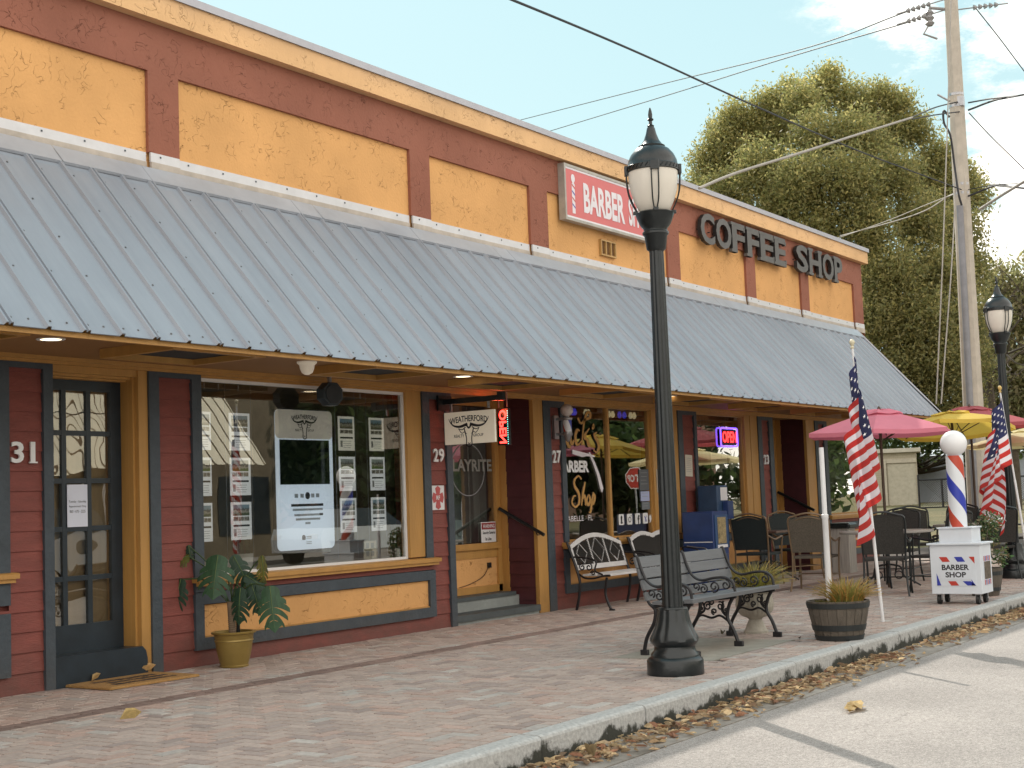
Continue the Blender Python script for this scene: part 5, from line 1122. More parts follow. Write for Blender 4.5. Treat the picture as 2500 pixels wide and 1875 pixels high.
# ---------- lettering on the barber window (gold script drawn as brushed strokes)
YG = D+0.036
def gx(xc): return 14.80+(xc-90)*0.00184
def gzz(yc): return 2.37-(yc-320)*0.00093
def stroke(mb, pts, w, mi=0, off=0.0):
    P = crom([(gx(a), YG-0.004-off, gzz(b2)) for a, b2 in pts], 6); n = len(P); vs = []
    for i, p in enumerate(P):
        d = (P[min(i+1, n-1)]-P[max(i-1, 0)]); d = Vector((d.x, 0, d.z)).normalized() if d.length > 0 else Vector((1, 0, 0)); q = Vector((-d.z, 0, d.x))
        u = i/(n-1); ww = w*(0.55+0.45*math.sin(math.pi*min(1, max(0, u*1.1))))*(1.0 if abs(d.z) > 0.6 else 0.62)
        vs += [p+q*ww+Vector((0, -off*0.0, 0)), p-q*ww]
    mb.add(vs, [(2*i, 2*i+1, 2*i+3, 2*i+2) for i in range(n-1)], mi)
t = empty('window_lettering', (14.8, YG, 1.1), "gold script Rick's with white BARBER and gold Shop painted on the left barber window", 'lettering')
rick = [[(128, 480), (125, 600), (105, 760), (88, 850)], [(60, 520), (110, 470), (165, 480), (170, 560), (120, 640)], [(120, 640), (150, 700), (185, 790), (205, 770)],
        [(215, 560), (205, 680), (225, 750), (250, 700)], [(330, 570), (300, 560), (270, 640), (280, 740), (310, 750), (350, 700)],
        [(310, 400), (350, 470), (400, 420), (465, 390), (478, 330), (440, 325), (400, 420), (375, 560), (350, 760)], [(460, 530), (390, 640), (425, 700), (440, 770), (460, 740)],
        [(505, 475), (515, 500), (495, 540)], [(555, 580), (520, 620), (560, 700), (575, 780), (540, 850), (500, 820)]]
# letters are set one per stroke group, dark edging first and gold on top
g1, g2 = MB(), MB()
for i, s_ in enumerate(rick): stroke(g1, s_, 0.040, off=0.0004*i); stroke(g2, s_, 0.029, off=0.006+0.0004*i)
shop = [[(330, 1215), (290, 1170), (235, 1230), (240, 1310), (285, 1400), (285, 1520), (235, 1575), (195, 1520), (215, 1440), (250, 1430)], [(375, 1250), (340, 1400), (315, 1560)], [(325, 1480), (355, 1430), (370, 1500), (365, 1560)],
        [(405, 1430), (385, 1500), (400, 1560), (430, 1500), (420, 1430), (400, 1430)], [(480, 1390), (455, 1500), (430, 1640), (405, 1655)], [(470, 1400), (495, 1450), (470, 1540), (450, 1530)]]
for i, s_ in enumerate(shop): stroke(g1, s_, 0.034, off=0.0004*i); stroke(g2, s_, 0.024, off=0.006+0.0004*i)
tp(g1, 'script_edging', M_INK); tp(g2, 'gold_script', M_GOLD)
g = MB(); text_into(g, 'ARBER', gx(92), gx(438), 1.625, 1.77, YG-0.004, 0.045); o = tp(g, 'block_lettering', M_WHITE)
g = MB(); text_into(g, 'LABELLE   FL', gx(105), gx(440)+0.04, 1.03, 1.095, YG-0.004, 0.0); tp(g, 'town_lettering', M_SIGNW)
g = MB(); g.prism([(gx(232), gzz(822)), (gx(230), gzz(880)), (gx(355), gzz(918)), (gx(420), gzz(905)), (gx(520), gzz(918)), (gx(527), gzz(900)), (gx(440), gzz(872))], 'y', YG-0.0045, YG-0.002)
g.prism([(gx(438), gzz(858)), (gx(458), gzz(852)), (gx(520), gzz(990)), (gx(575), gzz(1150)), (gx(618), gzz(1340)), (gx(598), gzz(1398)), (gx(575), gzz(1340)), (gx(545), gzz(1180)), (gx(490), gzz(1000))], 'y', YG-0.0085, YG-0.0055)
tp(g, 'razor_emblem', M_SIGNW)
g = MB(); g.box(14.832, 14.885, YG-0.005, YG-0.002, 1.12, 1.50); tp(g, 'pole_decal', M_SIGNW)
g = MB(); g.box(14.833, 14.884, YG-0.008, YG-0.0055, 1.40, 1.45, 0); g.box(14.833, 14.884, YG-0.008, YG-0.0055, 1.22, 1.28, 1); tp(g, 'pole_decal_bands', [M_REDP, M_BLUEP])
# social media decals
for i, x in enumerate((16.21, 16.43, 16.65, 16.86, 17.00)):
    if i == 4: x = 17.0
    names = ['white decal with a black ghost shape, first on the barber window', 'white camera decal, second on the barber window', 'white decal with letter f low on the barber window', 'white decal with a blue symbol low on the barber window', 'white bird shaped decal beside the near lamp post']
    t = empty('window_decal', (x, YG, 1.0), names[i], 'decal', 'social media decals on the window'); w_ = 0.068 if i < 4 else 0.03
    g = MB(); k = 0.014
    if i < 4: g.prism([(x-w_+k, 0.945), (x+w_-k, 0.945), (x+w_, 0.945+k), (x+w_, 1.085-k), (x+w_-k, 1.085), (x-w_+k, 1.085), (x-w_, 1.085-k), (x-w_, 0.945+k)], 'y', YG-0.005, YG-0.002)
    else: g.prism([(x-0.03, 1.06), (x-0.01, 1.03), (x+0.02, 1.06), (x+0.03, 1.0), (x+0.01, 0.96), (x-0.03, 0.95), (x-0.01, 0.98), (x-0.03, 1.0)], 'y', YG-0.005, YG-0.002)
    tp(g, 'decal_ground', M_WHITE); g = MB()
    if i == 0: g.lathe([(0.001, 0.96), (0.035, 0.97), (0.018, 0.985), (0.018, 1.02), (0.024, 1.045), (0.012, 1.065), (0.001, 1.068)], (0, 0, 0), 12); g.v = [(x+a*1.0, YG-0.0065+b2*0.02, c_) for a, b2, c_ in g.v]
    elif i == 1: g.tube([(x+0.032*math.cos(q), YG-0.007, 1.01+0.032*math.sin(q)) for q in np.linspace(0, 6.283, 17)], 0.006, 5, flat=(1, .3, 1)); g.box(x+0.03, x+0.045, YG-0.008, YG-0.0055, 1.05, 1.065)
    elif i == 2: text_into(g, 'f', x-0.01, x+0.045, 0.946, 1.065, YG-0.007, 0.04)
    elif i == 3: g.tube([(x-0.03, YG-0.007, 1.04), (x+0.01, YG-0.007, 1.0), (x+0.03, YG-0.007, 0.97)], 0.006, 5, flat=(1, .3, 1)); g.tube([(x+0.02, YG-0.007, 1.05), (x-0.01, YG-0.007, 0.97)], 0.006, 5, flat=(1, .3, 1))
    if g.v: tp(g, 'symbol', M_BLUEP if i == 3 else M_INK)
# string of bulbs inside the top of the barber window
t = empty('string_lights', (15.9, D+0.10, 2.4), 'string of clear and blue bulbs along the top of the barber window', 'string lights')
g = MB(); g.tube(crom([(14.83, D+0.10, 2.44), (15.3, D+0.10, 2.42), (15.9, D+0.10, 2.44), (16.5, D+0.10, 2.42), (17.0, D+0.10, 2.44)], 6), 0.005, 5); tp(g, 'cord', M_BLACK)
M_BULB = mat('clear_bulb', (0.75, 0.66, 0.45), 0.15, emit=(1.0, 0.85, 0.5), estr=0.35); M_BULBB = mat('blue_bulb', (0.02, 0.03, 0.45), 0.2, emit=(0.05, 0.08, 1), estr=0.35)
for xx, m_ in ((14.86, 0), (14.96, 0), (15.21, 1), (15.26, 1), (15.53, 0), (15.60, 0), (16.12, 0), (16.22, 0), (16.40, 1), (16.53, 1), (16.70, 0), (16.80, 0)):
    g = MB(); g.lathe([(0.001, -0.09), (0.020, -0.08), (0.030, -0.05), (0.022, -0.02), (0.013, 0.0)], (xx, D+0.10, 2.42), 12); tp(g, 'bulb', M_BULBB if m_ else M_BULB, True)
# papers and posters
def paper(x0, x1, z0, z1, y, label, group=None, tint=(0.72, 0.72, 0.73), dark=False, tilt=0.0, lines=5, name='poster', cat='poster', photo=None):
    cx_, cz_ = (x0+x1)/2, (z0+z1)/2; t_ = empty(name, (cx_, y, cz_), label, cat, group); t_.rotation_euler = (0, tilt, 0); w_, h_ = (x1-x0)/2, (z1-z0)/2
    g = MB(); g.box(-w_, w_, -0.002, 0.002, -h_, h_); g.build('sheet', mat('sheet', tint, 0.6, var=0.05, emit=tint, estr=0.35 if photo else 0.0), t_)  # sheets with photos get an added faint glow to brighten them behind glass
    if photo:
        g = MB(); g.box(-w_*0.78, w_*0.78, -0.0035, -0.0022, h_*0.28, h_*0.86); g.build('photo', photo[0], t_)
        g = MB()
        for k in range(3): g.box(-w_*0.78+k*w_*0.53, -w_*0.78+k*w_*0.53+w_*0.48, -0.0035, -0.0022, 0.0, h_*0.22)
        g.build('small_photos', photo[1], t_)
        g = MB(); g.box(-w_*0.78, w_*0.78, -0.0035, -0.0022, -h_*0.30, -h_*0.20); g.build('bar', M_INK, t_)
        g = MB()
        for k in range(4): g.box(-w_*0.4, w_*(0.6-0.1*(k % 2)), -0.0035, -0.0022, -h_*(0.45+0.12*k)-0.004, -h_*(0.45+0.12*k))
        g.box(-w_*0.75, -w_*0.5, -0.0035, -0.0022, -h_*0.8, -h_*0.42); g.build('text_lines', M_GINK, t_)
    else:
        g = MB()
        for k in range(lines): zz = h_*0.7-k*(h_*1.4/max(lines, 1)); g.box(-w_*0.7, w_*(0.7-0.25*((k*7) % 3)/2), -0.0035, -0.0022, zz-0.005, zz)
        if lines: g.build('text_lines', M_GINK, t_)
    return t_
def photo_mats(k):
    sky = [(0.25, 0.42, 0.62), (0.42, 0.48, 0.52), (0.30, 0.45, 0.6)][k % 3]; low = [(0.14, 0.22, 0.06), (0.2, 0.19, 0.15), (0.10, 0.14, 0.07)][(k*2+1) % 3]
    m_, nt_, b_ = new_mat('photo_print'); tc_ = N(nt_, 'ShaderNodeTexCoord'); nz_ = N(nt_, 'ShaderNodeTexNoise', i_Scale=28.0+k, i_Detail=5.0); s_ = N(nt_, 'ShaderNodeSeparateXYZ')
    nt_.links.new(tc_.outputs['Generated'], s_.inputs[0]); nt_.links.new(tc_.outputs['Object'], nz_.inputs['Vector'])
    ad_ = N(nt_, 'ShaderNodeMath', operation='MULTIPLY_ADD', i_1=0.7, i_2=-0.35); nt_.links.new(nz_.outputs['Fac'], ad_.inputs[0]); a2_ = N(nt_, 'ShaderNodeMath', operation='ADD'); nt_.links.new(ad_.outputs[0], a2_.inputs[0]); nt_.links.new(s_.outputs['Z'], a2_.inputs[1])
    cr_ = N(nt_, 'ShaderNodeValToRGB'); el = cr_.color_ramp.elements; el[0].position = 0.2; el[0].color = rgba(low); el[1].position = 0.75; el[1].color = rgba(sky); q_ = el.new(0.42); q_.color = (0.5, 0.48, 0.44, 1); q_ = el.new(0.55); q_.color = (0.12, 0.12, 0.12, 1)
    nt_.links.new(a2_.outputs[0], cr_.inputs[0]); nt_.links.new(cr_.outputs[0], b_.inputs['Base Color'])
    return m_, mat('print_small', (0.35, 0.33, 0.3), 0.6, var=0.8, scale=60)
LP = 'listing sheets in the display window'; YP = D+0.085; k = 0
rn = ['top', 'second', 'third', 'bottom']
for ci, (x0, x1) in enumerate(((8.86, 9.02), (9.245, 9.505))):
    for ri, z1 in enumerate((2.19, 1.86, 1.70, 1.375)):
        if ri == 1: continue
        z1_ = {0: 2.17, 2: 1.77, 3: 1.375}[ri]; z0_ = z1_-0.335
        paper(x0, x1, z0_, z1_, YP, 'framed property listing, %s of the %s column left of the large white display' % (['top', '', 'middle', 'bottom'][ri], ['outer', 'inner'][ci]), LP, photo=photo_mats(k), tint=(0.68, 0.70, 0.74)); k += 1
for ci, (x0, x1) in enumerate(((10.73, 10.975), (11.205, 11.44))):
    for ri, z1 in enumerate((2.185, 1.79, 1.385)):
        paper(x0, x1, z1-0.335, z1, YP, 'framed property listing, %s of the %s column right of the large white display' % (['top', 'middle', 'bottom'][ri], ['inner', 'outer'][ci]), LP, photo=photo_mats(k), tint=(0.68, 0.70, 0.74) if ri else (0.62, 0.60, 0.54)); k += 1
g = None
t = empty('cable_rack', (11.0, YP+0.01, 1.6), 'thin steel cables holding the listing sheets in the display window', 'cable rack')
for x in (9.21, 9.535, 10.70, 11.0, 11.18, 11.46): g = MB(); g.tube([(x, YP+0.012, 0.80), (x, YP+0.012, 2.44)], 0.003, 5); tp(g, 'cable', M_STEEL)
for x in (8.95, 9.12, 9.37, 10.62, 10.80, 11.08): g = MB(); g.lathe([(0.006, -0.05), (0.008, 0)], (x, YP, 2.42), 8); tp(g, 'hook', M_STEEL)
# large white display panel
t = empty('display_panel', (10.36, 9.13, 0.93), 'large rounded white display with dark screen and WEATHERFORD REALTY GROUP skull logo in the window', 'display')
def rrect(x0, x1, z0, z1, r, n=6):
    P = []
    for cx_, cz_, a0 in ((x1-r, z1-r, 0), (x0+r, z1-r, 90), (x0+r, z0+r, 180), (x1-r, z0+r, 270)):
        for k in range(n+1): a = R_(a0+90*k/n); P.append((cx_+r*math.cos(a), cz_+r*math.sin(a)))
    return P
g = MB(); g.prism(rrect(9.84, 10.67, 0.90, 2.24, 0.065), 'y', 9.125, 9.16); tp(g, 'panel_edge', M_INK)
M_DISP = mat('display_white', (0.70, 0.78, 0.90), 0.35, var=0.02, emit=(0.70, 0.82, 1.0), estr=0.42)
g = MB(); g.prism(rrect(9.853, 10.657, 0.913, 2.227, 0.055), 'y', 9.12, 9.1245); tp(g, 'panel_face', M_DISP)
g = MB(); g.prism(rrect(9.853, 10.657, 1.955, 2.227, 0.055), 'y', 9.1165, 9.1195); tp(g, 'panel_header', mat('display_cream', (0.72, 0.68, 0.64), 0.4, var=0.02, emit=(0.8, 0.75, 0.7), estr=0.12))
g = MB(); g.box(9.905, 10.60, 9.1125, 9.116, 1.525, 1.945); tp(g, 'screen', mat('dark_screen', (0.012, 0.02, 0.016), 0.08, var=0.1))
g = MB(); yq = 9.1125; text_into(g, 'WEATHERFORD', 10.09, 10.42, 2.135, 2.178, yq, 0.02)
for i in range(len(g.v)): x, y, z = g.v[i]; g.v[i] = (x, y, z+0.016*(1-((x-10.255)/0.165)**2)-0.008)
text_into(g, 'REALTY', 10.125, 10.215, 2.025, 2.048, yq, 0.01); text_into(g, 'GROUP', 10.295, 10.385, 2.025, 2.048, yq, 0.01)
skull(g, 10.255, 2.10, 0.185, lambda u, w_: (u, yq, w_))
tp(g, 'logo', M_INK)
g = MB(); y1q, y2q = 9.1165, 9.1195
for xx in (10.10, 10.18, 10.33, 10.40): g.box(xx, xx+0.045, y1q, y2q, 1.40, 1.437, 1)
g.prism([(10.28+0.032*math.cos(a), 1.418+0.034*math.sin(a)) for a in np.linspace(0, 6.0, 16)], 'y', y1q, y2q, 0)
g.box(10.05, 10.50, y1q, y2q, 1.318, 1.342, 0)
for zz, a, b2 in ((1.278, 10.07, 10.49), (1.228, 10.09, 10.49), (1.188, 10.11, 10.45), (1.15, 10.24, 10.31)): g.box(a, b2, y1q, y2q, zz, zz+0.02, 1)
g.box(10.44, 10.49, y1q-0.002, y1q-0.0002, 1.23, 1.25, 0); g.lathe([(0.018, 0), (0.02, 0.01), (0.02, 0.03), (0.01, 0.045)], (10.21, 9.118, 1.005), 10)
for zz in (1.03, 1.015, 0.98, 0.965): g.box(10.25, 10.32, y1q, y2q, zz, zz+0.007, 1)
tp(g, 'printed_menu', [M_INK, mat('pale_ink', (0.38, 0.42, 0.46), 0.6)])
# objects on the window ledge
g = MB(); g.box(8.83, 11.68, 9.07, 9.55, 0.74, 0.77); bp_(g, 'window_ledge', M_RINT)
t = empty('snake_plant', (9.56, 9.25, 0.77), 'white pot holding a reddish upright plant on the window ledge', 'potted plant')
g = MB(); g.lathe([(0.065, 0), (0.08, 0.14), (0.075, 0.14), (0.07, 0.12)], n=24); g.build('pot', M_PVC, t, True)
g, cc = blades(34, 0.09, 0.18, 0.32, 0.06, [(0.06, 0.05, 0.025), (0.10, 0.045, 0.035)], 12, 0.03, 0.12); o = g.build('leaves', M_LEAFY, t); colour(o, cc)
paper(11.05, 11.25, 0.775, 0.955, D+0.07, 'small cream card with four printed squares standing on the window ledge', tint=(0.62, 0.58, 0.5), lines=0, name='ledge_card', cat='card')
t = bpy.data.objects['ledge_card']; g = MB()
for a, b2 in ((-0.06, 0.02), (0.015, 0.02), (-0.06, -0.06), (0.015, -0.06)): g.box(a, a+0.045, -0.0035, -0.0022, b2, b2+0.05)
g.build('printed_square', M_GINK, t)
g = MB(); g.lathe([(0.03, 0), (0.03, 0.07), (0.022, 0.09), (0.001, 0.095)], n=20); tag(g.build('white_candle', M_WHITE, None, True, (11.60, 9.10, 0.77)), 'short white rounded candle at the right corner of the window ledge', 'candle')
# other papers
t_ = paper(7.525, 7.725, 1.215, 1.55, D+0.165, 'white opening hours sheet taped to the navy door, reading Tuesday - Saturday', lines=0, tint=(0.70, 0.74, 0.86), name='hours_sheet', cat='notice')
g = MB()
for k, s_ in enumerate(('Tuesday - Saturday', 'Appointment Only', '863 - 675 - 2225')): text_into(g, s_, -0.085+0.008*(k == 2), 0.085-0.008*(k == 2), 0.02-k*0.038, 0.042-k*0.038, -0.0035, 0.0)
g.build('lettering', M_INK, t_)
paper(18.0, 18.22, 1.56, 1.86, D-0.02, 'long printed notice pinned to red siding right of the near lamp post', 'notices at the far shop', tint=(0.62, 0.57, 0.47), lines=8, name='notice', cat='notice', tilt=R_(2))
for (a, b2, c_, d_, tl, lab) in ((18.44, 18.52, 1.64, 1.95, 0, 'narrow white sheet at the left edge of the far shop window'), (18.98, 19.16, 1.66, 1.90, 2, 'notice in the far shop window, left of the overlapping cluster'), (19.17, 19.34, 1.62, 1.90, -2, 'notice in the far shop window, middle of the overlapping cluster'), (19.35, 19.52, 1.66, 1.91, 3, 'notice in the far shop window, right of the overlapping cluster'), (19.58, 19.93, 1.69, 1.95, -10, 'tilted notice below the neon open sign'), (19.64, 19.92, 1.0, 1.24, 0, 'white sheet low on the right of the far shop window')):
    paper(a, b2, c_, d_, D+0.052, lab, 'notices at the far shop', tint=(0.60, 0.57, 0.47), lines=6, name='notice', cat='notice', tilt=R_(tl))
paper(17.12, 17.33, 1.35, 1.66, D-0.022, 'pale grey notice on the ochre post just left of the lamp post', 'notices at the far shop', tint=(0.42, 0.36, 0.28), lines=3, name='notice', cat='notice')
paper(16.74, 17.0, 1.38, 1.66, D+0.033, 'black and white tooth poster in the right barber window pane', 'posters in the barber window', tint=(0.10, 0.11, 0.12), lines=4, name='poster')
paper(16.76, 17.0, 1.24, 1.37, D+0.033, 'blue and white card below the black poster in the barber window', 'posters in the barber window', tint=(0.4, 0.45, 0.65), lines=2, name='poster')
paper(16.78, 17.0, 1.13, 1.23, D+0.033, 'small dark card, lowest in the right barber window pane', 'posters in the barber window', tint=(0.16, 0.18, 0.2), lines=2, name='poster')
paper(23.62, 24.35, 1.35, 2.0, D+0.052, 'large pale poster with a dark shape in the farthest shop window', tint=(0.32, 0.33, 0.27), lines=3, name='poster')
# neon OPEN sign
t = empty('neon_sign', (19.54, D+0.02, 2.15), 'red neon OPEN sign with a blue violet rounded border in the far shop window', 'sign')
xa, xb, za, zb = 19.25, 19.83, 2.0, 2.27
g = MB(); g.prism(rrect(xa+0.02, xb-0.02, za+0.02, zb-0.02, 0.03), 'y', D+0.012, D+0.018); tp(g, 'backing', M_INK)
P = rrect(xa, xb, za, zb, 0.04, 4); g = MB(); g.tube([(p[0], D+0.006, p[1]) for p in P+[P[0]]], 0.012, 8); tp(g, 'border_tube', emis('neon_violet', (0.22, 0.10, 1.0), 2.6))
g = MB(); text_into(g, 'OPEN', xa+0.05, xb-0.05, za+0.055, zb-0.05, D+0.0, 0.015, 0.004); tp(g, 'letters', emis('neon_red', (1.0, 0.03, 0.03), 4.5))
# lace valance in the window
g = MB(); n = 60
vs = [(18.45+1.25*i/n, D+0.13+0.012*math.sin(i*1.3), z) for z in (2.44, 2.12+0.0) for i in range(n+1)]
vs = vs[:n+1] + [(v[0], v[1], v[2]+0.05*abs(math.sin(i*0.45))) for i, v in enumerate(vs[n+1:])]
g.add(vs, [(i, i+1, n+1+i+1, n+1+i) for i in range(n)]); tag(g.build('valance_curtain', mat('lace', (0.22, 0.19, 0.12), 0.9, var=0.4, scale=30, stretch=(8, 1, 1))), 'fringed beige valance curtain at the top of the far shop window', 'curtain')
g = MB()
for x in np.arange(18.45, 20.0, 0.13): g.box(x, x+0.126, D+0.5, D+0.52, 0.7, 2.1)
bp_(g, 'interior_panelling', mat('brown_panelling', (0.12, 0.07, 0.04), 0.7, var=0.4, scale=3, stretch=(6, 6, .5)))

# ================================================================ CAFE TERRACE
M_RATT = mat('dark_wicker', (0.045, 0.042, 0.038), 0.75, var=0.4, scale=60, bump=0.8, bscale=200); M_RATB = mat('green_black_wicker', (0.018, 0.028, 0.030), 0.7, var=0.3, scale=60, bump=0.6, bscale=200)
M_RATL = mat('taupe_wicker', (0.13, 0.11, 0.085), 0.75, var=0.4, scale=60, bump=0.8, bscale=200); M_FRM = mat('bronze_frame', (0.07, 0.045, 0.03), 0.4, metal=0.3); M_FRML = mat('light_bronze_frame', (0.22, 0.15, 0.09), 0.4, metal=0.3)
def chair(kind, loc, rz, label):
    """faces local -Y"""
    t = empty('patio_chair', loc, label, 'chair', 'woven chairs around the cafe tables', rz); mw, mf = [(M_RATT, M_BLACK), (M_RATB, M_FRML), (M_RATL, M_FRML)][kind]
    g = MB(); g.bbox(-0.25, 0.25, -0.27, 0.22, 0.42, 0.455, 0.012); g.build('seat', mw, t)
    n = 14; top = [(-0.25+0.5*i/n, 0.95+0.05*math.sin(math.pi*i/n)**1.5) for i in range(n+1)]
    def by(z): return 0.22+(z-0.45)*0.20
    g = MB(); vs = []
    for off in (-0.010, 0.010):
        for x, zt in top: vs += [(x*0.95, by(0.50)+off, 0.50), (x, by(zt)+off-0.02*math.cos(x*6), zt-0.02)]
    m_ = 2*(n+1); g.add(vs, [(2*i, 2*i+2, 2*i+3, 2*i+1) for i in range(n)] + [(m_+2*i, m_+2*i+1, m_+2*i+3, m_+2*i+2) for i in range(n)]); g.build('backrest', mw, t, True)
    g = MB(); g.tube(crom([(-0.245, by(0.47), 0.47), (-0.262, by(0.75), 0.75), (-0.258, by(0.93), 0.935)] + [(x, by(z), z+0.008) for x, z in top[2:-2:2]] + [(0.258, by(0.93), 0.935), (0.262, by(0.75), 0.75), (0.245, by(0.47), 0.47)], 4), 0.013, 7); g.build('back_frame', mf, t, True)
    if kind: g = MB(); g.tube(crom([(x*0.93, by(z)-0.012, z-0.045) for x, z in top[::2]], 3), 0.008, 6); g.build('top_band', mf, t, True)
    for s in (1, -1):
        g = MB(); g.tube(crom([(s*0.245, by(0.47), 0.47), (s*0.25, 0.24, 0.22), (s*0.27, 0.31, 0.0)], 5), 0.013, 7); g.build('leg', mf, t, True)
        g = MB(); g.tube(crom([(s*0.275, -0.26, 0.66), (s*0.26, -0.25, 0.45), (s*0.255, -0.25, 0.22), (s*0.265, -0.28, 0.0)], 5), 0.013, 7); g.build('leg', mf, t, True)
        g = MB(); g.tube(crom([(s*0.26, by(0.70), 0.70), (s*0.285, 0.08, 0.64), (s*0.29, -0.12, 0.665), (s*0.28, -0.24, 0.67), (s*0.275, -0.275, 0.65)], 5), 0.014, 7); g.build('armrest', mf, t, True)
    g = MB(); g.tube([(-0.25, -0.25, 0.20), (0.25, -0.25, 0.20)], 0.008, 6); g.tube([(-0.25, -0.25, 0.20), (-0.25, 0.25, 0.20)], 0.008, 6); g.tube([(0.25, -0.25, 0.20), (0.25, 0.25, 0.20)], 0.008, 6); g.build('stretcher', mf, t)
    return t
def rz_face(fx, fy): return math.atan2(fy, fx)+math.pi/2     # local -Y towards (fx,fy)
chair(1, (18.95, 8.40, 0), rz_face(1, 0.05), 'green black wicker chair side on beside the blue news boxes')
chair(1, (20.25, 8.35, 0), rz_face(-0.55, -1), 'green black wicker chair facing the street below number 23')
chair(2, (17.95, 7.15, 0), rz_face(0.9, 0.15), 'taupe wicker chair with light bronze frame, left of the near flag')
c0 = chair(0, (17.15, 5.92, 0), rz_face(1, 0.25), 'dark wicker chair with its back to the viewer, between near flag and barber cabinet')
for loc, f, lab in (((17.75, 5.45, 0), (0.3, 1), 'dark wicker chair side on at the near corner of the table beside the barber cabinet'), ((19.45, 6.55, 0), (-1, -0.1), 'dark wicker chair across the table under the pink umbrella'), ((21.5, 6.95, 0), (-0.9, -0.5), 'wide backed dark wicker chair before the dry grass, left of the barber pole'), ((20.2, 5.45, 0), (0.9, 0.5), 'dark wicker chair directly right of the striped barber pole'), ((22.3, 6.6, 0), (-1, 0.2), 'dark wicker chair under the yellow umbrella, farther right'), ((23.6, 5.7, 0), (-1, 0.3), 'dark wicker chair partly behind the second flag')):
    dup(c0, loc, rz_face(*f), lab)
def cafe_table(loc, r, label, top_mat, square=False):
    t = empty('cafe_table', loc, label, 'table', 'cafe tables'); g = MB()
    if square: g.bbox(-r, r, -r*0.8, r*0.8, 0.71, 0.74, 0.006)
    else: g.lathe([(r-0.01, 0.71), (r, 0.715), (r, 0.735), (r-0.01, 0.74)], n=40)
    g.build('table_top', top_mat, t)
    g = MB(); g.lathe([(0.035, 0.06), (0.03, 0.3), (0.03, 0.6), (0.06, 0.7095)], n=16); g.build('pedestal', M_BLACK, t, True)
    for k in range(4):
        a = k*math.pi/2+0.4; g = MB(); c_, s_ = math.cos(a), math.sin(a)
        g.tube(crom([(0.03*c_, 0.03*s_, 0.30), (0.16*c_, 0.16*s_, 0.26), (0.20*c_, 0.20*s_, 0.14), (0.32*c_, 0.32*s_, 0.07), (0.40*c_, 0.40*s_, 0.02)], 5), 0.014, 6)
        g.tube([(c_*(0.13+0.05*math.cos(q)), s_*(0.13+0.05*math.cos(q)), 0.16+0.05*math.sin(q)) for q in np.linspace(0, 6.283, 13)], 0.009, 5); g.build('leg', M_IRON, t, True)
    return t
M_TTOP = mat('pale_table_top', (0.33, 0.31, 0.29), 0.4, var=0.1)
cafe_table((18.45, 6.35, 0), 0.60, 'round pale topped cafe table with scrolled iron base under the pink umbrella', M_TTOP)
cafe_table((19.60, 8.50, 0), 0.32, 'small dark cafe table against the shop front between two wicker chairs', mat('dark_top', (0.14, 0.09, 0.07), 0.3), True)
cafe_table((21.0, 6.0, 0), 0.50, 'cafe table under the yellow umbrella', M_TTOP); cafe_table((23.2, 6.5, 0), 0.50, 'cafe table under the faded rose umbrella', M_TTOP)
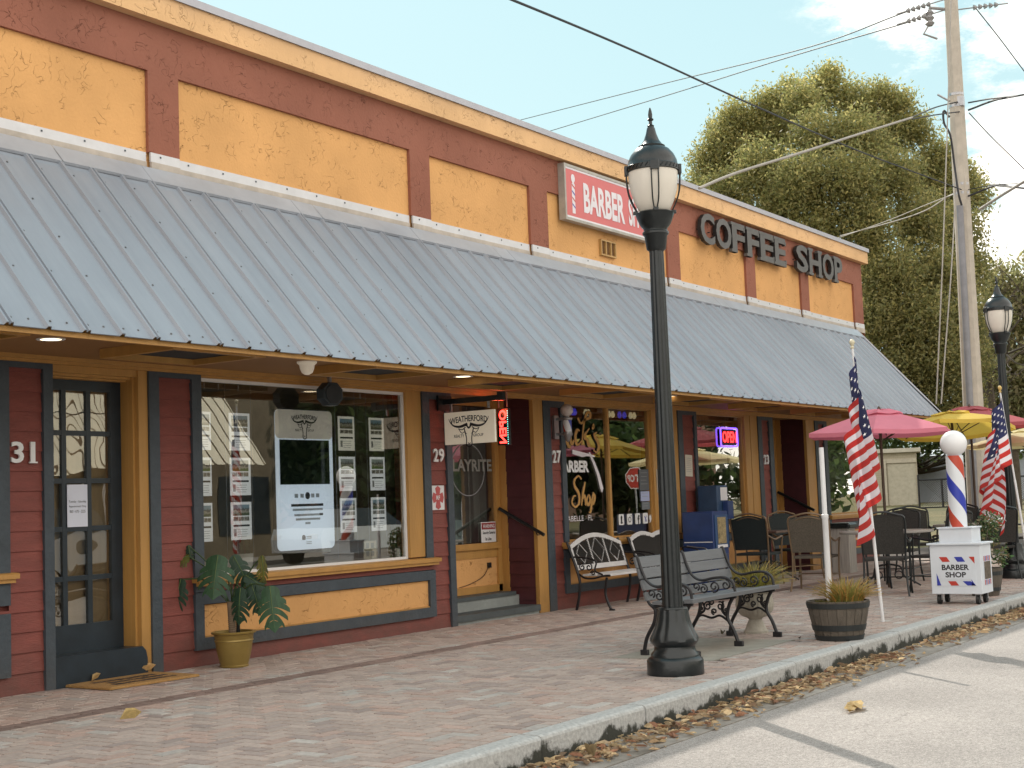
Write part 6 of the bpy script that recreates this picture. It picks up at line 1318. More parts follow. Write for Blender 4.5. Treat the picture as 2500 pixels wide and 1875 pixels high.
def umbrella(loc, r, zt, zr, col, label, under, rot=0.0, tilt=None, shift=(0, 0)):
    t = empty('patio_umbrella', loc, label, 'umbrella', 'umbrellas over the cafe tables'); n = 8 if r > 1 else 6
    m_ = mat('canopy', col, 0.8, var=0.10, scale=1.5); nt_ = m_.node_tree; b_ = nt_.nodes['Principled BSDF']; tr_ = N(nt_, 'ShaderNodeBsdfTranslucent'); nt_.links.new(b_.inputs['Base Color'].links[0].from_socket, tr_.inputs[0]); mx_ = N(nt_, 'ShaderNodeMixShader', i_0=0.35)
    nt_.links.new(b_.outputs[0], mx_.inputs[1]); nt_.links.new(tr_.outputs[0], mx_.inputs[2]); nt_.links.new(mx_.outputs[0], nt_.nodes['Material Output'].inputs[0])
    g = MB(); g.tube([(0, 0, 0.0), (0, 0, zt-0.03)], 0.019, 12); g.build('pole', M_FRM, t, True)
    g = MB(); g.lathe([(0.02, -0.03), (0.03, 0.0), (0.018, 0.03), (0.001, 0.05)], (shift[0]*0, 0, zt), 12); g.build('finial', M_FRM, t, True)
    TT = Matrix.Translation((0, 0, zt)) @ (Matrix.Rotation(tilt[0], 4, Vector((tilt[1], tilt[2], 0))) if tilt else Matrix.Identity(4)) @ Matrix.Translation((0, 0, -zt))
    def rr(k, f, z, sag=0.0):
        a = rot+2*math.pi*k/n; return (r*f*math.cos(a), r*f*math.sin(a), z)
    g = MB(); g.T = TT; M_ = 8; dz = zt-zr
    rings = [(0.16, zt-dz*0.12), (0.45, zt-dz*0.40), (0.75, zt-dz*0.71), (1.0, zr)]
    vs = []; tot = n*M_
    for f, z in rings:
        for k in range(tot):
            a = rot+2*math.pi*k/tot; ph = (k % M_)/M_; ed = math.cos(math.pi/n)/math.cos((ph-0.5)*2*math.pi/n); s_ = math.sin(math.pi*ph)
            vs.append((r*f*ed*math.cos(a)*1.0/ (math.cos(math.pi/n)/math.cos(math.pi/n)), r*f*ed*math.sin(a), z-0.018*s_*f))
    for k in range(tot):
        a = rot+2*math.pi*k/tot; ph = (k % M_)/M_; ed = math.cos(math.pi/n)/math.cos((ph-0.5)*2*math.pi/n); vs.append((r*ed*math.cos(a), r*ed*math.sin(a), zr-0.055-0.018*math.sin(math.pi*ph)))
    g.add(vs, [(j*tot+k, (j+1)*tot+k, (j+1)*tot+(k+1) % tot, j*tot+(k+1) % tot) for j in range(4) for k in range(tot)]); g.build('canopy', m_, t, False)
    g = MB(); g.T = TT; vs = []
    for f, z in ((0.001, zt+0.01), (0.16, zt-dz*0.10+0.03), (0.34, zt-dz*0.30+0.035)):
        for k in range(tot):
            a = rot+2*math.pi*k/tot; ph = (k % M_)/M_; ed = math.cos(math.pi/n)/math.cos((ph-0.5)*2*math.pi/n); vs.append((r*f*ed*math.cos(a), r*f*ed*math.sin(a), z-0.02*math.sin(math.pi*ph)))
    g.add(vs, [(j*tot+k, (j+1)*tot+k, (j+1)*tot+(k+1) % tot, j*tot+(k+1) % tot) for j in range(2) for k in range(tot)]); g.build('vent_cap', m_, t)
    for k in range(n):
        g = MB(); g.T = TT; g.tube([rr(k, 0.02, zt-0.03), rr(k, 0.98, zr-0.012)], 0.008, 5); g.tube([rr(k, 0.03, zr-0.12), rr(k, 0.5, (zt+zr)/2-0.02)], 0.007, 5); g.build('rib', M_FRM, t)
    return t
umbrella((18.45, 6.35, 0), 1.0, 2.33, 2.04, (0.80, 0.27, 0.36), 'bright pink patio umbrella with a vent cap, nearest of the umbrellas', None, 0.25)
umbrella((20.9, 6.12, 0), 0.92, 2.36, 2.13, (0.78, 0.56, 0.10), 'yellow patio umbrella behind the pink one', None, 0.1, (R_(-7), 0.55, -0.83), (0, 0))
umbrella((23.2, 6.5, 0), 1.05, 2.55, 2.26, (0.50, 0.12, 0.14), 'faded rose patio umbrella behind the yellow one', None, 0.5)
umbrella((24.6, 5.85, 0), 1.10, 2.20, 1.96, (0.75, 0.66, 0.38), 'cream patio umbrella at the right edge behind the second flag', None, 0.3)
g = MB(); g.bbox(-0.15, 0.15, -0.15, 0.15, 0, 0.70, 0.01)
t = empty('litter_bin', (21.8, 8.2, 0), 'pale striped litter bin with black lid behind the near flag', 'bin'); g.build('body', mat('striped_bin', (0.42, 0.40, 0.37), 0.6, var=0.5, scale=9, stretch=(6, 6, 0.2)), t)
g = MB(); g.bbox(-0.18, 0.18, -0.18, 0.18, 0.7005, 0.78, 0.03); g.build('lid', M_BLACK, t)

# ================================================================ UTILITY POLE AND WIRES
PX, PY = 26.5, 7.38
t = empty('utility_pole', (PX, PY, -0.17), 'tall tapered concrete utility pole with grey conduit beyond the shop corner', 'utility pole')
g = MB(); g.lathe([(0.215, 0), (0.205, 1), (0.165, 5.5), (0.108, 12.8)], n=8); q = g.build('shaft', M_POLE, t)
g = MB(); dv_ = -(Vector((PX, PY, 0)).normalized())*0.17 + IR*(-0.05); g.tube([(dv_.x*1.25, dv_.y*1.25, 0), (dv_.x*0.92, dv_.y*0.92, 6.6)], 0.062, 12); g.tube([(dv_.x*1.25, dv_.y*1.25, 2.7), (dv_.x*1.2, dv_.y*1.2, 2.78)], 0.068, 12); g.build('conduit', M_CONDUIT, t, True)
for z in (6.85, 7.02, 8.50, 8.72):
    g = MB(); r = 0.17-z*0.004; g.lathe([(r, -0.02), (r, 0.02)], (0, 0, z), 16, cap=False); g.lathe([(r+0.004, -0.025), (r+0.006, 0.025)], (0, 0, z), 16, cap=False); g.build('band', M_STEEL, t)
g = MB(); g.box(-0.12, 0.0, -0.15, 0.05, 8.48, 8.66); g.tube([(-0.1, 0.1, 8.6), (-0.15, 0.3, 8.75)], 0.02, 6); g.build('bracket', M_STEEL, t)
M_PORC = mat('grey_porcelain', (0.28, 0.27, 0.27), 0.3)
IRh = Vector((IR.x, IR.y, 0)).normalized()
for sgn, n_ in ((-1, 2), (1, 2)):
    for q_ in range(n_):
        g = MB(); a = Vector((0, 0, 10.55-0.20*q_)) + IRh*sgn*0.12; d = (IRh*sgn + Vector((0, 0, -0.28 if sgn < 0 else 0.10))).normalized(); 
        g.tube([a, a+d*0.95], 0.012, 6)
        for k in range(5): c_ = a+d*(0.30+k*0.10); g.tube([c_, c_+d*0.05], [0.055, 0.03], 12)
        g.build('insulator_string', M_PORC, t)
g = MB(); a = IRh*-0.42; g.tube([(0, 0, 10.35), tuple(a+Vector((0, 0, 10.4)))], 0.03, 8); g.lathe([(0.05, 0), (0.09, 0.05), (0.05, 0.1), (0.09, 0.15), (0.05, 0.2), (0.08, 0.25), (0.03, 0.32)], (a.x, a.y, 10.05), 14); g.tube([tuple(a+Vector((0, 0, 10.1))), tuple(a*1.3+Vector((0, 0, 9.9))), tuple(a*0.7+Vector((0, 0, 9.8)))], 0.02, 6); g.build('cutout_fuse', M_PORC, t)
def P3(px, py, d):
    """a point d metres away (horizontally) in the direction that the photograph shows at px,py"""
    r = IB*1.0 + IR*((px-1250)/3500.0) + IU*(-(py-937.5)/3500.0); h = math.hypot(r.x, r.y); return Vector((r.x/h*d, r.y/h*d, H+r.z/h*d))
def wire(pts, r, label, m_=None, name='power_line', n=14):
    if 'right' in label and 'guy' not in name: pts = list(pts) + [pts[-1]+(pts[-1]-pts[-2]).normalized()*14]
    if 'upper left' in label: pts = [pts[0]+(pts[0]-pts[1]).normalized()*9] + list(pts)
    g = MB(); g.tube(crom(pts, n), r, 6); return tag(g.build(name, m_ or M_WIRE, None, True), label, 'power line', 'overhead lines at the utility pole')
PD = math.hypot(PX, PY)
wire([P3(1000, -95, 9.5), P3(1250, 0, 11.2), P3(1560, 130, 14.2), P3(1850, 262, 18), P3(2100, 370, 22.5), P3(2345, 462, PD-0.2)], 0.011, 'thick black cable sweeping from upper left down to the utility pole')
wire([P3(1180, 315, 62), P3(1270, 292, 58), P3(1600, 208, 45), P3(1960, 118, 35), P3(2210, 28, PD+0.1)], 0.014, 'upper of two thin wires crossing the sky above the street lamp')
wire([P3(1200, 362, 62), P3(1345, 318, 56), P3(1640, 228, 44), P3(1920, 140, 35), P3(2220, 52, PD+0.1)], 0.014, 'lower of two thin wires crossing the sky above the street lamp')
wire([P3(1705, 459, 17.5), P3(1800, 420, 18.3), P3(1960, 370, 20), P3(2100, 325, 22.5), P3(2225, 286, 25.3)], 0.019, 'pale sleeved cable rising from the parapet towards the pole', M_WIREL)
wire([P3(2225, 286, 25.3), P3(2280, 262, 26.4), P3(2335, 248, PD-0.1)], 0.013, 'black lead from the pale sleeve to the pole, upper'); wire([P3(2225, 290, 25.3), P3(2280, 280, 26.4), P3(2340, 272, PD-0.1)], 0.013, 'black lead from the pale sleeve to the pole, lower')
wire([P3(2030, 585, 33), P3(2160, 540, 30.5), P3(2270, 495, 28.8), P3(2345, 467, PD-0.1)], 0.010, 'thin grey wire low in front of the oak, upper of two', M_WIREL); wire([P3(2050, 575, 33), P3(2180, 540, 30.5), P3(2260, 512, 28.8), P3(2320, 475, 28), P3(2350, 472, PD-0.1)], 0.013, 'sagging pale wire low in front of the oak, lower of two', M_WIREL)
wire([P3(2362, 250, PD-0.1), P3(2420, 240, 27), P3(2510, 229, 26)], 0.014, 'upper cable leaving the pole to the right'); wire([P3(2362, 268, PD-0.1), P3(2430, 243, 27), P3(2510, 228, 25.8)], 0.018, 'thick cable leaving the pole to the right below the upper one')
wire([P3(2362, 478, PD-0.1), P3(2430, 452, 27), P3(2470, 456, 26.5), P3(2510, 460, 26)], 0.018, 'black cable leaving the pole to the right at oak height'); wire([P3(2362, 462, PD-0.1), P3(2430, 450, 27), P3(2510, 446, 26)], 0.009, 'thin wire leaving the pole to the right at oak height')
wire([P3(2390, 510, 26), P3(2440, 478, 24.5), P3(2515, 432, 22.5)], 0.024, 'pale sleeved cable rising to the right edge', M_WIREL)
wire([P3(2376, 14, 34), P3(2440, 95, 36), P3(2515, 195, 38)], 0.014, 'thin diagonal wire falling to the right from the pole top'); wire([P3(2364, 275, 34), P3(2420, 335, 36), P3(2515, 428, 38)], 0.013, 'thin diagonal wire falling to the right from mid pole')
wire([P3(2320, 0, 27.0), P3(2316, 130, 26.8), P3(2311, 300, 26.6), P3(2300, 620, 26.2), P3(2284, 985, 25.9)], 0.012, 'vertical guy wire left of the pole, left one', M_WIREL, 'guy_wire'); wire([P3(2332, 440, 27.2), P3(2322, 640, 26.8), P3(2296, 985, 26.2)], 0.012, 'vertical guy wire left of the pole, nearer the pole', M_WIREL, 'guy_wire')
wire([P3(2316, 285, 27.0), P3(2302, 270, 26.9), P3(2303, 300, 26.9), P3(2318, 330, 26.9), P3(2328, 400, 27.1), P3(2338, 470, 27.1), P3(2346, 500, 27.2)], 0.02, 'looping black drip cable running down the pole face into the conduit')

t = bpy.data.objects['utility_pole']; t.rotation_euler = Vector((0, 0, 1)).rotation_difference(Vector((IRh.x*0.009, IRh.y*0.009, 1)).normalized()).to_euler()
# ================================================================ TREES AND BACKGROUND
M_TREE = attr_mat('tree_leaf', 0.55, 3.0, 0.25, 0, 0.5); M_BARK = mat('bark', (0.09, 0.07, 0.05), 0.9, var=0.4, scale=8, bump=0.6)
def crown_mesh(clusters, per, size, cols, seed, dens_in=0.15):
    r_ = np.random.default_rng(seed); allv, allc = [], []
    for (c_, R3, w_) in clusters:
        n = int(per*w_)
        d = r_.normal(size=(n, 3)); d /= np.linalg.norm(d, axis=1)[:, None]
        rad = (dens_in + (1-dens_in)*r_.random(n)**0.5); rad *= 1+0.16*np.sin(d[:, 0]*7+seed)*np.cos(d[:, 2]*6+d[:, 1]*5)
        p = np.array(c_)[None, :] + d*rad[:, None]*np.array(R3)[None, :]
        # clumping: pull leaves to twig ends
        tw = p[r_.integers(0, n, n//9+1)]; idx = r_.integers(0, len(tw), n); p = 0.5*p + 0.5*(tw[idx] + r_.normal(size=(n, 3))*size*3.2)
        a = r_.normal(size=(n, 3)); a /= np.linalg.norm(a, axis=1)[:, None]; b2 = np.cross(a, r_.normal(size=(n, 3))); b2 /= np.linalg.norm(b2, axis=1)[:, None]
        s = size*(0.55+0.9*r_.random(n))[:, None]
        v = np.stack([p-a*s, p-b2*s*0.45, p+a*s, p+b2*s*0.45], 1).reshape(-1, 3); allv.append(v)
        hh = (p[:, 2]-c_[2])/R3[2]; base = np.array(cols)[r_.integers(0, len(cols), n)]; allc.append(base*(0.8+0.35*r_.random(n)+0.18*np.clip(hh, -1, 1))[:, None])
    v = np.concatenate(allv); c = np.concatenate(allc); n = len(c); zz = v[::4, 2]; c = c*(0.70+0.42*np.clip((zz-zz.min())/(zz.max()-zz.min()), 0, 1))[:, None]  # shade put into the leaf colour: darker towards the foot of the crown
    me = bpy.data.meshes.new('crown'); me.vertices.add(4*n); me.vertices.foreach_set('co', v.astype(np.float32).ravel()); me.loops.add(4*n); me.loops.foreach_set('vertex_index', np.arange(4*n, dtype=np.int32))
    me.polygons.add(n); me.polygons.foreach_set('loop_start', np.arange(0, 4*n, 4, dtype=np.int32)); me.polygons.foreach_set('loop_total', np.full(n, 4, dtype=np.int32)); me.update(calc_edges=True)
    me.materials.append(M_TREE); at = me.color_attributes.new('Col', 'FLOAT_COLOR', 'CORNER'); cc_ = np.repeat(c, 4, axis=0); at.data.foreach_set('color', np.hstack([cc_, np.ones((4*n, 1))]).astype(np.float32).ravel())
    return me
def tree(name, base, label, clusters, per, size, cols, seed, trunk_r=0.3, limbs=True, group=None):
    t = empty(name, base, label, 'tree', group); bv = Vector(base); rel = [(tuple(Vector(c_)-bv), R3, w_) for c_, R3, w_ in clusters]
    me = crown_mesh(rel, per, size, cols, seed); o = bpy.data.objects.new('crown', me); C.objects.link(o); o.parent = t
    cen = sum((Vector(c_) for c_, _, _ in rel), Vector())/len(rel); fork = Vector((cen.x*0.3, cen.y*0.3, max(1.8, cen.z*0.38)))
    g = MB(); g.tube(crom([(0, 0, 0), tuple(fork*0.5+Vector((0.1, 0, 0))), tuple(fork)], 5), [trunk_r*(1.25-0.05*i) for i in range(11)], 12)
    g.build('trunk', M_BARK, t, True)
    if limbs:
        for c_, R3, w_ in rel[::max(1, len(rel)//14)]:
            g = MB(); c_ = Vector(c_); mid = (fork+c_)/2+Vector((0, 0, -0.4)); g.tube(crom([tuple(fork*0.92), tuple(mid), tuple(c_+Vector((0, 0, R3[2]*0.3)))], 5), [trunk_r*0.5*(1-i/12) for i in range(11)], 7); g.build('limb', M_BARK, t, True)
    return t
def cl(px, py, d, rpx, w_=1.0, sq=1.0):
    """foliage cluster whose middle lies in the direction px,py at distance d and that spans rpx photo pixels"""
    p = P3(px, py, d); r = rpx/3500.0*d; return (tuple(p), (r*1.0, r*1.0, r*sq), w_*(rpx/90.0)**2)
OAKC = [(0.23, 0.22, 0.085), (0.29, 0.26, 0.10), (0.17, 0.18, 0.07), (0.37, 0.32, 0.13), (0.20, 0.20, 0.075)]
d = 41.0
oak = [cl(1795, 290, d, 70), cl(1870, 262, d, 68), cl(1930, 228, d, 62), cl(1755, 322, d+1, 55), cl(2195, 250, d, 58), cl(2235, 315, d, 66), cl(2290, 385, d, 70), cl(2345, 430, d+1, 62), cl(2010, 215, d, 72), cl(1960, 255, d-1, 80), cl(2075, 250, d, 80), cl(2140, 270, d+1, 80), cl(2170, 330, d, 85), cl(2090, 340, d-2, 100), cl(1990, 340, d-2, 100), cl(1890, 320, d, 85), cl(1830, 320, d+1, 70), cl(1790, 370, d, 85), cl(1730, 400, d, 75), cl(1710, 460, d+1, 65), cl(1770, 470, d-1, 95), cl(1860, 420, d-2, 110), cl(1960, 450, d-3, 120), cl(2070, 450, d-3, 120), cl(2170, 430, d-2, 105), cl(2250, 430, d, 85), cl(2310, 460, d+1, 85), cl(2370, 480, d+2, 75), cl(2330, 560, d, 95), cl(2240, 540, d-2, 110), cl(2110, 560, d-3, 100), cl(2000, 560, d-3, 100), cl(1900, 530, d-2, 100), cl(1800, 560, d, 90), cl(2170, 670, d-3, 115), cl(2280, 670, d-2, 115), cl(2360, 660, d, 90), cl(2150, 780, d-3, 115), cl(2250, 790, d-3, 115), cl(2340, 780, d-2, 100), cl(2210, 890, d-3, 110), cl(2300, 890, d-3, 105), cl(2360, 880, d-2, 90), cl(2260, 980, d-3, 80, 0.8), cl(2340, 990, d-3, 80, .8), cl(2180, 1000, d-3, 70, .7), cl(1755, 350, d, 60), cl(2025, 180, d, 45, .7), cl(2150, 225, d, 50, .7)]
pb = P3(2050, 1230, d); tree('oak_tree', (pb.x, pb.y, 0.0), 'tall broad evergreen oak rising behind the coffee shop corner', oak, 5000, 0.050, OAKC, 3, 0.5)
FARC = [(0.22, 0.22, 0.10), (0.27, 0.25, 0.12), (0.18, 0.18, 0.08), (0.27, 0.23, 0.12)]
d = 60.0
far = [cl(2440, 700, d, 85), cl(2500, 760, d, 95), cl(2420, 820, d, 85), cl(2560, 720, d, 95), cl(2470, 880, d, 95), cl(2550, 900, d, 95), cl(2420, 950, d, 85), cl(2500, 990, d, 90), cl(2440, 1050, d, 70), cl(2540, 640, d, 70, .5), cl(2400, 1040, d, 60)]
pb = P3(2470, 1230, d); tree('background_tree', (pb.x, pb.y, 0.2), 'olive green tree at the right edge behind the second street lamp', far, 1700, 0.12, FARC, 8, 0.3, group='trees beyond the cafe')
d = 75.0
fr2 = [cl(2150+q*48, 1085+(-1)**q*8, d, 46, 1.6) for q in range(8)] + [cl(2150+q*60, 1040, d, 55, 1.6) for q in range(7)]
pb = P3(2120, 1230, d+6); tree('background_tree', (pb.x, pb.y, 0.4), 'low spreading tree above the pale block building', fr2, 900, 0.13, [(0.07, 0.10, 0.03), (0.10, 0.13, 0.04)], 9, 0.25, group='trees beyond the cafe')
# bare twiggy tree right of the pole
pb = P3(2440, 1230, 46); t = empty('bare_tree', (pb.x, pb.y, 0.0), 'bare twiggy branches above the second street lamp', 'tree', 'trees beyond the cafe')
rd = random.Random(4); g = MB(); bvv = Vector((pb.x, pb.y, 0))
def twig(p, d_, ln, r, depth):
    pts = [p]; q = Vector(p); dd = Vector(d_)
    for k in range(4): dd = (dd+Vector((rd.gauss(0, .25), rd.gauss(0, .25), rd.gauss(0, .18)+0.03))).normalized(); q = q+dd*ln/4; pts.append(q.copy())
    g.tube(pts, [r*(1-0.15*k) for k in range(5)], 5)
    if depth > 0:
        for k in range(3 if depth > 2 else 3): twig(pts[rd.randint(2, 4)], (dd+Vector((rd.gauss(0, .8), rd.gauss(0, .8), rd.gauss(0, .4)+.15))).normalized(), ln*0.66, r*0.55, depth-1)
g.tube([(0, 0, 0), (0.1, 0, 2.5), (0, 0.1, 4.6)], [0.16, 0.14, 0.11], 8)
for k in range(6): a = k*1.05; twig(Vector((0, 0.1, 3.6+0.2*k)), Vector((math.cos(a), math.sin(a), 0.9)).normalized(), 2.6, 0.06, 4)
g.build('trunk', M_BARK, t, True)

# pale block building, tank, fence far behind
p0 = P3(2100, 1232, 72); p1 = P3(2243, 1230, 72); z0 = 0.35
dirv = (Vector((p1.x, p1.y, 0))-Vector((p0.x, p0.y, 0))).normalized(); ang_ = math.atan2(dirv.y, dirv.x); ln = (Vector((p1.x, p1.y, 0))-Vector((p0.x, p0.y, 0))).length
t = empty('block_building', (p0.x, p0.y, 0.0), 'low pale block building beyond the dry grass, left of the barber pole', 'building', rz=ang_)
M_BLK = mat('pale_block', (0.40, 0.36, 0.27), 0.9, var=0.25, scale=1.5); m = M_BLK; nt = m.node_tree; b = nt.nodes['Principled BSDF']; br_ = N(nt, 'ShaderNodeTexBrick', i_Scale=2.4); br_.inputs['Color1'].default_value = (0.42, 0.38, 0.29, 1); br_.inputs['Color2'].default_value = (0.38, 0.34, 0.26, 1); br_.inputs['Mortar'].default_value = (0.28, 0.25, 0.19, 1); br_.inputs['Mortar Size'].default_value = 0.012
tc = N(nt, 'ShaderNodeTexCoord'); cb_ = N(nt, 'ShaderNodeCombineXYZ'); s_ = N(nt, 'ShaderNodeSeparateXYZ'); nt.links.new(tc.outputs['Object'], s_.inputs[0]); nt.links.new(s_.outputs['X'], cb_.inputs[0]); nt.links.new(s_.outputs['Z'], cb_.inputs[1]); nt.links.new(cb_.outputs[0], br_.inputs['Vector']); nt.links.new(br_.outputs[0], b.inputs['Base Color'])
g = MB(); g.box(-14, ln, 0.0, 6, 0, 3.05); g.build('wall', M_BLK, t); g = MB(); g.box(-14.2, ln+0.2, -0.2, 6.2, 3.055, 3.25); g.build('roof_edge', mat('pale_roof', (0.5, 0.47, 0.4), 0.8), t)
g = MB(); g.box(ln-1.62, ln-1.45, -0.12, -0.002, 0, 2.75); g.box(ln-1.45, ln-0.02, -0.08, -0.002, 2.55, 2.75); g.build('door_surround', mat('pale_trim', (0.46, 0.42, 0.34), 0.8), t)
g = MB(); g.box(ln-1.4, ln-0.1, -0.03, -0.003, 0.3, 2.5); g.build('door', mat('pale_door', (0.43, 0.40, 0.32), 0.8), t)
p2 = P3(2245, 1215, 78); p3 = P3(2345, 1215, 78); dv2 = Vector((p3.x-p2.x, p3.y-p2.y, 0)); a2 = math.atan2(dv2.y, dv2.x)
t = empty('white_shed', (p2.x, p2.y, 0.4), 'long white metal shed beyond the black fence', 'shed', rz=a2)
g = MB(); g.box(-0.5, dv2.length+5.5, 0, 5, 0, 2.55); g.build('wall', mat('pale_blue_metal', (0.42, 0.46, 0.53), 0.6, var=0.1), t); g = MB(); g.prism([(-0.3, 2.552), (2.5, 3.1), (5.3, 2.552)], 'x', -0.6, dv2.length+5.6); g.build('roof', mat('white_roof', (0.6, 0.62, 0.64), 0.5), t)
p2 = P3(2243, 1225, 66); p3 = P3(2350, 1225, 66); dv2 = Vector((p3.x-p2.x, p3.y-p2.y, 0)); a2 = math.atan2(dv2.y, dv2.x)
t = empty('metal_fence', (p2.x, p2.y, 0.33), 'black chain link fence and gate between the block building and the utility pole', 'fence', rz=a2)
for k in range(6): g = MB(); x = k*0.62*1.6; g.tube([(x, 0, 0), (x, 0, 1.35 if k else 1.55)], 0.05 if k < 2 else 0.04, 6); g.build('post', M_IRON, t)
g = MB(); g.tube([(0, 0, 1.32), (5.2, 0, 1.32)], 0.035, 5); g.tube([(0, 0, 0.1), (5.2, 0, 0.1)], 0.03, 5); g.build('rail', M_IRON, t)
g = MB()
x = -1.3
while x < 5.2:
    for s_ in (1, -1):
        a, b2 = (x, 0.1), (x+1.2, 1.3)
        if s_ < 0: a, b2 = (x, 1.3), (x+1.2, 0.1)
        if a[0] >= 0: g.tube([(a[0], 0, a[1]), (min(b2[0], 5.2), 0, b2[1])], 0.008, 3)
    x += 0.10
g.build('chain_mesh', M_IRON, t)
# ornamental grass clump behind the cabinet
g, cc = blades(160, 0.4, 0.5, 1.1, 0.5, [(0.16, 0.16, 0.06), (0.22, 0.20, 0.08)], 31, 0.02, 0.0); pb = P3(2400, 1240, 30); o = g.build('grass_clump', M_LEAFY, None, False, (pb.x, pb.y, -0.15)); colour(o, cc); tag(o, 'tuft of long grass at the foot of the utility pole', 'grass clump')

# ================================================================ ACROSS THE STREET (seen in the window reflections)
t = empty('opposite_building', (18, -13.4, -0.17), 'shop row across the street with a cream ribbed metal canopy', 'building')
g = MB(); g.box(0, 34.2, -19, -13.4, -0.17, 5.6); tp(g, 'wall', mat('brown_front', (0.20, 0.16, 0.11), 0.8, var=0.4, scale=1.2))
g = MB(); n = 0; x = -1.0; prof = []
while x < 31.7:
    prof += [(x, 0), (x+0.17, 0), (x+0.20, 0.04), (x+0.25, 0.04), (x+0.28, 0)]; x += 0.42
vs = [(px_, -13.38+1.9*s_, 5.0-2.3*s_+h_) for s_ in (0, 1) for px_, h_ in prof]; n = len(prof); g.add(vs, [(i, n+i, n+i+1, i+1) for i in range(n-1)])
g.m = [1 if i % 5 in (1, 3) else 0 for i in range(len(g.f))]; tp(g, 'canopy_sheet', [mat('cream_sheet', (0.90, 0.80, 0.64), 0.6, var=0.06), mat('canopy_seam', (0.16, 0.11, 0.07), 0.7)])
for x in np.arange(1, 31, 3.0): g = MB(); g.box(x, x+0.12, -11.6, -11.48, -0.17, 2.72); tp(g, 'canopy_post', M_WHITE)
for x in np.arange(1.5, 33, 3.0): g = MB(); g.box(x, x+2.2, -13.42, -13.38, 0.6, 2.4); tp(g, 'shop_window', M_NAVY)
t = empty('brick_building', (60, -34, -0.17), 'long brown brick building behind the trees across the road', 'building'); g = MB(); g.box(36, 110, -44, -34, -0.17, 8.5); tp(g, 'wall', mat('brown_brick', (0.16, 0.09, 0.06), 0.9, var=0.3)); g = MB(); g.box(35.8, 110.2, -44.2, -33.8, 8.505, 8.8); tp(g, 'roof_edge', M_COPE)
rd = random.Random(77)
for i, (x, y, r) in enumerate(((40, -12, 3.4), (46, -14, 4), (52, -11, 3.6), (59, -13, 4.2), (67, -10, 4.5), (76, -12, 5), (44, -20, 5), (55, -22, 5.5), (34, -24, 5.5))):
    cs = [((x+rd.uniform(-r, r)*0.6, y+rd.uniform(-r, r)*0.5, 1.6+rd.random()*r*1.5), (r*0.5, r*0.5, r*0.45), 1.0) for k in range(12)]
    tree('street_tree', (x, y, -0.17), ['dark bushy street tree across the road, nearest the cream canopy', 'second dark street tree across the road', 'third dark street tree across the road', 'fourth dark street tree across the road', 'fifth dark street tree across the road', 'farthest dark street tree across the road', 'tall dark tree behind the nearest street trees', 'tall dark tree behind the middle street trees', 'tall dark tree behind the canopied shops'][i], cs, 900, 0.26, [(0.04, 0.07, 0.025), (0.06, 0.09, 0.03)], 40+i, 0.25, limbs=False, group='trees across the road')
# stop sign
t = empty('stop_sign', (41, -4.2, -0.15), 'red octagonal stop sign on a post across the road', 'road sign', rz=R_(0))
g = MB(); g.tube([(0, 0, 0), (0, 0, 2.45)], 0.03, 8); g.build('post', M_STEEL, t)
g = MB(); P = [(0.38*math.cos(math.pi/8+k*math.pi/4), 2.1+0.38*math.sin(math.pi/8+k*math.pi/4)) for k in range(8)]; g.prism(P, 'x', -0.035, -0.031); g.build('border', M_WHITE, t)
g = MB(); P = [(0.35*math.cos(math.pi/8+k*math.pi/4), 2.1+0.35*math.sin(math.pi/8+k*math.pi/4)) for k in range(8)]; g.prism(P, 'x', -0.040, -0.0355); q = g.build('face', M_REDP, t)
g = MB(); text_into(g, 'STOP', 0.28, -0.28, 1.98, 2.22, -0.041, 0.03, axis='x'); g.build('lettering', M_WHITE, q)
# parked cars across the road
def car(loc, rz, col, label):
    t = empty('parked_car', loc, label, 'car', 'cars parked across the road', rz); W_ = 0.88
    prof = [(-2.25, 0.35), (-2.3, 0.62), (-2.18, 0.86), (-1.35, 0.98), (-0.65, 1.42), (0.75, 1.46), (1.5, 1.08), (2.15, 1.0), (2.28, 0.7), (2.22, 0.35)]
    g = MB(); low = [(p[0], min(p[1], 0.98)) for p in prof]; g.prism(low, 'y', -W_, W_); g.build('body', mat('car_paint', col, 0.25, var=0.05, coat=0.5), t)
    g = MB(); cab = [(-1.30, 0.982), (-0.62, 1.42), (0.74, 1.46), (1.48, 0.982)]; vs = [(x, s*W_*(0.98 if z < 1 else 0.78), z) for s in (-1, 1) for x, z in cab]; g.add(vs, [(0, 1, 2, 3), (7, 6, 5, 4), (0, 4, 5, 1), (1, 5, 6, 2), (2, 6, 7, 3)]); q = g.build('cabin_glass', mat('car_glass', (0.02, 0.025, 0.03), 0.08), t)
    g = MB(); g.add([(x, s*W_*0.76, z+0.012) for s in (-1, 1) for x, z in ((-0.55, 1.42), (0.68, 1.455))], [(0, 1, 3, 2)]); g.build('roof', mat('car_roof', col, 0.25, var=0.05), t)
    for x in (-1.42, 1.42):
        for s in (-1, 1):
            g = MB(); g.tube([(x, s*(W_-0.2), 0.33), (x, s*(W_+0.01), 0.33)], 0.33, 24); q = g.build('wheel', M_RUBBER, t, True); g = MB(); g.tube([(x, s*(W_+0.012), 0.33), (x, s*(W_+0.02), 0.33)], 0.2, 16); g.build('rim', M_STEEL, q)
    for s in (-1, 1): g = MB(); g.bbox(2.14, 2.29, s*0.62-0.16, s*0.62+0.16, 0.68, 0.82, 0.02); g.build('headlight', M_FROST, t)
    return t
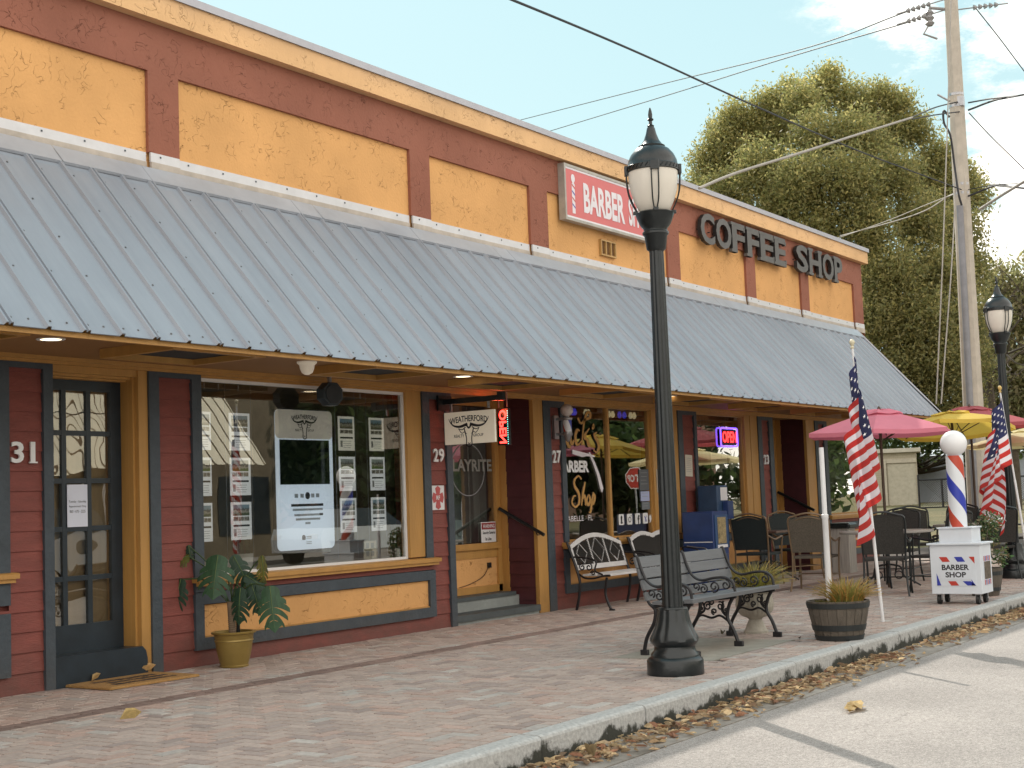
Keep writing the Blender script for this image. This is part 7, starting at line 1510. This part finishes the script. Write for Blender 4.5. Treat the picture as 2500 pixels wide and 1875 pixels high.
car((20.5, -7.4, -0.15), math.pi, (0.35, 0.36, 0.38), 'silver car parked across the road opposite the cafe'); car((30.5, -7.4, -0.15), math.pi, (0.6, 0.62, 0.64), 'white car parked across the road beyond the silver one'); car((37.5, -7.3, -0.15), math.pi, (0.10, 0.14, 0.16), 'dark teal car parked farthest across the road')

# ================================================================ SKY, SUN, CAMERA
SUN_AZ, SUN_EL = 47.0, 40.0        # azimuth measured from +X towards +Y
w = bpy.data.worlds.new('World'); S.world = w; w.use_nodes = True; nt = w.node_tree; L = nt.links
bg = nt.nodes['Background']; sky = N(nt, 'ShaderNodeTexSky', sky_type='NISHITA', sun_disc=False)
sky.sun_elevation = R_(SUN_EL); sky.sun_rotation = R_(90-SUN_AZ); sky.altitude = 20; sky.air_density = 1.0; sky.dust_density = 1.6; sky.ozone_density = 2.0
tc = N(nt, 'ShaderNodeTexCoord'); sx = N(nt, 'ShaderNodeSeparateXYZ'); L.new(tc.outputs['Generated'], sx.inputs[0])
# thin haze over the blue
hz = N(nt, 'ShaderNodeMapRange', i_1=0.0, i_2=0.55, i_3=1.0, i_4=0.0); L.new(sx.outputs['Z'], hz.inputs[0])
hc = N(nt, 'ShaderNodeMixRGB'); hc.inputs[1].default_value = (3.3, 5.35, 5.9, 1); hc.inputs[2].default_value = (5.0, 6.7, 6.5, 1); L.new(hz.outputs[0], hc.inputs[0])
m1 = N(nt, 'ShaderNodeMixRGB', i_0=0.90); L.new(sky.outputs[0], m1.inputs[1]); L.new(hc.outputs[0], m1.inputs[2])
def wmath(op, a, b2=None, clamp=False):
    q = N(nt, 'ShaderNodeMath', operation=op, use_clamp=clamp)
    for i, v in enumerate((a, b2)):
        if v is None: continue
        if isinstance(v, (int, float)): q.inputs[i].default_value = v
        else: L.new(v, q.inputs[i])
    return q.outputs[0]
nz = N(nt, 'ShaderNodeTexNoise', i_Scale=8.0, i_Detail=10.0, i_Roughness=0.68); mp = N(nt, 'ShaderNodeMapping'); mp.inputs['Scale'].default_value = (1, 1, 2.2); L.new(tc.outputs['Generated'], mp.inputs[0]); L.new(mp.outputs[0], nz.inputs['Vector'])
tot = None
for d, rad, wt in (((.905, .285, .315), 0.085, 0.80), ((.929, .215, .305), 0.08, 0.75), ((.948, .215, .213), 0.09, 0.80), ((.96, .235, .15), 0.10, .8)):
    v = N(nt, 'ShaderNodeVectorMath', operation='DISTANCE'); L.new(tc.outputs['Generated'], v.inputs[0]); v.inputs[1].default_value = Vector(d).normalized()
    q = N(nt, 'ShaderNodeMapRange', interpolation_type='SMOOTHSTEP', i_1=0.0, i_2=rad, i_3=wt, i_4=0.0); L.new(v.outputs['Value'], q.inputs[0])
    tot = q.outputs[0] if tot is None else wmath('MAXIMUM', tot, q.outputs[0])
bk = N(nt, 'ShaderNodeMapRange', interpolation_type='SMOOTHSTEP', i_1=-0.15, i_2=0.75, i_3=0.0, i_4=1.0); L.new(wmath('MULTIPLY', sx.outputs['Y'], -1.0), bk.inputs[0])  # unseen bright cloud banks behind the camera, added to light the shaded fronts
bk2 = N(nt, 'ShaderNodeMapRange', interpolation_type='SMOOTHSTEP', i_1=0.0, i_2=0.8, i_3=0.0, i_4=0.9); L.new(wmath('MULTIPLY', sx.outputs['X'], -1.0), bk2.inputs[0])
tot = wmath('MAXIMUM', wmath('MAXIMUM', tot, bk.outputs[0]), bk2.outputs[0])
edge = N(nt, 'ShaderNodeMapRange', interpolation_type='SMOOTHSTEP', i_1=0.40, i_2=0.60); L.new(wmath('ADD', nz.outputs['Fac'], wmath('MULTIPLY', wmath('SUBTRACT', tot, 0.42), 0.40)), edge.inputs[0])
cm = wmath('MULTIPLY', edge.outputs[0], wmath('MULTIPLY', tot, 2.2, True), True)
cl = N(nt, 'ShaderNodeMixRGB'); cl.inputs[2].default_value = (12.5, 11.9, 10.9, 1); L.new(cm, cl.inputs[0]); L.new(m1.outputs[0], cl.inputs[1])
L.new(cl.outputs[0], bg.inputs[0]); bg.inputs[1].default_value = 0.15
sun = bpy.data.lights.new('sun', 'SUN'); sun.energy = 4.0; sun.angle = R_(0.5); sun.color = (1.0, 0.93, 0.82)
so = bpy.data.objects.new('sun', sun); C.objects.link(so)
sd = Vector((math.cos(R_(SUN_EL))*math.cos(R_(SUN_AZ)), math.cos(R_(SUN_EL))*math.sin(R_(SUN_AZ)), math.sin(R_(SUN_EL))))
so.rotation_euler = sd.to_track_quat('Z', 'Y').to_euler()
cam = bpy.data.cameras.new('camera'); co = bpy.data.objects.new('camera', cam); C.objects.link(co)
cam.sensor_width = 36.0; cam.lens = 36.0*3500/2500; cam.clip_start = 0.1; cam.clip_end = 3000
yaw, pitch, roll = R_(33.323), R_(4.773), R_(-2.122)
F = Vector((math.cos(pitch)*math.cos(yaw), math.cos(pitch)*math.sin(yaw), math.sin(pitch)))
R0 = Vector((math.sin(yaw), -math.cos(yaw), 0)); U0 = R0.cross(F)
Rv = R0*math.cos(roll)+U0*math.sin(roll); Uv = -R0*math.sin(roll)+U0*math.cos(roll)
M = Matrix((Rv, Uv, -F)).transposed().to_4x4(); M.translation = Vector((0, 0, H)); co.matrix_world = M
S.camera = co
S.view_settings.view_transform = 'Standard'; S.view_settings.look = 'None'; S.view_settings.exposure = 0.0
S.cycles.max_bounces = 8; S.cycles.transparent_max_bounces = 16
